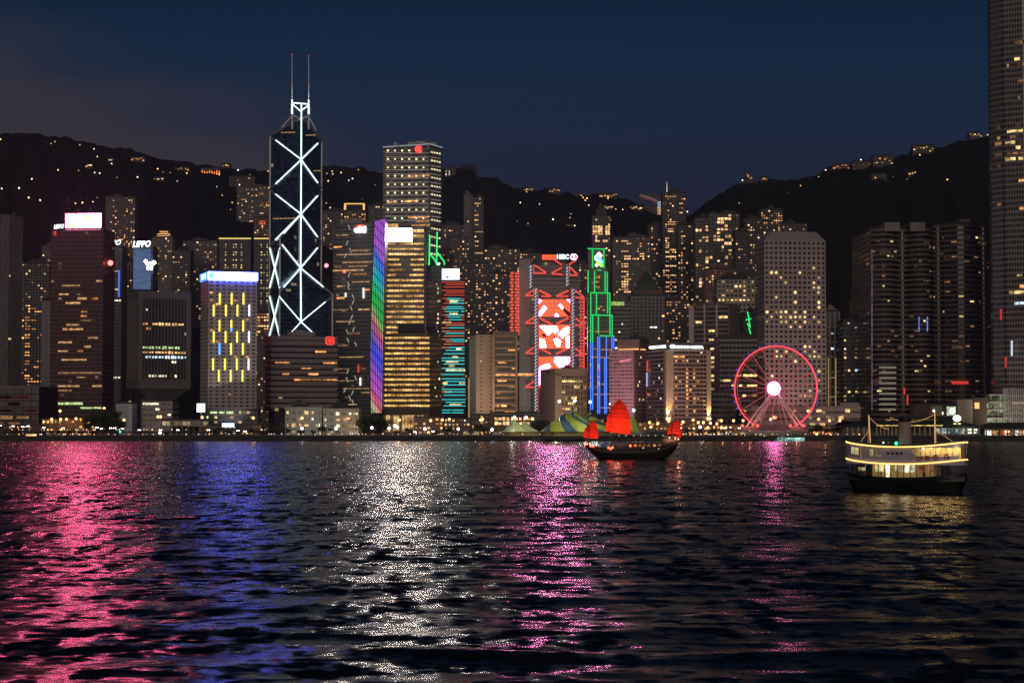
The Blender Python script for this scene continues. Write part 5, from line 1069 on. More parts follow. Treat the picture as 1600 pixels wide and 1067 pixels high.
b = Bld('hotel', 'broad balconied hotel with white rooftop lettering and two uplit corner piers', corner(1010, 1042, 1110, 1490, 16), 541, HM, bw=3.1, fh=3.25, plant=0, ledge=.5, trim=plain('hotel_band', (.42, .33, .30), .8), par=2.5, roof=plain('hotel_roof', (.36, .29, .26), .8), cat='hotel'); f0 = face_of(b, 1080); f3 = face_of(b, 1025)
a, d, l, k, u = b.walls[f0]; PR = plain('hotel_pier', (.50, .42, .32), .85)
mb = MB(); mb.obox(a, d, 4.9, 1.3, 3, b.z1 - 3); mb.build('corner_pier', PR, b.root); a3, d3, l3, k3, u3 = b.walls[f3]; mb = MB(); mb.obox(a3 + d3 * (l3 - 4), d3, 4 + 1.3, 1.3, 3, b.z1 - 3); mb.build('corner_pier', PR, b.root)
mb = MB(); mb.obox(a + d * (l - 3.6), d, 3.6, 1.3, 3, b.z1 - 3); mb.build('corner_pier', PR, b.root)
mb = MB(); mb.obox(a, d, l, .9, b.z1 - 1.0, b.z1 + 2.2); mb.obox(a3, d3, l3, .9, b.z1 - 1.0, b.z1 + 2.2); mb.build('sign_parapet', plain('sign_parapet', (.05, .045, .045), .7), b.root)
SG = em('hotel_sign', (.88, 1, .98), 2.6, True)
q0, q1 = b.point(f0, 1055.5, 544.2, 1.3), b.point(f0, 1099.5, 544.8, 1.3); text(b.root, 'MANDARIN ORIENTAL', q0, q1, M(4.6, 1490), SG, 'roof_sign_letters', bold=.035)
mb = MB(); c_ = b.point(f0, 1051, 541.2, 1.5); mb.ball(c_, 2.3, 0, 10, 8, .62); mb.build('fan_logo', em('fan_logo', (.75, .88, 1), 3, True), b.root)
q0, q1 = b.point(f3, 1019, 545, 1.3), b.point(f3, 1040.5, 543.2, 1.3); text(b.root, 'MANDARIN ORIENTAL', q0, q1, M(4.2, 1500), SG, 'roof_sign_letters', bold=.045)
mb = MB(); mb.ball(b.point(f3, 1017, 543, 1.5), 1.7, 0, 10, 8, .7); mb.build('fan_logo', em('fan_logo', (.75, .88, 1), 3, True), b.root)
b.litpx(f0, [(1049, 556.5), (1056, 556.5), (1063, 556.5), (1070, 556.5)], W_AMB, wx=1.0, wh=.5)
b.litpx(f0, [(1095, 550, 1), (1098, 550), (1091, 563, 1)], W_PALE); b.litpx(f0, [(1052, 561), (1058, 564), (1056, 567), (1071, 567), (1070, 566)], W_WARM)
b.litpx(f0, [(1071.5, 578 + 4.6 * i) for i in range(16)] + [(1085, y) for y in (577, 585, 592, 602, 614, 620, 632, 640)] + [(1058, y) for y in (587, 590, 606, 616, 620, 635)] + [(1093, 599), (1092, 620), (1064, 596), (1078, 610)], W_AMB, wx=.5, wh=.5)
b.litpx(f3, [(1031, 572), (1034, 579), (1031, 588), (1035, 600), (1028, 610), (1015, 616), (1016, 636), (1033, 624)], W_PALE, wx=.5, wh=.4)
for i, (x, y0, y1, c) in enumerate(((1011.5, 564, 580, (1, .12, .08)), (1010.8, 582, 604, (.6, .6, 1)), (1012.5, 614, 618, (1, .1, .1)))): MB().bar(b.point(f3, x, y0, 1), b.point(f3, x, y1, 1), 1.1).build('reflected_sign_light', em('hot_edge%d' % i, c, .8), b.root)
def spot(name, loc, tgt, col, e_, size, r_=.3, blend=.6):
    ld = bpy.data.lights.new(name, 'SPOT'); ld.energy = e_; ld.color = col; ld.spot_size = R(size); ld.spot_blend = blend; ld.shadow_soft_size = r_
    o = bpy.data.objects.new(name, ld); COL.objects.link(o); o.location = loc; o.rotation_euler = (Vector(tgt) - Vector(loc)).to_track_quat('-Z', 'Y').to_euler(); return o
for (a_, t_) in MAST_TOP: spot('mast_uplight', a_ + Vector((0, -9, 4)), a_.lerp(t_, .55), (.9, 1, .95), 14000, 50)
def point(name, loc, col, e_, r_=.3):
    ld = bpy.data.lights.new(name, 'POINT'); ld.energy = e_; ld.color = col; ld.shadow_soft_size = r_; o = bpy.data.objects.new(name, ld); COL.objects.link(o); o.location = loc; return o
for (f_, px) in ((f0, 1044), (f0, 1107.5)):
    q = b.point(f_, px, 653, 2.6); q2 = b.point(f_, px, 600, 1.0); spot('pier_uplight', q, q2, (1, .55, .18), 70000, 50); MB().box(q.x - 1.6, q.x + 1.6, q.y - .6, q.y - .1, q.z - 1.0, q.z + .2).build('uplight_fixture', em('uplight_face', (1, .66, .28), 8), b.root)
# ------------------------------------------------------------------ dark block behind the wheel
b = Bld('office_block', 'near black stepped block with a few lit rows, behind the left half of the wheel', rect(1124, 1184, 1540, 40), 528, facade('f_dark', (.028, .024, .024), (.010, .01, .012), wx=(.1, .9), wz=(.3, .8), grough=.15), bw=3, fh=4, cat='office block', plant=1)
b2 = Bld('office_block', 'low black wing left of the wheel beside the uplit hotel pier', rect(1108, 1150, 1520, 40), 612, facade('f_dark2', (.03, .026, .024), (.012, .01, .012), wx=(.1, .9), wz=(.3, .8), lit=.01), bw=3, fh=4, cat='office block', plant=0)
b.litpx(0, [(1150, 586, 2), (1157, 586, 3), (1163, 586, 4), (1170, 586, 4), (1177, 586, 3), (1158, 604, 1), (1167, 604, 3), (1172, 604, 3), (1148, 603, 1), (1133, 593, 2), (1124, 592), (1166, 622), (1177, 621, 2), (1163, 644, 3), (1128, 640)], W_YEL, wx=.8, wh=.4)
# ------------------------------------------------------------------ round windowed tower
JH = facade('f_round', (.36, .315, .31), (.020, .018, .02), rnd=.29, jit=.05, grough=.2)
b = Bld('office_tower', 'tall pale aluminium tower with rows of round windows and a sloping roof edge', corner(1182, 1195, 1291, 1620, 6), 376, JH, bw=3.95, fh=4.15, plant=0, par=0, cat='tower', roof=plain('pale_roof', (.30, .29, .30), .7)); f0 = face_of(b, 1240); f3 = face_of(b, 1188)
c = b.c; P4 = [Vector(p) for p in b.pts]; zt = b.z1 + .3; zz2 = Z(361, 1620); top = [c + (p - c) * .72 for p in P4]; mb = MB()
mb.hexa([(*p, zt) for p in P4], [(*p, zz2) for p in top]); mb.build('bevelled_roof', plain('pale_roof', (.30, .29, .30), .7), b.root)
a, d, l, k, u = b.walls[f0]
def circ_mesh(r_, mat):
    key = ('c', r_, mat.name)
    if key not in _wm:
        me = bpy.data.meshes.new('lit_window'); n = 14; vs_ = [(r_ * math.cos(2 * math.pi * i / n), -.2, r_ * math.sin(2 * math.pi * i / n)) for i in range(n)] + [(r_ * math.cos(2 * math.pi * i / n), .05, r_ * math.sin(2 * math.pi * i / n)) for i in range(n)]
        me.from_pydata(vs_, [], [tuple(range(n))] + [(i, (i + 1) % n, n + (i + 1) % n, n + i) for i in range(n)]); me.materials.append(mat); _wm[key] = me
    return _wm[key]
def rwin(px, py, mat, r_=1.15):
    rr = ray(px, py); dn = Vector((d.y, -d.x)); t = a.dot(dn) / (rr.x * dn.x + rr.y * dn.y); h = Vector((rr.x * t, rr.y * t)); c_ = max(0, min(k - 1, int((h - a).dot(d) / (l / k)))); r0 = int((CAMZ + rr.z * t - b.z0) / b.fh)
    if (f0, c_, r0) in b.used: return
    b.used.add((f0, c_, r0)); p = a + d * ((c_ + .5) * l / k); o = bpy.data.objects.new('lit_window', circ_mesh(r_, mat)); COL.objects.link(o); o.parent = b.root; o.location = (p.x - b.c.x, p.y - b.c.y, (r0 + .5) * b.fh); o.rotation_euler = (0, 0, math.atan2(d.y, d.x))
for (px, py, m_) in [(1202, 424, 0), (1210, 424, 0), (1274, 418, 0), (1253, 430, 1), (1217, 437, 1), (1224, 443, 0), (1246, 455, 0), (1281, 437, 1), (1275, 444, 1), (1281, 449, 0), (1281, 455, 0), (1275, 449, 1), (1246, 473, 0), (1211, 467, 1), (1281, 474, 0), (1281, 480, 0), (1266, 468, 2), (1197, 482, 2), (1202, 486, 0), (1210, 486, 1), (1217, 486, 0), (1224, 486, 0), (1231, 486, 0), (1239, 486, 0), (1260, 486, 0), (1203, 492, 1), (1217, 492, 1), (1231, 492, 1), (1246, 492, 1), (1253, 492, 0), (1260, 492, 1), (1217, 498, 0), (1224, 498, 1), (1239, 498, 0), (1246, 498, 0), (1253, 498, 1), (1260, 498, 0), (1275, 499, 1), (1202, 499, 1), (1217, 505, 0), (1231, 505, 0), (1246, 505, 1), (1260, 505, 0), (1267, 505, 1), (1281, 505, 0), (1239, 511, 1), (1253, 511, 1), (1281, 530, 0), (1267, 530, 2), (1275, 530, 2), (1245, 535, 2), (1260, 542, 0), (1267, 542, 1), (1275, 548, 1), (1217, 549, 1), (1231, 549, 0), (1238, 554, 1), (1260, 548, 1), (1267, 554, 0), (1275, 554, 1), (1282, 554, 0), (1217, 560, 1), (1224, 560, 1), (1238, 560, 0), (1245, 565, 0), (1282, 579, 0), (1282, 592, 1), (1209, 584, 0), (1267, 610, 0), (1282, 610, 0), (1254, 622, 1), (1261, 622, 1), (1268, 622, 1), (1202, 604, 2), (1260, 592, 2)]: rwin(px, py, (W_YEL, W_WARM, W_DIM)[m_], (1.2, .95, .9)[m_])
# ------------------------------------------------------------------ small towers between round windows and twins
b = Bld('office_tower', 'slim white gridded tower with a lit golden frame right of the round windowed tower', rect(1290, 1312, 1690, 24), 487, facade('f_wgrid', (.40, .37, .33), (.015, .015, .018), wx=(.22, .78), wz=(.06, .94)), bw=4.4, fh=13, fin=.5, trim=plain('wgrid_trim', (.46, .42, .36), .8), plant=1, cat='tower')
b.litpx(0, [(1299, 515), (1303, 515), (1298, 557), (1302, 557)], W_COOL, wx=.5, wh=.12); mb = MB()
for x in (1294.5, 1306): mb.bar(P(x, 560, 1688.6), P(x, 636, 1688.6), .8)
for y in (590, 620): mb.bar(P(1294, y, 1688.6), P(1307, y, 1688.6), .6)
mb.build('golden_frame_light', em('frame_gold', (.9, .6, .25), .35), b.root)
b = Bld('office_tower', 'dark office tower right of the white gridded tower with pale scattered windows', rect(1318, 1362, 1640, 30), 502, facade('f_dkoff', (.045, .045, .05), (.02, .02, .024), wx=(.1, .9), wz=(.2, .8), lit=.04, lits=.5), bw=3, cat='tower'); b.lit(0, 34, 506, 640, (W_YEL, W_DIM, W_PALE, W_COOL), 'scatter', 3)
b = Bld('office_tower', 'narrow stone tower with a hipped roof beside the rounded twin towers', rect(1339, 1362, 1760, 24), 441, facade('f_stonet', (.16, .12, .10), (.03, .025, .025), wx=(.25, .75), wz=(.1, .9)), bw=4, plant=0, cat='tower'); mb = MB(); pyr(mb, b.c.x, b.c.y, M(11.5, 1760), 12, b.z1, b.z1 + 11, .25); mb.build('hipped_roof', plain('hip_slate', (.11, .11, .115), .6), b.root)
# ------------------------------------------------------------------ rounded twin towers
def bulge(x0, x1, Y, amt, n=7): return [(X(x0 + (x1 - x0) * t, Y) , Y - amt * math.sin(math.pi * t)) for t in np.linspace(0, 1, n)]
def twin(label, lobes, yt, mats, seed, colc, heads=()):
    parts_pts = []
    for (x0, x1, Y, amt) in lobes: parts_pts += bulge(x0, x1, Y, amt)
    xr = parts_pts[-1][0]; xl = parts_pts[0][0]; pts = parts_pts + [(xr, 1660), (xl, 1660)]
    b = Bld('office_tower', label, pts, yt, facade('f_twin%d' % seed, colc, (.022, .02, .022), wx=(.0, 1), wz=(.0, .55), lit=.05, lits=.18, run=.3, grough=.12), bw=2.6, fh=4.1, plant=0, cat='tower')
    lg = MB(); n = len(parts_pts)
    for i in range(n - 1):
        a, d, l, k, u = b.walls[i]
        for j in range(1, b.nf + 1): lg.obox(a, d, l, .35, b.z0 + (j - .38) * b.fh, b.z0 + j * b.fh - .1)
    lg.build('granite_bands', plain('granite_band%d' % seed, tuple(c * 1.1 for c in colc), .7), b.root)
    for (x0, x1, y0) in heads: a_, c_ = P(x0, yt, 1562), P(x1, y0, 1562); MB().box(a_.x, c_.x, 1564, 1590, a_.z - 2, c_.z).build('roof_head', plain('granite_head', (.22, .19, .18), .7), b.root)
    rg = random.Random(seed)
    for i in range(n - 1):
        if b.walls[i][2] < 2 or b.walls[i][1].x < .5: continue
        b.lit(i, 4, yt + 14, 640, mats, 'runs', seed + i, 3)
    return b
GRN = (.155, .12, .105)
b = twin('left rounded granite tower of the banded twins, with square roof heads', ((1361, 1403, 1575, 9), (1403, 1421, 1578, 2), (1421, 1457, 1575, 9)), 357, (W_YEL, W_DIM, W_DIM, W_DIM), 2, GRN, ((1383, 1407, 347), (1423, 1446, 347)))
for x in (1436, 1449): MB().bar(P(x, 495, 1560), P(x, 518, 1560), .8).build('blue_light_strip', em('strip_blue_dots', (.2, .35, 1), .8, tex=True), b.root)
for (x, y0, y1) in ((1418, 617, 632), (1413, 606, 616)): MB().bar(P(x, y0, 1560), P(x, y1, 1560), 1.0).build('red_light_strip', em('strip_red', (1, .06, .05), .8), b.root)
MB().bar(P(1362.5, 390, 1568), P(1362.5, 640, 1568), .7).build('edge_light', em('edge_lilac', (.5, .35, .6), .28, tex=True), b.root)
for j in range(9): MB().bar(P(1374, 574 + j * 8.2, 1563), P(1400, 574 + j * 8.2, 1563), 1.6).build('lit_floor', em('floor_palewarm', (.9, .8, .6), .20), b.root)
b = twin('right rounded granite tower of the banded twins, half a metre taller', ((1459, 1476, 1575, 3), (1476, 1530, 1572, 10), (1530, 1546, 1575, 3)), 350, (W_YEL, W_DIM, W_DIM, W_DIM), 5, GRN, ((1500, 1517, 342),)); b.root['label'] = 'right rounded granite tower of the banded twins, beside the giant ribbed tower'
for i in range(14): MB().box(P(1487 + i * 1.9, 597, 1558).x, P(1488.2 + i * 1.9, 597, 1558).x, 1557.5, 1558.5, Z(599 + (i % 3), 1558), Z(595 + (i % 2), 1558)).build('red_sign_piece', em('strip_red', (1, .06, .05), .8), b.root)
# ------------------------------------------------------------------ giant tower on the right edge
pts = [(X(1546, 1452, 300), 1452), (X(1550, 1430, 300), 1430), (X(1566.5, 1421, 300), 1421), (X(1567, 1424, 300), 1424), (X(1570, 1424, 300), 1424), (X(1570.5, 1419, 300), 1419), (X(1600, 1412, 300), 1412), (X(1650, 1410, 300), 1410), (X(1668, 1424, 300), 1424), (X(1672, 1460, 300), 1460), (X(1640, 1480, 300), 1480), (X(1570, 1478, 300), 1478)]
b = Bld('skyscraper', 'giant curved ribbed skyscraper cut by the right edge, rising past the top', pts, 0, facade('f_giant', (.27, .245, .235), (.035, .032, .034), wx=(.14, .86), wz=(.18, .82), rough=.4, grough=.15, lit=.006, lits=.5), bw=1.9, fh=4.1, ztop=415, plant=1, cat='skyscraper', ledge=.0); mb = MB()
for (a, d, l, k, u) in b.walls[:9]:
    for j in range(1, b.nf + 1): mb.obox(a, d, l, .55, b.z0 + j * b.fh - .25, b.z0 + j * b.fh + .25)
mb.build('floor_fins', plain('giant_fin', (.33, .30, .29), .4, .3), b.root)
wl5 = [i for i in range(len(b.walls)) if i in (5, 6)]
for (py, x0, x1, m_) in ((200, 1588, 1600, 3), (209, 1575, 1600, 0), (218, 1578, 1598, 3), (227, 1572, 1600, 0), (237, 1575, 1594, 3), (247, 1570, 1600, 0), (285, 1595, 1600, 1), (324, 1585, 1600, 1), (428, 1587, 1600, 0), (449, 1590, 1600, 1), (459, 1577, 1600, 0), (476, 1580, 1598, 2), (199, 1559, 1563, 3), (215, 1559, 1563, 3), (225, 1554, 1562, 3), (243, 1556, 1563, 3), (256, 1553, 1564, 3), (319, 1558, 1562, 1), (96, 1585, 1595, 0), (104, 1592, 1600, 3), (129, 1590, 1600, 3), (70, 1588, 1600, 3)):
    x = x0; 
    while x < x1:
        f_ = face_of(b, x + .8, py)
        if f_ is not None and RNG.random() < .85: b.litpx(f_, [(x + .8, py, 2)], (W_YEL, W_AMB, W_COOL, W_DIM)[m_], wx=.9, wh=.5)
        x += 3.2
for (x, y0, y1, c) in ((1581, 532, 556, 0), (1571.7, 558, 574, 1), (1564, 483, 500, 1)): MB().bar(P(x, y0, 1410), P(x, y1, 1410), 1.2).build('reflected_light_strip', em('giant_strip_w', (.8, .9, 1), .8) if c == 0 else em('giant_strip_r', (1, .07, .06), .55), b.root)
# lit podium glazing
for j, y in enumerate((617, 628.5, 640, 653)):
    a_, c_ = P(1540 - j * 1.0, y + 9.5, 1420), P(1566, y, 1420); MB().box(a_.x, c_.x, 1408, 1420, a_.z, c_.z).build('podium_glazing', goldmat('podium_pale', (.3, .32, .18), (.85, .95, .6), .42), b.root); MB().box(a_.x - .5, c_.x + .5, 1407, 1421, c_.z - .5, c_.z + .3).build('podium_ledge', plain('podium_ledge', (.5, .5, .42), .7), b.root)
a_, c_ = P(1567, 665, 1408), P(1640, 606, 1408); mb = MB()
for i in range(22): mb.box(a_.x + i * (c_.x - a_.x) / 22, a_.x + i * (c_.x - a_.x) / 22 + .5, 1405.5, 1408, 3, c_.z)
for i in range(7): mb.box(a_.x, c_.x, 1406, 1408, 6 + i * 4.2, 6.5 + i * 4.2)
mb.build('podium_lattice', plain('lattice_pale', (.42, .40, .38), .6), b.root); MB().box(P(1580, 629, 1409).x, c_.x, 1408.2, 1409, Z(631, 1409), Z(628, 1409)).build('podium_strip_light', em('podium_amber', (1, .6, .2), .8), b.root)
# ------------------------------------------------------------------ long low white block behind the wheel
b = Bld('office_block', 'long low white block with ribbon windows behind the wheel', rect(1174, 1344, 1440, 30), 637, facade('f_low', (.42, .38, .36), (.035, .03, .03), wx=(.02, .98), wz=(.15, .5), lit=.05, lits=.5, litc=(1, .8, .4)), bw=2.4, fh=5.2, plant=0, par=1.0, roof=plain('low_roof', (.38, .34, .32), .8), cat='office block')
b.lit(0, 12, 640, 668, (W_YEL, W_WARM, W_SOFT), 'runs', 6, 2); MB().box(P(1312, 630, 1450).x, P(1342, 630, 1450).x, 1448, 1460, b.z1, Z(629, 1450)).build('roof_house', plain('low_roof', (.38, .34, .32), .8), b.root)
# ------------------------------------------------------------------ houses on the ridge
HW = plain('house_wall', (.12, .10, .09), .8)
def house(px0, px1, py0, py1, label, lit=(), mat=W_WARM, roofm=None, nm='hillside_house', cat='house', n=5, seed=0, group=None):
    p = on_hill((px0 + px1) / 2, py1); Y = p.y; a_, c_ = P(px0, py1, Y), P(px1, py0, Y); zb_ = min(a_.z, p.z) - 4
    r_ = empty(nm, (p.x, Y, zb_), label, cat, group); H = c_.z - zb_
    MB().box(a_.x, c_.x, Y, Y + 14, zb_, c_.z).build('walls', HW, r_)
    mb = MB(); mb.hexa([(a_.x - .6, Y - .6, c_.z), (c_.x + .6, Y - .6, c_.z), (c_.x + .6, Y + 14.6, c_.z), (a_.x - .6, Y + 14.6, c_.z)], [(a_.x + 2, Y + 5, c_.z + 2.4), (c_.x - 2, Y + 5, c_.z + 2.4), (c_.x - 2, Y + 9, c_.z + 2.4), (a_.x + 2, Y + 9, c_.z + 2.4)]); mb.build('roof', ROOF, r_)
    rg = random.Random(px0 * 7 + seed); W_ = c_.x - a_.x; h_ = c_.z - a_.z
    for i in range(n):
        x = a_.x + W_ * (i + rg.uniform(.2, .8)) / n; z = a_.z + h_ * rg.uniform(.25, .8); ww = rg.uniform(.8, 1.7); MB().box(x - ww, x + ww, Y - .25, Y + .05, z - .8, z + .8).build('lit_window', mat, r_)
    return r_
for args in ((605, 630, 262, 268, 'dim ridge house right behind the tall gridded tower', 3), (696, 712, 262, 276, 'ridge block with four pale windows right of the gridded tower', 0), (818, 834, 293, 300, 'leftmost lit villa on the middle ridge', 5), (858, 874, 295, 302, 'white lit villa second along the middle ridge', 5), (900, 910, 302, 309, 'bright orange villa at the middle of the ridge', 4),
             (936, 964, 302, 309, 'long lit villa row at the right of the middle ridge', 8), (943, 958, 322, 327, 'floodlit golden terrace below the middle ridge', 6), (884, 896, 351, 354, 'dim bungalow alone on the middle slope', 3), (984, 1004, 322, 328, 'floodlit pavilion with a red glow left of the spired tower', 7),
             (1166, 1176, 270, 282, 'pointed lit house at the start of the right ridge', 4), (1189, 1200, 277, 283, 'bright orange villa next to the pointed house on the right ridge', 4), (1301, 1327, 256, 266, 'long block with an amber top row on the right ridge', 8), (1332, 1362, 252, 264, 'dim villa cluster right of the amber topped ridge block', 5), (1364, 1396, 243, 260, 'large lit villa cluster at mid right ridge', 8),
             (1426, 1460, 227, 240, 'dark ridge villa with two rows of windows', 7), (1514, 1534, 208, 215, 'blazing white lit house near the top of the right ridge', 7), (1419, 1436, 268, 275, 'small lit house on the slope under the right ridge', 4), (1362, 1386, 272, 280, 'faint grey house on the slope under the right ridge', 1),
             (204, 226, 246, 254, 'villa with white and orange windows on the left ridge', 6), (240, 256, 278, 282, 'wide yellow lit villa on the left slope road', 5), (272, 296, 262, 267, 'white windowed villa left of the orange mansion', 5), (345, 360, 256, 261, 'white lit villa right of the orange mansion', 3), (358, 398, 276, 288, 'faint pink grey terrace below the orange mansion', 2), (134, 144, 257, 263, 'cluster of yellow windows on the far left slope', 4), (168, 178, 247, 252, 'small villa on the far left ridge', 2), (436, 440, 262, 266, 'x', 0)):
    if args[4] == 'x': continue
    r_ = house(args[0], args[1], args[2], args[3], args[4], n=args[5], mat=(W_AMB if 'orange' in args[4] or 'amber' in args[4] else W_WARM) if 'dim' not in args[4] else W_DIM, group='houses on the hill')
    if 'four pale' in args[4]:
        for (x, y) in ((697, 267.5), (702, 267.5), (697, 273), (702, 273), (697, 270), (702, 270)): q = P(x, y, r_['_o'][1]); MB().box(q.x - 1, q.x + 1, q.y - .3, q.y, q.z - 1, q.z + 1).build('lit_window', W_PALE, r_)
r_ = house(314, 344, 263, 273, 'large mansion ablaze with orange uplights on the left ridge', n=0, nm='mansion', cat='mansion'); Y = r_['_o'][1]
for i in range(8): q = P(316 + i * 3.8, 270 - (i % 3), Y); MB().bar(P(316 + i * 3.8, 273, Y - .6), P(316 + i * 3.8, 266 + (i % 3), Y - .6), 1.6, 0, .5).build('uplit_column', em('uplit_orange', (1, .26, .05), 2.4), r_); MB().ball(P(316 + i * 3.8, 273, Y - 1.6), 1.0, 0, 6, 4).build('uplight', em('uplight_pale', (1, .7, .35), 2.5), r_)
b = Bld('ridge_tower', 'dark ridge top block right of the tall gridded tower', rect(720, 744, 3480, 20), 259, plain('ridge_dark', (.035, .035, .04), .9), z0=300, plant=1, cat='tower')
# peak viewing tower: bowl on a lit shaft
p = on_hill(1020, 333); Y = p.y; r_ = empty('viewing_tower', (p.x, Y, p.z), 'viewing tower with a sweeping bowl roof and a bright striped screen on the ridge', 'viewing tower')
mb = MB(); mb.box(P(1004, 330, Y).x, P(1036, 330, Y).x, Y, Y + 20, p.z - 10, Z(322, Y)); mb.build('base_building', plain('peak_base', (.13, .11, .11), .8), r_)
pts_ = [P(x, y, Y - 1) for x, y in ((998, 306), (1003, 308), (1012, 311), (1022, 315), (1030, 320))]; mb = MB(); mb.tube(pts_, [1, 1.6, 2.2, 2.0, 1.5], 8); mb.build('bowl_edge_red', em('bowl_red', (.9, .22, .18), .18, tex=True), r_)
pts_ = [P(x, y, Y - 2) for x, y in ((1001, 305), (1010, 307.5), (1020, 311), (1029, 315.5))]; mb = MB(); mb.tube(pts_, .7, 6); mb.build('bowl_edge_white', em('bowl_white', (.9, .75, .75), .25), r_)
mb = MB(); q = [P(x, y, Y + 3) for x, y in ((996, 303), (1040, 304), (1036, 318), (1016, 314))]; mb.hexa([p_ + Vector((0, 14, 0)) for p_ in q][::-1], q[::-1]); mb.build('bowl', plain('bowl_dark', (.10, .10, .11), .7), r_)
for i in range(9): c_ = (.5, .75, 1) if i < 4 else (1, .72, .3); MB().bar(P(1027.5, 316 + i * 2.3, Y - 2), P(1035, 315.5 + i * 2.3, Y - 2), 1.3).build('screen_stripe', em('peak_c%d' % (i < 4), c_, 1.0, tex=True), r_)
# lamps dotted over the slopes
lp = empty('hillside_lamp', (0, 0, 0), 'amber road lamp dotted on the dark hillside', 'lamp', 'road lamps on the hillside')
mb = MB(); mb.tube([(0, 0, -6), (0, 0, 3), (0, -.8, 3.8)], .14, 5); mb.build('pole', STEEL, lp); MB().ball((0, -1, 3.7), 1.15, 0, 6, 4).build('lamp_head', em('hill_amber', (1, .55, .2), 3.2, rnd=.6), lp)
lc = tree_of(lp); lw = empty('hillside_lamp', (0, 0, 0), 'white lamp dotted on the dark hillside', 'lamp', 'road lamps on the hillside')
mb = MB(); mb.tube([(0, 0, -6), (0, 0, 3), (0, -.8, 3.8)], .14, 5); mb.build('pole', STEEL, lw); MB().ball((0, -1, 3.7), 1.1, 0, 6, 4).build('lamp_head', em('hill_white', (1, .88, .62), 3.0, rnd=.6), lw); lwc = tree_of(lw)
HA = [(1, 218), (60, 220), (80, 225), (106, 228), (91, 266), (123, 267), (166, 272), (118, 318), (129, 317), (711.5, 325), (822, 297.5), (848, 299), (872, 303), (877, 307), (888, 309), (911, 309), (924, 307), (825, 350), (1155, 318), (1189, 318), (1396, 277), (1417, 281), (1480, 281), (1513, 276), (1543, 211), (363, 317), (419, 268), (53, 299), (533, 270), (513, 283), (560, 266), (519, 268), (1000, 323), (1053, 372), (1090, 360), (45, 309), (510, 318), (516, 325), (950, 310)]
HWT = [(125, 227), (129, 227), (128, 250), (140, 269), (148, 270), (156, 271), (215, 277), (223, 277), (231, 279), (253, 281), (265, 281), (277, 284), (278, 273), (266, 271), (298, 265), (304, 265), (372, 266), (263, 295), (183, 278), (2, 291), (30, 294), (50, 280), (63, 313), (145, 316), (361, 328), (395, 328), (408, 326), (417, 325), (813, 317), (843, 319), (873, 321), (905, 322), (920, 321), (815, 297), (873, 338), (864, 343), (892, 335), (898, 353), (1074, 331), (962, 327), (973, 328), (3, 295), (86, 222), (227, 250), (511, 272), (547, 268), (1345, 250), (1160, 282), (1290, 266), (545, 282), (586, 290)]
rg = random.Random(31)
for _ in range(46):
    x = rg.choice((rg.gauss(140, 25), rg.gauss(240, 25), rg.gauss(390, 25), rg.uniform(0, 400), rg.gauss(555, 25), rg.gauss(840, 40), rg.gauss(930, 30), rg.gauss(1330, 60))); y = np.interp(x, RP, RQ) + abs(rg.gauss(0, 26)) + 6
    if 418 < x < 506 or 596 < x < 692: continue
    (HA if rg.random() < .55 else HWT).append((x, y))
for i, (x, y) in enumerate(HA):
    p = on_hill(x, y); q = P(x, y, p.y); z = q.z - 3.7
    if i == 0: lp.location = (q.x, p.y, z)
    else: dup(lp, lc, (q.x, p.y, z))
for i, (x, y) in enumerate(HWT):
    p = on_hill(x, y); q = P(x, y, p.y); z = q.z - 3.7
    if i == 0: lw.location = (q.x, p.y, z)
    else: dup(lw, lwc, (q.x, p.y, z))
# ------------------------------------------------------------------ observation wheel
YW = 1390.0; wc = P(1212.5, 607, YW); RW = M(66.3, YW); ya = R(24); ex = Vector((math.cos(ya), -math.sin(ya), 0)); nw = Vector((-math.sin(ya), -math.cos(ya), 0)); ez = Vector((0, 0, 1))
root = empty('observation_wheel', (wc.x, wc.y, 3), 'giant observation wheel with a glowing red rim and a white hub', 'ferris wheel')
RIM = em('rim_red', (1, .085, .13), 1.4, True)
def rim_pt(t, r_=RW, o_=0): return wc + ex * (math.cos(t) * r_) + ez * (math.sin(t) * r_) + nw * o_
ts = np.linspace(0, 2 * math.pi, 97)[:-1]
MB().tube([rim_pt(t, RW, 1.3) for t in ts], .52, 8, 0, True).build('rim', RIM, root, smooth=True)
MB().tube([rim_pt(t, RW - 1.2, -1.3) for t in ts], .3, 6, 0, True).build('rear_rim', em('rim_red_dim', (1, .08, .06), .5), root, smooth=True)
mb = MB()
for i in range(0, 96, 2): mb.bar(rim_pt(ts[i], RW, 1.3), rim_pt(ts[i], RW - 1.2, -1.3), .25)
mb.build('rim_ties', plain('wheel_steel', (.6, .55, .55), .4, .2), root)
SPK = em('spoke_red', (1, .14, .17), .50); 
for i in range(21):
    t = 2 * math.pi * i / 21 + .1; MB().bar(wc + nw * 2.4, rim_pt(t, RW, .9), .42).build('spoke', SPK, root)
    MB().bar(wc - nw * 2.4, rim_pt(t + .1, RW - 1, -.9), .22).build('spoke', em('spoke_red_dim', (1, .14, .18), .22), root)
hubc = wc + nw * 5.5; HUB = em('hub_pink', (1, .20, .52), 40, True)
mb = MB(); n = 32
ring_ = [hubc + ex * (math.cos(t) * M(10.4, YW)) + ez * (math.sin(t) * M(10.4, YW)) for t in np.linspace(0, 2 * math.pi, n + 1)[:-1]]
mb.face([p + nw * .2 for p in ring_][::-1]); 
for i in range(n): mb.face([ring_[i] + nw * .2, ring_[(i + 1) % n] + nw * .2, ring_[(i + 1) % n] - nw * .6, ring_[i] - nw * .6])
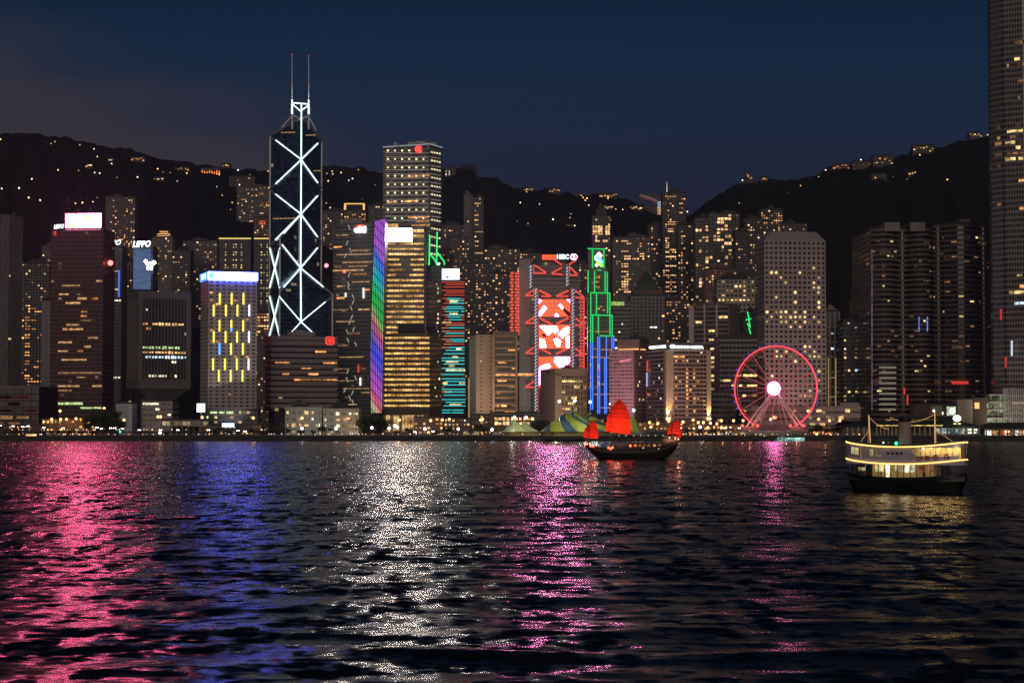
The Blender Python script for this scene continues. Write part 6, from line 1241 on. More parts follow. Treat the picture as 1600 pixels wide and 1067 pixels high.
mb.build('hub_screen', HUB, root); MB().tube([hubc + ex * (math.cos(t) * M(10.9, YW)) + ez * (math.sin(t) * M(10.9, YW)) for t in np.linspace(0, 2 * math.pi, n + 1)[:-1]], .42, 6, 0, True).build('hub_halo_ring', em('hub_halo_pink', (1, .10, .34), 2.2), root)  # glowing ring added to imitate pink glare around the hub screen
mb = MB(); mb.tube([wc - nw * 5, wc + nw * 4.8], 1.6, 12); mb.build('axle', plain('wheel_steel', (.6, .55, .55), .4, .2), root)
LEG = plain('leg_white', (.85, .8, .8), .5)
for (px, o1, o2) in ((1164, 4.5, 9), (1172, 4.5, 11), (1181, -4.5, -10), (1234, -4.5, -10), (1243, 4.5, 11), (1251, 4.5, 9)):
    f_ = P(px, 672, YW); MB().tube([Vector((f_.x, wc.y - o2, 9.5)), wc + nw * o1 * .9], [.62, .5], 8).build('leg', LEG, root)
GB_ = plain('gondola_shell', (.2, .2, .22), .3); GL = em('gondola_violet', (.16, .07, 1), .9, rnd=.5)
for i in range(42):
    t = 2 * math.pi * i / 42; c = rim_pt(t, RW + 1.9, 0); mb = MB(); mb.ball(c - ez * .2, 1.05, 0, 8, 5, .85); mb.bar(rim_pt(t, RW, 0), c + ez * .5, .25); g_ = mb.build('gondola', GB_, root)
    MB().ball(c - nw * 0 + nw * .9, .48, 0, 6, 4).build('gondola_lamp', GL, g_)
mb = MB(); f0_, f1_ = P(1150, 672, YW), P(1262, 672, YW); mb.box(f0_.x, f1_.x, wc.y - 14, wc.y + 14, 3, 9.5); mb.box(f0_.x + 14, f1_.x - 14, wc.y - 6, wc.y + 6, 9.5, 10.6)
mb.build('boarding_platform', plain('platform', (.22, .18, .18), .8), root)
for px in (1160, 1184, 1235, 1256): q = P(px, 670, YW - 15); MB().box(q.x - 1, q.x + 1, wc.y - 15.2, wc.y - 14.2, 9, 11).build('base_light', em('base_red', (1, .12, .1), 1.6), root)
for px in (1172, 1246): q = P(px, 665, YW - 20); point('wheel_base_light', (q.x, wc.y - 18, 12.5), (1, .2, .2), 2600, .5)
# ------------------------------------------------------------------ oval pier in front of the wheel
r_ = empty('pier_pavilion', (X(1200, 1330), 1330, 0), 'round ended pier pavilion with a pale canopy and lantern row under the wheel', 'pier')
x0, x1 = X(1140, 1318, 675), X(1262, 1318, 675); cx_ = (x0 + x1) / 2; hw = (x1 - x0) / 2
def oval(k, yc, hy): return [(cx_ + hw * k * math.copysign(abs(math.cos(t)) ** .7, math.cos(t)), yc + hy * k * math.sin(t)) for t in np.linspace(0, 2 * math.pi, 41)[:-1]]
zc = Z(677.5, 1315)
mb = MB(); mb.prism(oval(1, 1326, 20), zc, zc + 1.0); mb.build('canopy', plain('canopy_pale', (.42, .40, .38), .5), r_)
mb = MB(); mb.prism(oval(.84, 1326, 18), zc + 1, zc + 1.9); mb.build('canopy_top', plain('canopy_pale', (.42, .40, .38), .5), r_)
mb = MB(); mb.prism(oval(.97, 1326, 19.5), -1, 3.3); mb.build('pier_base', plain('pier_dark', (.05, .045, .045), .8), r_)
mb = MB(); mb.prism(oval(.8, 1328, 14), 3.3, zc); mb.build('inner_wall', plain('pier_inner', (.20, .15, .11), .8), r_)
cm = MB()
for (x, y) in oval(.93, 1326, 19)[::1]: cm.box(x - .2, x + .2, y - .2, y + .2, 3.3, zc)
cm.build('columns', plain('pier_col', (.35, .33, .30), .7), r_)
LAN = em('lantern_pale', (1, .85, .6), 3.0, rnd=.5)
for i, px in enumerate((1143, 1147, 1152, 1158, 1160, 1166, 1173, 1180, 1186, 1191, 1198, 1204, 1210, 1216, 1222, 1229, 1236, 1243, 1250)):
    q = P(px, 683 + (i % 3) * .6, 1307.5); MB().ball(q, .6 + .3 * (i % 3 == 0), 0, 6, 4).build('lantern', LAN if i % 4 else em('lantern_amber', (1, .6, .25), 2.5, rnd=.4), r_)
for px in (1160, 1195, 1230): q = P(px, 684, 1309); point('pier_light', (q.x, 1310, zc - 1), (1, .75, .45), 900, .3)
# ------------------------------------------------------------------ long ferry pier with hipped roof
r_ = empty('ferry_pier', (X(1430, 1350), 1350, 0), 'long ferry pier hall with a dark hipped roof, lit colonnade and round white lamp', 'pier')
YP = 1330; x0, x1 = X(1313, YP, 666), X(1534, YP, 667); RO = plain('pier_roof_tiles', (.045, .06, .055), .6)
def hip(mb, x0, x1, y0, y1, z0, z1, ix, iy): mb.hexa([(x0, y0, z0), (x1, y0, z0), (x1, y1, z0), (x0, y1, z0)], [(x0 + ix, y0 + iy, z1), (x1 - ix, y0 + iy, z1), (x1 - ix, y1 - iy, z1), (x0 + ix, y1 - iy, z1)])
mb = MB(); hip(mb, x0, X(1372, YP, 665), YP + 4, YP + 40, Z(667, YP), Z(657, YP), 20, 15); mb.build('west_roof', RO, r_)
mb = MB(); hip(mb, X(1362, YP, 665), x1, YP - 3, YP + 44, Z(666, YP), Z(650, YP), 26, 17); mb.box(X(1405, YP), X(1500, YP), YP + 16, YP + 24, Z(651, YP), Z(649, YP)); mb.build('main_roof', RO, r_)
mb = MB(); mb.box(x0 + 3, x1 - 4, YP + 6, YP + 38, 3, Z(667, YP)); mb.build('hall', plain('hall_wall', (.16, .13, .10), .8), r_)
mb = MB(); mb.box(x0 - 1, x1, YP - 2, YP + 6, Z(684, YP), Z(684, YP) + .8); mb.build('upper_deck', plain('pier_dark', (.05, .045, .045), .8), r_)
mb = MB(); mb.box(x0 - 2, x1 + 1, SHORE - 14, YP + 4, -1, 3.4); mb.build('pier_base', plain('pier_dark', (.05, .045, .045), .8), r_)
CL = plain('colonnade', (.50, .42, .30), .7)
for i, px in enumerate([1324, 1332, 1341, 1350] + list(range(1370, 1420, 6)) + list(range(1421, 1466, 8)) + list(range(1470, 1532, 10))):
    q = P(px, 680, YP - 1); MB().box(q.x - .45, q.x + .45, YP - 1.4, YP - .6, Z(684, YP), Z(667, YP)).build('column', CL, r_)
    if 1418 < px < 1466: MB().ball((q.x, YP - 1.9, Z(682.5, YP)), .5, 0, 6, 4).build('column_uplight', em('col_amber', (1, .55, .2), 3), r_); point('column_light', (q.x, YP - 2.6, Z(681, YP)), (1, .6, .25), 90, .2)
mb = MB(); mb.box(X(1368, YP, 663), X(1471, YP, 663), YP - 3.6, YP - 3.1, Z(665.5, YP), Z(663.8, YP)); mb.build('eave_light_strip', em('eave_yellow', (1, .75, .2), .9, tex=True), r_)
mb = MB(); mb.box(X(1388, YP, 655), X(1470, YP, 655), YP + 8, YP + 8.5, Z(656.4, YP), Z(655.4, YP)); mb.build('roof_light_strip', em('eave_orange', (1, .5, .12), .7, tex=True), r_)
mb = MB(); mb.box(X(1466, YP, 672), X(1529, YP, 672), YP + 4, YP + 5, Z(678, YP), Z(669, YP)); mb.build('glazed_lounge', goldmat('lounge_glow', (.05, .10, .09), (.75, .95, .85), .75), r_)
for i in range(9): x = 1514 + (i % 5) * 3; q = P(x, 671 + (i // 5) * 5, YP + 3.6); MB().ball(q, .55, 0, 6, 4).build('lounge_lamp', em('lounge_lamp', (1, .8, .45), 3), r_)
mb = MB(); c_ = P(1495.5, 653.5, YP - 6); n = 24; 
for s2 in (0,): 
    f_ = [c_ + Vector((math.cos(t) * 2.75, 0, math.sin(t) * 2.2)) for t in np.linspace(0, 2 * math.pi, n + 1)[:-1]]; mb.face(f_[::-1]); b_ = [p + Vector((0, .6, 0)) for p in f_]
    for i in range(n): mb.face([f_[i], f_[(i + 1) % n], b_[(i + 1) % n], b_[i]])
mb.build('round_white_lamp', em('round_lamp', (.95, .97, 1), 3.2, True), r_)
MB().bar(c_ + Vector((0, .8, -1.6)), (c_.x, YP - 5, Z(666, YP)), .4).build('lamp_bracket', STEEL, r_)
for px in (1492, 1499): MB().box(P(px - 2, 661, YP - 4).x, P(px + 2, 661, YP - 4).x, YP - 4.4, YP - 3.8, Z(662.5, YP), Z(661, YP)).build('eave_lamp', em('eave_yellow_hot', (1, .8, .3), 2), r_)
mb = MB(); mb.box(X(1478, YP), X(1494.5, YP), YP + 46, YP + 54, 3, Z(634, YP + 46)); mb.build('clock_tower', plain('clock_stone', (.34, .32, .28), .8), r_)
mb = MB(); pyr(mb, X(1486.2, YP + 48), YP + 50, M(10, YP), 5, Z(634, YP + 46), Z(626, YP + 46), .1); mb.build('clock_tower_roof', RO, r_)
mb = MB(); mb.box(X(1479, YP + 45), X(1493, YP + 45), YP + 45.5, YP + 46, Z(650, YP + 45), Z(635, YP + 45)); mb.build('clock_tower_light', em('clock_glow', (.75, .85, .6), .75, tex=True), r_)
c_ = P(1488, 642, YP + 45); mb = MB(); f_ = [c_ + Vector((math.cos(t) * 2.3, 0, math.sin(t) * 2.3)) for t in np.linspace(0, 2 * math.pi, 25)[:-1]]; mb.face(f_[::-1]); mb.build('clock_face', em('clock_face', (.9, 1, .85), 1.3), r_)
for p_ in ((0, 1.6), (1.1, .6)): MB().bar(c_ + Vector((0, -.1, 0)), c_ + Vector((p_[0], -.1, p_[1])), .2).build('clock_hand', DARKM, r_)
for (x0_, x1_, y0_, lb, col) in ((1495, 1519, 624, 'plain beige block right of the clock tower', (.44, .40, .31)), (1519, 1541, 623, 'dark brown block with one orange window near the giant tower', (.10, .07, .05)), (1428, 1478, 632, 'dark brown hall behind the ferry pier roof', (.10, .06, .05))):
    b = Bld('pier_building', lb, rect(x0_, x1_, 1400, 16), y0_, plain('pb_' + lb[:8], col, .8), plant=0, cat='building', par=.6)
    if 'orange' in lb: q = P(1526.5, 633.5, 1399.6); MB().box(q.x - 1.6, q.x + 1.6, 1399.3, 1400.1, q.z - 2.2, q.z + 2.2).build('lit_window', em('lamp_orange_soft', (1, .5, .2), 1.5), b.root)
    if 'hall behind' in lb: q = P(1464, 645.5, 1399.6); MB().box(q.x - 4.5, q.x + 4.5, 1399, 1400.1, q.z - 1, q.z + 1).build('lit_sign', em('pale_sign', (1, .85, .75), 2.0), b.root)
r_ = empty('ferry_pier', (X(1590, 1350), 1350, 0), 'right hand ferry pier with a curved dark roof and red and white lit shops', 'pier')
mb = MB(); hip(mb, X(1537, YP), X(1680, YP), YP - 3, YP + 40, Z(670, YP), Z(660, YP), 9, 16); mb.build('roof', RO, r_)
mb = MB(); mb.box(X(1541, YP), X(1676, YP), YP + 8, YP + 36, 3, Z(669, YP)); mb.build('hall', plain('hall_wall', (.16, .13, .10), .8), r_)
mb = MB(); mb.box(X(1536, YP), X(1680, YP), SHORE - 10, YP + 4, -1, 3.4); mb.build('pier_base', plain('pier_dark', (.05, .045, .045), .8), r_)
for (xa_, xb_, c, s_) in ((1540, 1549, (.8, 1, .85), 1.9), (1552, 1560, (1, .6, .25), .5), (1566, 1581, (1, .12, .06), .75), (1570, 1577, (1, .7, .4), 2.0), (1586, 1591, (.9, .95, 1), 2.2), (1594, 1606, (1, .55, .2), .8), (1612, 1630, (1, .6, .3), .7)):
    a_, c_ = P(xa_, 680, YP + 7), P(xb_, 672.5, YP + 7); MB().box(a_.x, c_.x, YP + (6.2 if xa_ == 1570 else 6.8), YP + 7.9, a_.z, c_.z).build('lit_shopfront', em('shop%d' % xa_, c, s_, tex=True), r_)
for i in range(12): q = P(1541 + i * 11, 680, YP); MB().box(q.x - .35, q.x + .35, YP - 1.4, YP - .7, 3.4, Z(670, YP)).build('column', CL, r_)
for px in (1550, 1585): q = P(px, 676, YP); point('pier_light', (q.x, YP, q.z), (1, .7, .4), 500, .3)
# ------------------------------------------------------------------ covered ferry walkway behind the junk
r_ = empty('covered_pier', (X(1030, 1330), 1330, 0), 'low covered pier with lit pillars running behind the red sailed boat', 'pier')
x0, x1 = X(955, 1315, 680), X(1064, 1315, 680)
mb = MB(); mb.box(x0, x1, 1306, 1330, -1, 3.3); mb.build('pier_base', plain('pier_dark', (.05, .045, .045), .8), r_)
mb = MB(); hip(mb, x0 - 1, x1 + 1, 1305, 1332, Z(679.5, 1305), Z(674, 1305), 3, 9); mb.build('roof', plain('pier_roof_green', (.08, .12, .09), .6), r_)
mb = MB(); mb.box(x0 + 1, x1 - 1, 1322, 1330, 3.3, Z(679, 1305)); mb.build('back_wall', plain('pier_back', (.12, .10, .07), .8), r_)
for i in range(9): q = P(967 + i * 11.5, 684, 1307); MB().box(q.x - .42, q.x + .42, 1307, 1307.8, 3.3, Z(679.6, 1306)).build('lit_pillar', em('pillar_glow%d' % (i % 3), ((1, .8, .45), (.8, .85, .5), (1, .65, .35))[i % 3], .8), r_)
for i in range(6): q = P(975 + i * 16, 681.5, 1312); MB().ball(q, .42, 0, 6, 4).build('ceiling_lamp', em('lantern_amber', (1, .6, .25), 2.5, rnd=.4), r_)
r_ = empty('shelter_row', (X(1100, 1330), 1330, 3), 'long low shelter with a warm string of lamps between the covered pier and the wheel', 'shelter')
mb = MB(); mb.box(X(1066, 1320), X(1140, 1320), 1318, 1326, Z(680.5, 1318), Z(679.3, 1318)); mb.build('roof', plain('canopy_pale', (.42, .40, .38), .5), r_)
mb = MB(); 
for i in range(15): q = P(1067 + i * 5.2, 685, 1319); mb.box(q.x - .12, q.x + .12, 1318.5, 1318.8, 3, Z(680.4, 1318))
mb.build('posts', STEEL, r_)
for i in range(22): q = P(1067 + i * 3.4, 682.5 + (i * 7 % 3) * .8, 1319); MB().ball(q, .33 + .2 * (i % 4 == 0), 0, 6, 4).build('string_lamp', (LAN, em('lantern_amber', (1, .6, .25), 2.5), em('lantern_orange', (1, .35, .12), 2.0, rnd=.4))[i % 3], r_)
# ------------------------------------------------------------------ striped circus tents
def tentmat(name, a, b_, c, n_, tw):
    m, nt, o = mat_new(name); g = NT(nt); p = g.n('ShaderNodeBsdfPrincipled'); g.l(p.outputs[0], o.inputs[0]); p.inputs['Roughness'].default_value = .5
    uv = g.n('ShaderNodeUVMap'); s = g.n('ShaderNodeSeparateXYZ'); g.l(uv.outputs[0], s.inputs[0]); f = g.m('FRACT', g.m('ADD', g.m('MULTIPLY', s.outputs[0], n_), g.m('MULTIPLY', s.outputs[1], tw)))
    col = g.mix(g.m('GREATER_THAN', f, .58), a, b_); col = g.mix(g.m('GREATER_THAN', s.outputs[1], .9), col, c); g.l(col, p.inputs['Base Color']); return m
def tent(label, cx, cyy, hx, hy, ze, peaks, mat, nr=26, na=72):
    r_ = empty('circus_tent', (cx, cyy, 3), label, 'tent', 'striped circus tents on the promenade'); v = []; mb = MB()
    def h(x, y):
        e = 1 - math.hypot((x - cx) / hx, (y - cyy) / hy); z = ze + 1.0 * max(0, e)
        for (px_, py_, ph, pr) in peaks: d = math.hypot(x - px_, (y - py_)) / pr; z = max(z, ze + (ph - ze) * max(0, 1 - d) ** 1.55 * min(1, e * 6 + .05) + 1.2 * max(0, e))
        return z
    pk = peaks[0]
    def pt(i, j):
        t = i / nr; a = 2 * math.pi * j / na; ex_, ey = cx + hx * math.cos(a), cyy + hy * math.sin(a); x = pk[0] + (ex_ - pk[0]) * t; y = pk[1] + (ey - pk[1]) * t
        sc_ = .25 * math.sin(a * 14) * t ** 3; return (x, y, h(x, y) - abs(sc_))
    for i in range(nr):
        for j in range(na): mb.face([pt(i, j), pt(i + 1, j), pt(i + 1, j + 1), pt(i, j + 1)], 0, [(j / na, 1 - i / nr), (j / na, 1 - (i + 1) / nr), ((j + 1) / na, 1 - (i + 1) / nr), ((j + 1) / na, 1 - i / nr)])
    mb.build('canopy', mat, r_, smooth=True); mb = MB()
    mb.prism([(cx + hx * .93 * math.cos(t), cyy + hy * .93 * math.sin(t)) for t in np.linspace(0, 2 * math.pi, 33)[:-1]], 3, ze + .2); mb.build('side_wall', plain('tent_wall', (.30, .22, .06), .7), r_)
    for (px_, py_, ph, pr) in peaks: MB().tube([(px_, py_, 3), (px_, py_, ph + 1.6)], .16, 6).build('mast', STEEL, r_)
    return r_
T1 = tentmat('tent_pale', (.50, .55, .22), (.62, .66, .42), (.65, .7, .5), 7, .3); T2 = tentmat('tent_striped', (.34, .36, .05), (.04, .09, .17), (.45, .55, .1), 8, 1.5)
YT = 1345; ze = Z(674, YT)
pk1 = P(804, 657, YT); pk2 = P(822, 661, YT); tent('small pale green two peaked tent left of the big striped tent', X(814, YT, 670), YT, M(30, YT), 13, ze, [(pk1.x, YT - 1, pk1.z, 11), (pk2.x, YT + 2, pk2.z, 10)], T1)
pk1 = P(897, 641.5, YT + 6); pk2 = P(922, 646, YT + 8); tent('big tent swirled with yellow green and blue stripes beside the red sails', X(903, YT, 670), YT + 10, M(61, YT), 21, Z(674.5, YT), [(pk1.x, YT + 5, pk1.z, 30), (pk2.x, YT + 9, pk2.z, 26), (P(882, 645, YT).x, YT + 2, P(882, 646, YT).z, 24)], T2)
pk1 = P(989.5, 650, YT); tent('slim peaked yellow green tent right of the tallest red sail', X(990, YT, 670), YT, M(17, YT), 9, ze, [(pk1.x, YT, pk1.z, 9)], tentmat('tent_third', (.42, .40, .05), (.20, .24, .05), (.4, .42, .1), 9, .3))
for (x, y, e_) in ((800, 661, 900), (828, 662, 800), (868, 655, 1100), (932, 645, 2400), (915, 640, 800), (905, 668, 300), (996, 655, 500)): q = P(x, y, YT - 17); point('tent_floodlight', q, (.95, 1, .75), e_ * 2.2, .4)
# ------------------------------------------------------------------ promenade lamps
def lampproto(name, label, col, st, r_, hgt, grp):
    e_ = empty(name, (0, 0, 0), label, 'street lamp', grp); mb = MB(); mb.tube([(0, 0, 0), (0, 0, hgt - .6), (0, -.3, hgt - .2)], [.16, .1, .08], 6); mb.build('pole', STEEL, e_)
    MB().ball((0, -.35, hgt), r_, 0, 8, 6).build('lamp_head', em('lamphead_' + name, col, st, True), e_); return e_
lw_ = lampproto('promenade_lamp', 'dazzling white promenade lamp near the sea wall', (.9, .94, 1), 7, .95, 8.5, 'white lamps along the promenade')
la_ = lampproto('street_lamp', 'amber sodium street lamp behind the sea wall', (1, .42, .13), 5.5, .95, 11, 'amber street lamps behind the sea wall')
def place(proto, ch, pts, Y, first):
    for i, (px, py) in enumerate(pts):
        yy_ = Y + (i * 37 % 11) - 5; q = P(px, py, yy_); H0 = first; g_ = q.z - H0
        o = proto if i == 0 else dup(proto, ch, (0, 0, 0)); sc_ = max(.4, (q.z - 3) / H0); o.location = (q.x, yy_, 3)
        for k_ in kids(o):
            if k_.name.startswith('pole'): k_.scale = (1, 1, sc_)
            else: k_.location.z = q.z - 3 - H0
place(lw_, tree_of(lw_), [(472, 669), (525, 669), (581, 668), (608, 669), (664, 670), (716, 670), (769, 671), (250, 676), (804, 652), (822, 652), (874, 627), (898, 626), (922, 628), (990, 641), (1094, 667), (952, 658), (617, 665), (621, 667)], 1325, 8.5)
place(la_, tree_of(la_), [(81, 655), (95, 655), (104, 655), (119, 654), (127, 655), (136, 655), (156, 655), (94, 642), (163, 638), (247, 651), (251, 651), (316, 652), (396, 653), (194, 656), (472, 653), (544, 654), (624, 656), (673, 657), (691, 656), (702, 655), (751, 656), (754, 655), (1015, 660), (1028, 661), (1045, 658), (1067, 659), (1083, 656), (1091, 660), (1099, 660), (1110, 661), (1127, 657), (1146, 657), (1120, 662), (1279, 655), (1296, 657), (1312, 657), (1204, 655), (1161, 657), (1127, 668), (1106, 668), (1298, 679), (1326, 680), (1276, 678), (1017, 667), (1060, 664)], 1400, 11)
# small bright points at street level: car headlights, kiosks
# ------------------------------------------------------------------ cars on the waterfront road
car = empty('car', (0, 0, 0), 'dark car with its headlights on, driving the waterfront road', 'car', 'cars on the waterfront road')
mb = MB(); mb.hexa([(-2.2, -.9, .35), (2.2, -.9, .35), (2.2, .9, .35), (-2.2, .9, .35)], [(-2.15, -.85, .95), (2.2, -.85, .85), (2.2, .85, .85), (-2.15, .85, .95)]); mb.build('body', plain('car_paint', (.08, .08, .09), .3, .3), car)
mb = MB(); mb.hexa([(-1.6, -.8, .93), (1.1, -.8, .9), (1.1, .8, .9), (-1.6, .8, .93)], [(-1.1, -.65, 1.45), (.4, -.65, 1.45), (.4, .65, 1.45), (-1.1, .65, 1.45)]); mb.build('windows', plain('car_glass', (.02, .02, .03), .1), car)
for x in (-1.4, 1.4):
    for y in (-.9, .9): MB().tube([(x, y - .1, .35), (x, y + .1, .35)], .34, 10).build('wheel', plain('tyre', (.02, .02, .02), .9), car)
for y in (-.62, .62): MB().ball((2.2, y, .7), .34, 0, 6, 4).build('headlight', em('headlight', (1, .95, .85), 11), car)
cc_ = tree_of(car)
for i, (px, py) in enumerate([(3, 664), (21, 665), (37, 666), (46, 665), (68, 667), (99, 668), (153, 667), (161, 669), (173, 668), (180, 668), (193, 669), (217, 671), (251, 671), (279, 671), (328, 671), (341, 672), (372, 672), (384, 673), (650, 674), (676, 673), (855, 677), (878, 678), (1061, 668), (1132, 668), (1155, 668)]):
    yy_ = 1345 + (i * 13 % 17); q = P(px, py, yy_); o = car if i == 0 else dup(car, cc_, (0, 0, 0)); o.location = (q.x, yy_, 3 + max(0, q.z - 4.0)); o.rotation_euler = (0, 0, R(-90 + (i * 29 % 40) - 20)); 
ov = MB(); ov.box(X(-20, 1345), X(420, 1345), 1338, 1366, 5.2, 6.0)
for i in range(12): q = P(-10 + i * 38, 670, 1342); ov.box(q.x - .8, q.x + .8, 1348, 1350, 3, 5.2)
tag(ov.build('road', plain('asphalt', (.05, .05, .05), .9)), 'raised waterfront road deck on short piers', 'road', None, 'structure')
# ------------------------------------------------------------------ low things between the lamps
def lowb(name, label, x0, x1, yt, Y, col, lits=(), cat='building', n=0, mat=W_AMB, yb=None):
    b = Bld(name, label, rect(x0, x1, Y, 12), yt, facade('lb_' + label[:30], col, wx=(.15, .85), wz=(.25, .75), lit=.06, lits=.6), bw=3, fh=3.3, plant=0, cat=cat, par=.5)
    if n: b.lit(0, n, yt, 680, (mat, W_WARM, W_AMB), 'scatter', 3)
    return b
lowb('pavilion', 'low pavilion with a bright amber band of windows left of the small tent', 766, 846, 645, 1420, (.16, .12, .09), n=0)


b = lowb('restaurant_hall', 'glass restaurant hall full of amber light behind the small tent', 772, 835, 651, 1412, (.14, .10, .07)); b.litpx(0, [(774 + 3.4 * i, 655 + (i % 2) * 2, 1) for i in range(18)] + [(776 + 3.6 * i, 659) for i in range(15)], W_WARM, wx=.7, wh=.7)
lowb('office_block', 'low brown block with small lit windows right of the golden tower lobby', 647, 693, 652, 1440, (.26, .20, .17), n=14)
lowb('office_block', 'low grey block with mixed white lights under the light lined tower', 694, 735, 654, 1430, (.13, .12, .12), n=12, mat=W_PALE)
lowb('office_block', 'low dark block left of the pavilion under the slab hotel', 736, 770, 648, 1425, (.10, .08, .07), n=7)
lowb('shop_row', 'low row of amber lit shops under the bronze tower', 66, 150, 655, 1410, (.16, .11, .07), n=22)
lowb('shop_row', 'low dark terrace at the far left behind the parked cars', -30, 64, 664, 1405, (.06, .05, .05), n=5)
lowb('warehouse', 'low dark shed under the glowing blue crowned tower', 324, 410, 664, 1400, (.07, .07, .075), n=10, mat=W_PALE)
lowb('bus_station', 'low terrace of amber lights under the pink hotels', 985, 1112, 660, 1420, (.20, .14, .11), n=22)
lowb('ticket_office', 'low lit terrace at the foot of the black block left of the wheel', 1112, 1176, 664, 1410, (.12, .09, .08), n=16)
lowb('ticket_office', 'low dark terrace right of the wheel behind the trees', 1262, 1322, 672, 1400, (.12, .08, .06), n=10)
r_ = empty('blue_billboard', (X(356, 1390), 1390, 3), 'glowing blue white billboard low by the waterfront road', 'billboard'); a_, c_ = P(347, 667, 1390), P(366, 661, 1390)
MB().box(a_.x, c_.x, 1389.5, 1390, a_.z, c_.z).build('billboard_face', em('bb_blue', (.5, .65, 1), 2.6, True), r_); mb = MB(); mb.box(a_.x - .4, c_.x + .4, 1390.1, 1390.6, a_.z - .4, c_.z + .4); mb.box(a_.x + 1, a_.x + 1.5, 1390.2, 1390.6, 3, a_.z); mb.box(c_.x - 1.5, c_.x - 1, 1390.2, 1390.6, 3, a_.z); mb.build('billboard_frame', DARKM, r_)
r_ = empty('kiosk', (X(49, 1308), 1306, 3), 'small warm lit kiosk on the sea wall at far left', 'kiosk'); a_, c_ = P(40, 682.5, 1306), P(58, 678, 1306)
MB().box(a_.x, c_.x, 1306, 1309, 3, c_.z + .5).build('walls', plain('kiosk_wall', (.3, .25, .2), .8), r_); MB().box(a_.x + .4, c_.x - .4, 1305.6, 1306.1, a_.z, c_.z).build('lit_front', em('kiosk_glow', (1, .62, .3), 1.6, tex=True), r_); MB().box(a_.x - .5, c_.x + .5, 1305, 1309.5, c_.z + .5, c_.z + .8).build('roof', ROOF, r_)
r_ = empty('traffic_light', (X(188, 1330), 1330, 3), 'green traffic light by the waterfront road', 'traffic light'); q = P(188, 674.5, 1330)
MB().tube([(q.x, 1330, 3), (q.x, 1330, q.z)], .12, 6).build('pole', STEEL, r_); MB().box(q.x - .4, q.x + .4, 1329.6, 1330, q.z - .9, q.z + .9).build('signal_head', DARKM, r_); MB().ball((q.x, 1329.5, q.z), .62, 0, 8, 6).build('green_lens', em('green_go', (.05, 1, .4), 4), r_)
mt_ = plain('marquee_cloth', (.6, .52, .42), .7)
for i, (x0_, x1_, lb) in enumerate(((722, 735, 'small white peaked marquee, left of two on the promenade'), (737, 748, 'small white peaked marquee, right of two on the promenade'))):
    r_ = empty('marquee', (X((x0_ + x1_) / 2, 1318), 1318, 3), lb, 'marquee', 'small marquees on the promenade'); xa, xb = X(x0_, 1318, 680), X(x1_, 1318, 680); mb = MB(); pyr(mb, (xa + xb) / 2, 1320, (xb - xa) / 2, 2.6, Z(679, 1318), Z(672.5, 1318), .03); mb.build('roof', mt_, r_)
    for x in (xa + .3, xb - .3):
        for y in (1317.6, 1322.4): MB().bar((x, y, 3), (x, y, Z(679, 1318)), .2).build('leg', STEEL, r_)
    point('marquee_light', ((xa + xb) / 2, 1316, 6), (1, .8, .5), 120, .2)
r_ = empty('parked_truck', (X(777, 1316), 1316, 3), 'white box truck parked on the promenade left of the tents', 'truck'); a_, c_ = P(770, 682, 1316), P(786, 675, 1316)
MB().box(a_.x, c_.x - 2, 1315, 1317.6, 3.8, c_.z).build('cargo_box', plain('truck_white', (.7, .66, .62), .6), r_); MB().box(c_.x - 1.9, c_.x, 1315.1, 1317.5, 3.6, c_.z - .9).build('cab', plain('truck_red', (.4, .05, .05), .5), r_)
for x in (a_.x + 1.2, c_.x - 1): MB().tube([(x, 1315, 3.45), (x, 1317.6, 3.45)], .45, 10).build('wheel', plain('tyre', (.02, .02, .02), .9), r_)
# ------------------------------------------------------------------ trees
LEAF = None
m, nt, o = mat_new('foliage'); g = NT(nt); p = g.n('ShaderNodeBsdfPrincipled'); g.l(p.outputs[0], o.inputs[0]); p.inputs['Roughness'].default_value = .7; geo = g.n('ShaderNodeNewGeometry'); nz = g.noise(geo.outputs['Position'], .6, 3); g.l(g.mix(nz.outputs[0], (.020, .032, .012), (.085, .105, .035)), p.inputs['Base Color']); LEAF = m
def tree(seed, h, w_, n=520):
    rg = random.Random(seed); r_ = empty('tree', (0, 0, 0), 'leafy round crowned tree on the dark promenade', 'tree', 'trees along the promenade'); mb = MB(); mb.tube([(0, 0, 0), (.1, 0, h * .3), (.3, .1, h * .55)], [.35, .26, .14], 7)
    cl = [(rg.uniform(-.75, .75) * w_, rg.uniform(-.6, .6) * w_, h * rg.uniform(.42, .86), rg.uniform(.28, .5) * w_) for _ in range(11)]
    for c in cl[:6]: mb.tube([(.1, 0, h * .3), (c[0] * .5, c[1] * .5, h * .5), c[:3]], [.18, .12, .05], 5)
    mb.build('trunk', BARK, r_); mb = MB()
    for i in range(n):
        c = rg.choice(cl); d = Vector((rg.gauss(0, 1), rg.gauss(0, 1), rg.gauss(0, 1))).normalized() * c[3] * rg.uniform(.55, 1.08); q = Vector(c[:3]) + Vector((d.x, d.y, d.z * .75)); s_ = rg.uniform(.3, .62); u = Vector((rg.gauss(0, 1), rg.gauss(0, 1), rg.gauss(0, .6))).normalized(); v = u.cross(Vector((rg.gauss(0, 1), rg.gauss(0, 1), rg.gauss(0, 1)))).normalized(); mb.face([q - u * s_, q - v * s_ * .6, q + u * s_, q + v * s_ * .6])
    mb.build('crown', LEAF, r_); return r_
protos = [tree(1, 9, 4.4), tree(2, 8, 5.0), tree(3, 10, 4.0), tree(4, 7, 4.2)]; ptr = [tree_of(t) for t in protos]; used = set()
rg = random.Random(6)
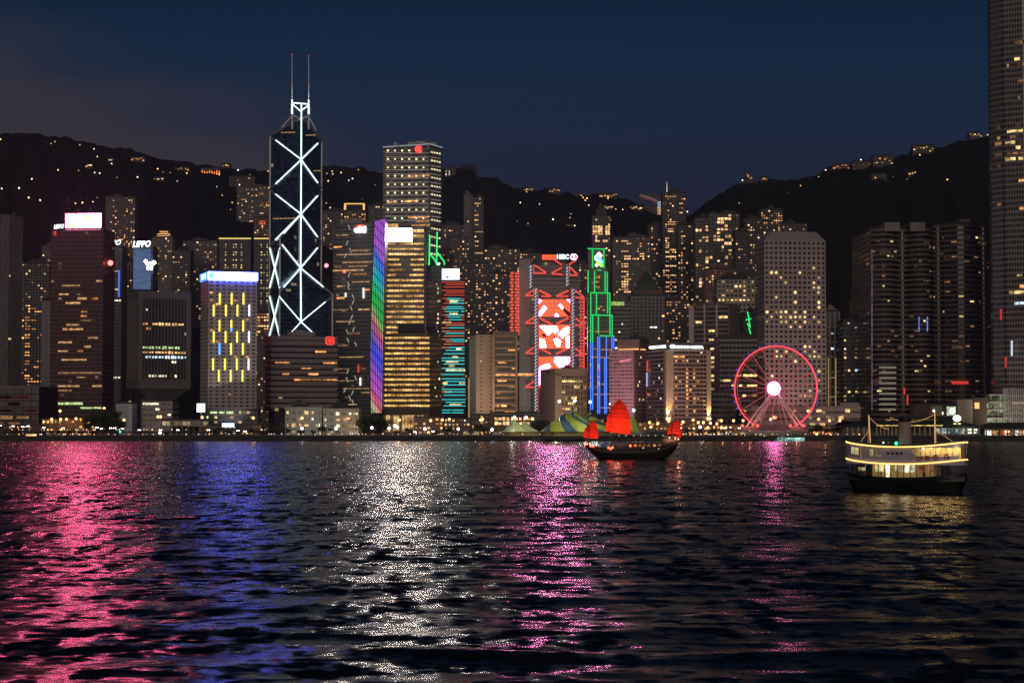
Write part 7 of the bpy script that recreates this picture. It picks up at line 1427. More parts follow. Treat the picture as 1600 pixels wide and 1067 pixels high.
spots = [(150, 640, 1372), (162, 636, 1380), (172, 642, 1376), (182, 655, 1370), (140, 652, 1378), (567, 652, 1380), (578, 646, 1384), (590, 650, 1378), (600, 655, 1382), (420, 662, 1372), (436, 660, 1376), (340, 668, 1345), (300, 668, 1340), (508, 664, 1350), (1268, 668, 1350), (1280, 664, 1355), (1292, 668, 1352), (1304, 666, 1356), (1318, 668, 1352), (1330, 664, 1358), (1330, 672, 1340),
         (843, 654, 1395), (838, 660, 1392), (700, 668, 1360), (756, 664, 1380), (682, 672, 1362), (450, 668, 1330), (470, 672, 1332), (490, 671, 1330), (1075, 668, 1360), (1094, 670, 1362), (1115, 671, 1360), (10, 672, 1320), (24, 671, 1322), (90, 672, 1322), (112, 671, 1322), (128, 673, 1320), (230, 673, 1320), (262, 674, 1318), (640, 668, 1350), (745, 662, 1378), (862, 676, 1318), (1560, 676, 1312), (1575, 677, 1311), (1590, 676, 1312), (396, 668, 1350), (408, 670, 1350), (620, 672, 1350)]
for i, (px, yt, Y) in enumerate(spots):
    k = i % 4; q = P(px, yt, Y); Hh = [9, 8, 10, 7][k] * .98; sc_ = max(.35, (q.z - 3) / Hh)
    if k not in used: o = protos[k]; used.add(k)
    else: o = dup(protos[k], ptr[k], (0, 0, 0))
    o.location = (q.x, Y, 3); o.scale = (sc_ * 1.05, sc_ * 1.05, sc_); o.rotation_euler = (0, 0, rg.uniform(0, 6.28))
lbs = {}

# ------------------------------------------------------------------ added fill spots that brighten facades, no fixtures behind them
for (px, tpx, ty, Y, col, e_, sz) in ((752, 752, 590, 1560, (1, .66, .42), 60000, 70), (866, 858, 625, 1500, (1, .62, .40), 46000, 75), (972, 972, 600, 1560, (1, .48, .58), 110000, 70), (1034, 1026, 600, 1490, (1, .55, .6), 28000, 70), (1075, 1075, 600, 1490, (1, .62, .42), 34000, 75),
                                      (1235, 1235, 560, 1620, (1, .60, .58), 90000, 80), (474, 474, 655, 1400, (.92, 1, .9), 9000, 110), (533, 533, 655, 1400, (.92, 1, .9), 9000, 110), (360, 360, 590, 1500, (1, .85, .82), 40000, 70), (194, 194, 650, 1470, (.95, .97, 1), 7000, 90), (1572, 1572, 620, 1415, (1, .86, .74), 42000, 90), (820, 820, 600, 1850, (1, .9, .75), 30000, 60)):
    q = P(px, 665, Y - 48); spot('facade_fill_spot', (q.x, Y - 48, 4.5), P(tpx, ty, Y), col, e_, sz, .8, .9)

# small bollard lamps and stall lights along the promenade
bl = empty('bollard_lamp', (0, 0, 0), 'tiny amber path lamp on the promenade edge', 'path lamp', 'small path lamps on the promenade'); MB().tube([(0, 0, 0), (0, 0, 1.1)], .1, 6).build('post', STEEL, bl); MB().ball((0, 0, 1.3), .3, 0, 6, 4).build('lamp_head', em('bollard_amber', (1, .45, .15), 3.2, rnd=.8), bl); blc = tree_of(bl)
wl_ = empty('bollard_lamp', (0, 0, 0), 'tiny white path lamp on the promenade edge', 'path lamp', 'small path lamps on the promenade'); MB().tube([(0, 0, 0), (0, 0, 1.1)], .1, 6).build('post', STEEL, wl_); MB().ball((0, 0, 1.3), .3, 0, 6, 4).build('lamp_head', em('bollard_white', (.9, .95, 1), 2.0, rnd=.8), wl_); wlc = tree_of(wl_)
rg = random.Random(77); n0 = n1 = 0
for i in range(210):
    px = rg.choice((rg.uniform(-10, 420), rg.uniform(60, 150), rg.uniform(420, 860), rg.uniform(1062, 1350), rg.uniform(1062, 1200))); Y = rg.uniform(1306, 1372); x = X(px, Y, 680)
    if rg.random() < .68:
        o = bl if n0 == 0 else dup(bl, blc, (0, 0, 0)); n0 += 1
    else:
        o = wl_ if n1 == 0 else dup(wl_, wlc, (0, 0, 0)); n1 += 1
    o.location = (x, Y, 3 + (3 if Y > 1336 and px < 424 else 0)); 

for i, px in enumerate((84, 108, 132, 158, 250, 396, 544, 624, 673, 751, 1020, 1060, 1098, 1130, 1160, 1290, 1320)): point('street_lamp_light', (X(px, 1385), 1388, 11), (1, .42, .12), 2600 if px < 170 else 1500, .6)
# ------------------------------------------------------------------ red sailed junk
YJ = 714.0
def j(x, y, dy=0): return P(x, y, YJ + dy)
root = empty('junk_boat', (X(985, YJ, 700), YJ, 0), 'dark wooden junk under three glowing red batten sails', 'sailing boat')
WD = plain('dark_wood', (.018, .010, .008), .5); WD2 = plain('red_wood', (.05, .014, .01), .5)
st = [(914.5, 694.5, 697.5, .4), (919, 695.5, 702, 1.1), (926, 697.5, 710, 1.9), (935, 699.5, 717, 2.7), (955, 701, 720, 3.4), (985, 701.5, 721, 3.6), (1012, 700, 721, 3.5), (1030, 697, 720, 3.2), (1043, 693, 715, 2.9), (1052, 690, 706, 2.6), (1058, 688, 699, 2.3)]
secs = []
for (x, ys, yb, hb) in st:
    g_, k_ = j(x, ys), j(x, yb); zs, zk = g_.z, k_.z
    secs.append([Vector((g_.x, YJ + s * hb * f, zs + (zk - zs) * t)) for s, f, t in ((1, 1, 0), (1, .97, .35), (1, .7, .8), (1, .06, 1), (-1, .06, 1), (-1, .7, .8), (-1, .97, .35), (-1, 1, 0))])
mb = MB()
for a_, b_ in zip(secs[:-1], secs[1:]):
    for i in range(7): mb.face([a_[i], b_[i], b_[i + 1], a_[i + 1]])
    mb.face([a_[7] - Vector((0, 0, .5)), b_[7] - Vector((0, 0, .5)), b_[0] - Vector((0, 0, .5)), a_[0] - Vector((0, 0, .5))])
mb.face(secs[0]); mb.face(secs[-1][::-1]); mb.build('hull', WD, root, smooth=False)
for i_ in (0, 7): MB().tube([s[i_] for s in secs], .16, 6).build('gunwale', WD2, root)
def jb(x0, y0, x1, y1, hb, mat, nm, par=root):
    a_, c_ = j(x0, y1), j(x1, y0); return MB().box(a_.x, c_.x, YJ - hb, YJ + hb, a_.z, c_.z).build(nm, mat, par)
dk = jb(986, 691.5, 1046, 700, 2.3, WD2, 'deckhouse'); jb(983, 685.5, 1050, 687, 2.9, WD, 'canopy_roof'); jb(1036, 681.5, 1057, 683, 2.4, WD, 'stern_canopy'); jb(1034, 687, 1057, 690, 2.4, WD, 'stern_deck'); jb(925, 696, 934, 699, 1.2, WD2, 'fore_hatch')
for x in (985, 996, 1008, 1020, 1032, 1044, 1056):
    for s in (-1, 1): 
        zt_ = 682 if x > 1040 else 686; a_, c_ = j(x, 699), j(x, zt_); MB().bar((a_.x, YJ + s * 2.2, a_.z), (c_.x, YJ + s * 2.2, c_.z), .14).build('post', WD2, root)
for x in range(936, 984, 6): a_, c_ = j(x, 701), j(x, 697.8); MB().bar((a_.x, YJ - 3.3, a_.z), (c_.x, YJ - 3.3, c_.z), .1).build('rail_post', WD2, root)
a_, c_ = j(934, 697.2), j(984, 697.8); MB().bar((a_.x, YJ - 3.3, a_.z), (c_.x, YJ - 3.3, c_.z), .12).build('hand_rail', WD2, root)
for x in (992, 999, 1006, 1013, 1022, 1030, 1038): a_ = j(x, 695.5); MB().box(a_.x - .45, a_.x + .45, YJ - 2.42, YJ - 2.28, a_.z - .4, a_.z + .4).build('cabin_window', em('cabin_amber', (1, .38, .12), .55, rnd=.8), dk)
m, nt, o = mat_new('red_sailcloth'); g = NT(nt); d_ = g.n('ShaderNodeBsdfDiffuse'); t_ = g.n('ShaderNodeBsdfTranslucent'); mx_ = g.n('ShaderNodeMixShader'); mx_.inputs[0].default_value = .5; geo = g.n('ShaderNodeNewGeometry')
nz = g.noise(geo.outputs['Position'], .5, 4, .6, (1, 1, 2.2)); c_ = g.mix(nz.outputs[0], (.62, .035, .018), (.82, .075, .035)); g.l(c_, d_.inputs[0]); g.l(c_, t_.inputs[0]); g.l(d_.outputs[0], mx_.inputs[1]); g.l(t_.outputs[0], mx_.inputs[2]); g.l(mx_.outputs[0], o.inputs[0]); SAIL = m
def lerp_edge(e, t):
    ys = [q[1] for q in e]; y = ys[0] + (ys[-1] - ys[0]) * t
    for (x0, y0), (x1, y1) in zip(e[:-1], e[1:]):
        if min(y0, y1) - 1e-6 <= y <= max(y0, y1) + 1e-6: return x0 + (x1 - x0) * ((y - y0) / (y1 - y0) if y1 != y0 else 0), y
    return e[-1]
def sail(left, right, mast_x, mast_top, mast_bot, nb, bulge_, label):
    """left/right: edges from foot to peak"""
    n = 20; rows_ = []
    for i in range(n + 1):
        t = i / n; (xl, yl), (xr, yr) = lerp_edge(left, t), lerp_edge(right, t); row = []
        for k in range(9):
            u_ = k / 8; x = xl + (xr - xl) * u_; y = yl + (yr - yl) * u_; sc_ = .10 * abs(math.sin(math.pi * t * nb)); row.append(j(x, y, -.9 + bulge_ * math.sin(math.pi * u_) * (1 - .4 * t) + sc_))
        rows_.append(row)
    mb = MB()
    for off, fl in ((0, 0), (.06, 1)):
        for i in range(n):
            for k in range(8):
                q = [rows_[i][k], rows_[i][k + 1], rows_[i + 1][k + 1], rows_[i + 1][k]]; q = [p + Vector((0, off, 0)) for p in q]; mb.face(q[::-1] if fl else q)
    s_ = mb.build('sail', SAIL, root, smooth=True); s_['label'] = label
    for i in range(nb + 1):
        r = rows_[min(n, round(i * n / nb))]
        if i == nb: continue
        MB().tube([p + Vector((0, -.12, 0)) for p in r], .06, 5).build('batten', WD, s_)
    MB().tube([j(mast_x, mast_bot, -1.6), j(mast_x, mast_top, -1.6)], [.2, .08], 8).build('mast', WD, root)
    return s_
sail([(911.5, 684), (912, 678), (913.5, 671), (918, 664), (926, 656)], [(934.5, 686), (935, 677), (934, 668), (931, 661), (926, 656)], 919.5, 644, 697, 6, 1.2, 'small red foresail at the bow')
sail([(945.5, 674), (947, 662), (950, 648), (955.5, 637), (967.5, 622)], [(985.5, 679.5), (985.5, 664), (983.5, 648), (978.5, 634), (967.5, 622)], 954.8, 629, 700, 7, 2.0, 'tallest red mainsail with pointed peak')
sail([(1042, 682), (1042.5, 676), (1045, 669), (1050, 662), (1058, 654)], [(1062.5, 685), (1064.3, 676), (1064, 668), (1062, 661), (1058, 654)], 1050, 646, 690, 6, 1.1, 'small red mizzen sail at the stern')
MB().ball(j(952.8, 631, -1), .3, 0, 6, 4).build('masthead_lamp', em('mast_lamp', (1, .85, .7), 5), root)
MB().face([j(1050, 647), j(1054, 650), j(1053, 653), j(1050, 652)]).face([j(1050, 652, .05), j(1053, 653, .05), j(1054, 650, .05), j(1050, 647, .05)]).build('pennant', SAIL, root)
for (x, y, tx, ty, e_) in ((915, 690, 918, 672, 1900), (931, 690, 926, 668, 1900), (952, 686, 960, 655, 3200), (974, 686, 970, 645, 4200), (964, 684, 966, 660, 2600), (1046, 688, 1050, 670, 2000), (1059, 688, 1056, 668, 2000)):
    for dy in (-7.5, 7.0): spot('sail_spotlight', j(x, y, dy), j(tx, ty, 0), (1, .45, .3), e_ * (1.1 if dy < 0 else 1.5), 100, .5, .8)
LR = em('red_lantern', (1, .04, .02), 14, True)
for (x, y) in ((914.5, 694), (923, 696.5), (927, 697), (951, 699.5), (954, 701), (957, 699), (985, 696.3)): MB().ball(j(x, y, -3.4), .38, 0, 8, 6).build('red_lantern', LR, root)
for (x, y) in ((918, 693.5), (922, 693.2), (926, 694)): MB().ball(j(x, y, -1), .3, 0, 6, 4).build('white_lamp', em('bow_white', (1, .85, .7), 1.6), root)
for (x, y) in ((1029, 701), (1005, 700), (1046, 684), (1060, 686), (1055, 685)): MB().ball(j(x, y, -3), .26, 0, 6, 4).build('amber_lamp', em('deck_amber', (1, .5, .2), 3), root)
for p0_, p1_ in (((919.5, 645), (914.5, 694)), ((954.8, 630), (919.5, 646)), ((954.8, 630), (984, 697)), ((1050, 647), (1057, 688))): MB().bar(j(*p0_), j(*p1_), .05).build('rope', WD, root)
# ------------------------------------------------------------------ two deck ferry with rope lights
LF, BF, AF = 26.6, 8.0, R(39); cF = P(1415.5, 740, 392); cF = Vector((cF.x, 392, 0)); ux = Vector((math.cos(AF), -math.sin(AF), 0)); uy = Vector((math.sin(AF), math.cos(AF), 0))
def F(x, y, z): return cF + ux * x + uy * y + Vector((0, 0, z))
root = empty('ferry', tuple(cF), 'two deck white and dark green ferry outlined with golden rope lights', 'ferry')
def hb(x, k=1.0, L_=LF): t = min(1, abs(2 * x / L_)); return BF / 2 * k * max(.02, (1 - t ** 4.0)) ** .5
def sh(x): return 1.0 * (2 * x / LF) ** 2 - .15
XS = [-LF / 2 * math.cos(math.pi * i / 40) for i in range(41)]
def loft(z0, z1, k0, k1, mat, nm, L0=1, top=True, sheer0=0, sheer1=1, rng_=None, sides=(-1, 1)):
    mb = MB(); xs_ = XS
    for s in sides:
        for a, b_ in zip(xs_[:-1], xs_[1:]):
            if rng_ and not (rng_[0] <= a and b_ <= rng_[1]): continue
            q = [F(a * L0, s * hb(a, k0), z0 + sh(a) * sheer0), F(b_ * L0, s * hb(b_, k0), z0 + sh(b_) * sheer0), F(b_, s * hb(b_, k1), z1 + sh(b_) * sheer1), F(a, s * hb(a, k1), z1 + sh(a) * sheer1)]
            mb.face(q if s < 0 else q[::-1])
    if top:
        for a, b_ in zip(xs_[:-1], xs_[1:]): mb.face([F(a, -hb(a, k1), z1 + sh(a) * sheer1), F(b_, -hb(b_, k1), z1 + sh(b_) * sheer1), F(b_, hb(b_, k1), z1 + sh(b_) * sheer1), F(a, hb(a, k1), z1 + sh(a) * sheer1)])
    return mb.build(nm, mat, root)
GRN_ = plain('ferry_green', (.006, .012, .009), .5); FWH = plain('ferry_white', (.44, .44, .56), .5); FCR = plain('ferry_cream', (.62, .52, .30), .6)
loft(-1.2, 2.5, .70, 1, GRN_, 'hull', .86)
loft(2.5, 2.65, .98, .98, plain('ferry_deck', (.12, .10, .08), .7), 'main_deck'); loft(5.75, 6.15, 1, 1, FWH, 'upper_deck'); loft(9.2, 9.5, 1.0, 1.0, FWH, 'roof'); loft(9.5, 9.75, .94, .9, plain('ferry_roof', (.16, .17, .17), .7), 'roof_top')
for nm, z, w_ in (('upper_rope_light', 9.45, .13), ('lower_rope_light', 6.0, .13)):
    pts_ = [F(a, -hb(a, 1.02) - .05, z + sh(a)) for a in XS] + [F(a, hb(a, 1.02) + .05, z + sh(a)) for a in XS[::-1]][1:-1]; MB().tube(pts_, w_, 6, 0, True).build(nm, em('rope_gold', (1, .54, .15), 2.5, True), root)
# upper deck side shell: closed panels on the left, open gallery on the right
def panel_strip(x0, x1, z0, z1, mat, nm, side=-1, k=.985, sheer=1):
    mb = MB(); n = max(2, int((x1 - x0) / .6)); xs_ = [x0 + (x1 - x0) * i / n for i in range(n + 1)]
    for a, b_ in zip(xs_[:-1], xs_[1:]):
        o_, i_ = [F(a, side * hb(a, k), z0 + sh(a) * sheer), F(b_, side * hb(b_, k), z0 + sh(b_) * sheer), F(b_, side * hb(b_, k), z1 + sh(b_) * sheer), F(a, side * hb(a, k), z1 + sh(a) * sheer)], [F(a, side * (hb(a, k) - .08), z0 + sh(a) * sheer), F(b_, side * (hb(b_, k) - .08), z0 + sh(b_) * sheer), F(b_, side * (hb(b_, k) - .08), z1 + sh(b_) * sheer), F(a, side * (hb(a, k) - .08), z1 + sh(a) * sheer)]
        mb.hexa([o_[0], o_[1], i_[1], i_[0]], [o_[3], o_[2], i_[2], i_[3]])
    return mb.build(nm, mat, root)
XO = 3.2
for side in (-1, 1):
    panel_strip(-12.6, XO, 6.1, 7.3, FWH, 'side_panel', side); panel_strip(-12.6, XO, 8.75, 9.2, FWH, 'side_panel', side)
    for a, b_ in ((-12.6, -10.9), (-8.9, -6.2), (-3.6, XO)): panel_strip(a, b_, 7.3, 8.75, FWH, 'side_panel', side)
    panel_strip(XO, 12.6, 6.1, 7.0, FWH, 'gallery_parapet', side)
mb = MB()     # curved edge of the closed section
for i in range(6): t0, t1 = i / 6, (i + 1) / 6; mb.face([F(XO, -hb(XO, .985) - .03, 7 + 2.2 * t0), F(XO + 1.9 * (1 - t0) ** 2, -hb(XO, .985) - .03, 7 + 2.2 * t0), F(XO + 1.9 * (1 - t1) ** 2, -hb(XO, .985) - .03, 7 + 2.2 * t1), F(XO, -hb(XO, .985) - .03, 7 + 2.2 * t1)])
mb.build('curved_panel_edge', FWH, root)
WG = goldmat('ferry_window', (.35, .28, .08), (1, .85, .42), .85)
for a, b_ in ((-10.9, -8.9), (-6.2, -3.6)):
    panel_strip(a, b_, 7.3, 8.75, WG, 'lit_cabin_window', -1, .96)
    for i in range(1, 6): x = a + (b_ - a) * i / 6; MB().bar(F(x, -hb(x, .99), 7.3 + sh(x)), F(x, -hb(x, .99), 8.75 + sh(x)), .1).build('window_bar', FWH, root)
mb = MB(); x = -5.0; MB().bar(F(-9.0 + .7, -hb(-8.3, 1.0), 6.1), F(-8.3, -hb(-8.3, 1.0), 9.2), .35).build('side_pillar', FCR, root)
for x in (-1.9, -.9, .1, 1.1): MB().tube([F(x, -hb(x, .985) + .02, 8.0), F(x, -hb(x, .985) - .07, 8.0)], .3, 12).build('porthole', plain('porthole_dark', (.06, .05, .05), .3), root)
loft(6.16, 6.2, .9, .9, plain('gallery_floor', (.3, .22, .12), .7), 'gallery_floor', top=True)
mb = MB(); mb.hexa([F(-9, -.9, 6.2), F(12.6, -.9, 6.2), F(12.6, .9, 6.2), F(-9, .9, 6.2)], [F(-9, -.9, 9.3), F(12.6, -.9, 9.6), F(12.6, .9, 9.6), F(-9, .9, 9.3)]); mb.build('inner_cabin', FCR, root)
for i in range(10): x = XO + 1 + i * 1.05; MB().bar(F(x, -hb(x, .96), 7.0 + sh(x)), F(x, -hb(x, .96), 9.2 + sh(x)), .10).build('gallery_post', FWH, root)
for z in (7.5,): 
    pts_ = [F(x, -hb(x, .97), z + sh(x)) for x in np.linspace(XO, 12.3, 12)]; MB().tube(pts_, .05, 5).build('gallery_rail', FWH, root)
for i in range(7): x = 4.0 + i * 1.15; MB().bar(F(x, -1.1, 7.2), F(x, -3.0, 7.2), .5).build('bench', plain('bench_wood', (.25, .14, .05), .6), root)
BU = plain('lifebuoy_red', (.45, .05, .03), .6)
for x in (5.0, 6.8, 8.6, 10.6): 
    c_ = F(x, -hb(x, 1.0) - .1, 7.0 + sh(x)); MB().tube([c_ + ux * (math.cos(t) * .42) + Vector((0, 0, math.sin(t) * .42)) for t in np.linspace(0, 2 * math.pi, 15)[:-1]], .12, 6, 0, True).build('lifebuoy', BU, root)
for x in (5.2, 6.8, 8.8, 11): MB().ball(F(x, -2.4, 9.0 + sh(x)), .16, 0, 8, 5).build('ceiling_lamp', em('ferry_lamp', (1, .85, .6), 9, True), root); 
for x in (4.8, 7.5, 10.2, 12.4): point('gallery_light', F(x, -2.2, 8.8), (1, .70, .26), 120, .3)
# lower deck
for x in np.linspace(-11.5, 11.5, 17): MB().bar(F(x, -hb(x, .93), 2.5), F(x, -hb(x, .93), 5.8), .14).build('deck_post', GRN_, root)
panel_strip(-12.6, 12.6, 2.5, 3.3, GRN_, 'bulwark'); panel_strip(-12.6, 12.6, 2.5, 3.3, GRN_, 'bulwark', 1)
mb = MB(); mb.hexa([F(-7, -1.5, 3), F(7, -1.5, 3), F(7, 1.5, 3), F(-7, 1.5, 3)], [F(-7, -1.5, 5.75), F(7, -1.5, 5.75), F(7, 1.5, 5.75), F(-7, 1.5, 5.75)]); mb.build('engine_casing', FCR, root)
for (a, b_, z0, z1, c, s_) in ((-6.2, -4.4, 4.2, 5.6, (1, .8, .35), .9), (-3.6, -2.9, 3.0, 5.6, (1, .85, .5), 2.2), (-1.6, .1, 4.3, 5.6, (1, .85, .45), .8), (.6, 1.3, 4.2, 5.7, (1, .95, .8), 2.4), (1.5, 2.7, 4.2, 5.7, (.9, .85, .5), 1.0), (3.6, 4.9, 4.2, 5.4, (1, .25, .15), .35), (6.2, 7.0, 4.4, 5.6, (1, .3, .2), .3), (-10, -8.2, 4.3, 5.0, (1, .8, .4), .5)):
    yy0 = -1.62; mb = MB(); mb.hexa([F(a, yy0, z0), F(b_, yy0, z0), F(b_, yy0 + .1, z0), F(a, yy0 + .1, z0)], [F(a, yy0, z1), F(b_, yy0, z1), F(b_, yy0 + .1, z1), F(a, yy0 + .1, z1)]); mb.build('lit_panel', em('ferry_panel_%d' % int(a * 10), c, s_, tex=True), root)
for x in (-9, -4, 1.5, 6.5, 10.5): point('deck_light', F(x, -2.6, 5.4), (1, .70, .30), 75 if x < 4 else 30, .12)
# funnel, masts and strings of bulbs
mb = MB(); n = 20
for (z0, z1, ra, rb, mt, nm) in ((9.7, 14.3, 1.42, 1.36, plain('funnel_grey', (.34, .28, .27), .6), 'funnel'), (14.3, 15.3, 1.40, 1.38, plain('funnel_black', (.012, .012, .014), .6), 'funnel_cap')):
    mb = MB(); A_ = [F(-.2 + math.cos(t) * ra * 1.0, math.sin(t) * ra * .9, z0) for t in np.linspace(0, 2 * math.pi, n + 1)[:-1]]; B_ = [F(-.2 + math.cos(t) * rb, math.sin(t) * rb * .9, z1) for t in np.linspace(0, 2 * math.pi, n + 1)[:-1]]
    for i in range(n): mb.face([A_[i], A_[(i + 1) % n], B_[(i + 1) % n], B_[i]])
    mb.face(B_); mb.build(nm, mt, root, smooth=False)
def invx(px, z, yl=0):   # local x whose point appears in column px
    k = (px - 800) / FPX / (cp); lo, hi = -16.0, 16.0
    for _ in range(40):
        m_ = (lo + hi) / 2; q = F(m_, yl, z); r_ = q - Vector((0, 0, CAMZ)); cx = r_.x / (r_.y * cp + r_.z * sp_)
        if cx < (px - 800) / FPX: lo = m_
        else: hi = m_
    return lo
xm0, xm1 = invx(1359.5, 12), invx(1460.5, 12); RP_ = em('bulb_gold', (1, .52, .17), 1.8, True)
def bulbs(p, q, n, sag=0, r=.09, nm='light_string'):
    mb = MB(); pts_ = []
    for i in range(n + 1): t = i / n; c_ = p.lerp(q, t) - Vector((0, 0, sag * 4 * t * (1 - t))); pts_.append(c_); mb.ball(c_, r, 0, 6, 4)
    o = mb.build(nm, RP_, root); MB().tube(pts_, .02, 4).build('light_cable', DARKM, o)
for xm, zt, tilt in ((xm0, 15.6, -.3), (xm1, 16.3, 0)):
    a_, b_ = F(xm, 0, 9.6), F(xm + tilt, 0, zt); MB().tube([a_, b_], [.14, .07], 8).build('mast', FWH, root); bulbs(a_ + Vector((0, -.25, .6)), b_ + Vector((0, -.2, 0)), 20, 0, .09); bulbs(F(xm + (-.5 if xm < 0 else .35), 0, 9.8), b_, 12, 0, .07)
bulbs(F(xm0 - .3, 0, 15.4), F(xm0 + 4.2, 0, 12.9), 16, .5, .065); bulbs(F(xm0 + 5, -.5, 15.2), F(xm1, 0, 15.9), 30, 1.2, .065); bulbs(F(xm1, 0, 13.0), F(xm1 + 4.6, 0, 9.9), 16, 0, .06)
bulbs(F(xm0 - .3, 0, 12.6), F(xm0 - 2.4, 0, 9.9), 10, 0, .06)
MB().ball(F(xm1, -.3, 16.6), .22, 0, 8, 6).build('masthead_lamp', em('mast_lamp', (1, .85, .7), 5), root)

q = F(-1.0, -2.2, 10.0); MB().ball(q, .33, 0, 8, 6).build('green_running_light', em('green_run', (.05, 1, .45), 3.5, True), root)
for (x, y) in ((-4.5, -1.0), (-5.5, -.5), (-3.6, -.8)): MB().ball(F(x, y, 10.1), .16, 0, 6, 4).build('deck_lamp', em('mast_lamp', (1, .85, .7), 5), root)
mb = MB(); mb.hexa([F(-6.2, -1.1, 9.7), F(-3.4, -1.1, 9.7), F(-3.4, 1.1, 9.7), F(-6.2, 1.1, 9.7)], [F(-5.8, -.9, 10.9), F(-3.6, -.9, 10.9), F(-3.6, .9, 10.9), F(-5.8, .9, 10.9)]); mb.build('wheelhouse', plain('wheelhouse', (.10, .10, .11), .5), root)
# ------------------------------------------------------------------ small boats
def smallboat(name, label, x0, x1, yw, ys, Y, hullc, decks, cat='boat'):
    r_ = empty(name, (X((x0 + x1) / 2, Y, yw), Y, 0), label, cat); a_, c_ = X(x0, Y, yw), X(x1, Y, yw); L_ = c_ - a_; zt = Z(ys, Y); n = 12; mb = MB(); se = []
    for i in range(n + 1):
        t = i / n; x = a_ + L_ * t; w_ = L_ * .11 * (1 - (2 * t - 1) ** 4) ** .5 + .1; se.append([Vector((x, Y + s * w_ * f, z)) for s, f, z in ((1, 1, zt + .35 * (2 * t - 1) ** 2), (1, .6, -.6), (-1, .6, -.6), (-1, 1, zt + .35 * (2 * t - 1) ** 2))])
    for p, q in zip(se[:-1], se[1:]):
        for i in range(3): mb.face([p[i], q[i], q[i + 1], p[i + 1]])
        mb.face([p[3], q[3], q[0], p[0]])
    mb.face(se[0]); mb.face(se[-1][::-1]); mb.build('hull', plain('hull_' + label[:10], hullc, .5), r_)
    for (u0, u1, z0, z1, mt, nm) in decks:
        w_ = L_ * .09; MB().box(a_ + L_ * u0, a_ + L_ * u1, Y - w_, Y + w_, zt + z0, zt + z1).build(nm, mt, r_)
    return r_
TEAL = goldmat('boat_teal', (.04, .10, .10), (.55, 1, .9), 1.1)
r_ = smallboat('harbour_ferry', 'small two deck white ferry with teal lit windows below the wheel', 1209, 1260, 696, 691, 1285, (.35, .4, .4), ((.04, .96, 0, .25, FWH, 'deck'), (.06, .94, .25, 1.7, TEAL, 'lower_saloon'), (.03, .97, 1.7, 1.95, FWH, 'deck'), (.12, .93, 1.95, 3.2, TEAL, 'upper_saloon'), (.10, .95, 3.2, 3.45, FWH, 'roof'), (.2, .3, 3.45, 4.4, FWH, 'wheelhouse')), 'ferry')
smallboat('motor_yacht', 'dim grey motor yacht moored right of the small teal lit ferry', 1279, 1318, 697, 693, 1280, (.16, .17, .2), ((.15, .85, 0, 1.2, plain('yacht_grey', (.2, .21, .25), .5), 'cabin'), (.3, .7, 1.2, 2.2, plain('yacht_grey', (.2, .21, .25), .5), 'flybridge')))
smallboat('motor_yacht', 'dark motor yacht with a raked mast moored under the small pale tent', 824, 852, 690, 687, 1288, (.05, .05, .06), ((.3, .75, 0, 1.1, plain('yacht_dark', (.07, .07, .08), .4), 'cabin'), (.35, .37, 1.1, 5, STEEL, 'mast')))
smallboat('work_barge', 'low black barge lying left of the junk bow', 852, 912, 692, 686, 1270, (.02, .02, .022), ((.5, .8, 0, 1.6, plain('barge_house', (.04, .04, .045), .6), 'deckhouse'),))

# ------------------------------------------------------------------ people: one continuous skinned body each
def person(loc, rz, label, pose, shirt, h=1.72, group=None):
    vs_ = [(0, 0, .95), (0, 0, 1.15), (0, 0, 1.38), (0, .01, 1.50), (0, -.01, 1.60), (0, 0, 1.70), (.10, 0, .90), (.11, -.02, .50), (.11, .03, .09), (.11, -.14, .04), (-.10, 0, .90), (-.12, .05 * pose, .50), (-.13, .10 * pose + .03, .09), (-.13, .10 * pose - .13, .04), (.19, 0, 1.40), (.26, .03, 1.12), (.24, -.16 * pose, .90), (.24, -.22 * pose, .82), (-.19, 0, 1.40), (-.27, .02, 1.12), (-.25, -.10, .88), (-.25, -.13, .80)]
    ed = [(0, 1), (1, 2), (2, 3), (3, 4), (4, 5), (0, 6), (6, 7), (7, 8), (8, 9), (0, 10), (10, 11), (11, 12), (12, 13), (2, 14), (14, 15), (15, 16), (16, 17), (2, 18), (18, 19), (19, 20), (20, 21)]
    rr = [.13, .13, .15, .055, .095, .07, .09, .065, .045, .04, .09, .065, .045, .04, .06, .045, .035, .03, .06, .045, .035, .03]
    me = bpy.data.meshes.new('body'); me.from_pydata(vs_, ed, []); o = bpy.data.objects.new('person', me); COL.objects.link(o); md = o.modifiers.new('s', 'SKIN')
    for i, v in enumerate(me.skin_vertices[0].data): v.radius = (rr[i], rr[i] * .8 if i < 3 else rr[i]); v.use_root = (i == 0)
    o.modifiers.new('u', 'SUBSURF').levels = 1; dg = bpy.context.evaluated_depsgraph_get(); dg.update(); m2 = bpy.data.meshes.new_from_object(o.evaluated_get(dg)); o.modifiers.clear(); o.data = m2; m2.materials.append(shirt); o.location = loc; o.rotation_euler = (0, 0, rz); o['_o'] = tuple(loc)
    tag(o, label, 'person', group)
    hb_ = MB(); hb_.ball((0, .015, 1.66), .10, 0, 8, 6); hr = hb_.build('hair', plain('black_hair', (.01, .008, .008), .6), None, (0, 0, 0)); hr.parent = o; hr.location = (0, 0, 0)
    return o
CLO = [plain('dark_clothes', (.03, .03, .04), .9), plain('red_shirt', (.22, .04, .03), .9), plain('pale_shirt', (.3, .28, .25), .9)]
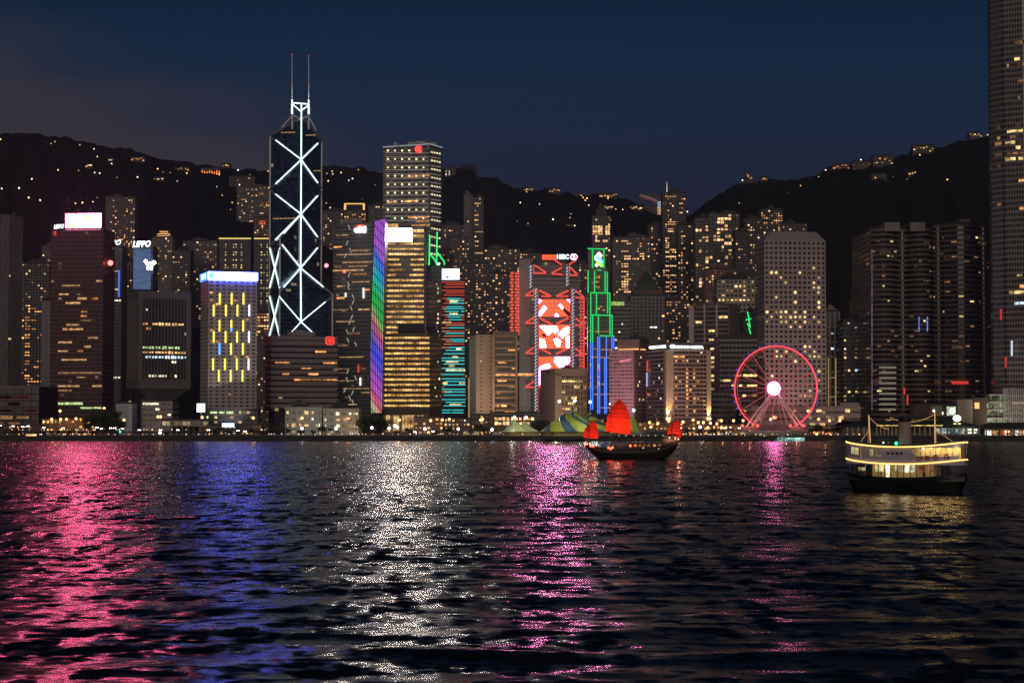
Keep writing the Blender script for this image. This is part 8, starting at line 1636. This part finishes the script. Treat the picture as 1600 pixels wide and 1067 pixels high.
for i, (x, y, rz, p_, lb) in enumerate(((-10.4, -2.6, 0, .6, 'person standing at the left end of the ferry lower deck'), (-7.9, -2.9, .5, -.4, 'person in dark clothes left of the lit pillars on the ferry'), (-4.0, -3.1, -.3, .5, 'person waiting beside the bright pillar on the ferry'), (5.6, -3.0, .2, .7, 'person near the red panels on the ferry lower deck'), (8.6, -2.9, 2.6, -.5, 'person standing towards the right end of the ferry lower deck'))):
    person(tuple(F(x, y, 2.66)), rz - AF, lb, p_, CLO[i % 3])
for i, (x, rz, p_, lb) in enumerate(((941, .3, .6, 'person on the junk deck between foresail and mainsail'), (966, 1.2, -.5, 'person on the junk deck under the mainsail'), (978, 2.8, .4, 'person on the junk deck just left of the deckhouse'))):
    q = j(x, 701.2); person((q.x, YJ - 1.6, q.z - .3), rz, lb, p_, CLO[(i + 1) % 3])
rg = random.Random(13); k_ = []
for i in range(22):
    px = rg.uniform(1068, 1262) if i < 16 else rg.uniform(735, 850); Y = rg.uniform(1303, 1316)
    k_.append((X(px, Y, 683), Y))
k_.sort(key=lambda t: t[0] / t[1])
for i, (x, y) in enumerate(k_): person((x, y, 3.35 if y < 1310 else 3.3), rg.uniform(0, 6), 'person standing on the lamplit promenade, ' + ordw(i + 1) + ' from the left', rg.uniform(-.7, .7), CLO[i % 3], group='people on the promenade')
# ------------------------------------------------------------------ damp night air over the harbour
HZ = MB().box(-4060, 4060, -360, 4600, -4.2, 900)
m, nt, o = mat_new('haze_air'); g = NT(nt); pv = g.n('ShaderNodeVolumePrincipled'); g.l(pv.outputs[0], o.inputs['Volume']); pv.inputs['Color'].default_value = (.6, .7, 1, 1); pv.inputs['Density'].default_value = 0.00005; pv.inputs['Anisotropy'].default_value = .3
tag(HZ.build('haze', m), 'thin night haze over the whole harbour', 'haze', None, 'stuff')
cy.volume_step_rate = 1; cy.volume_max_steps = 8; cy.volume_bounces = 0

# ------------------------------------------------------------------ labels that single out each of a row, counted from the left
def count_row(match, tail):
    obs = [o for o in bpy.data.objects if o.parent is None and o.get('label') == match]
    obs.sort(key=lambda o: (o.location.x / o.location.y))
    for i, o in enumerate(obs): o['label'] = match + ', ' + ordw(i + 1) + ' ' + tail
count_row('dazzling white promenade lamp near the sea wall', 'from the left')
count_row('amber sodium street lamp behind the sea wall', 'from the left')
count_row('leafy round crowned tree on the dark promenade', 'from the left')
count_row('dark car with its headlights on, driving the waterfront road', 'from the left')
count_row('amber road lamp dotted on the dark hillside', 'amber one from the left')
count_row('white lamp dotted on the dark hillside', 'white one from the left')
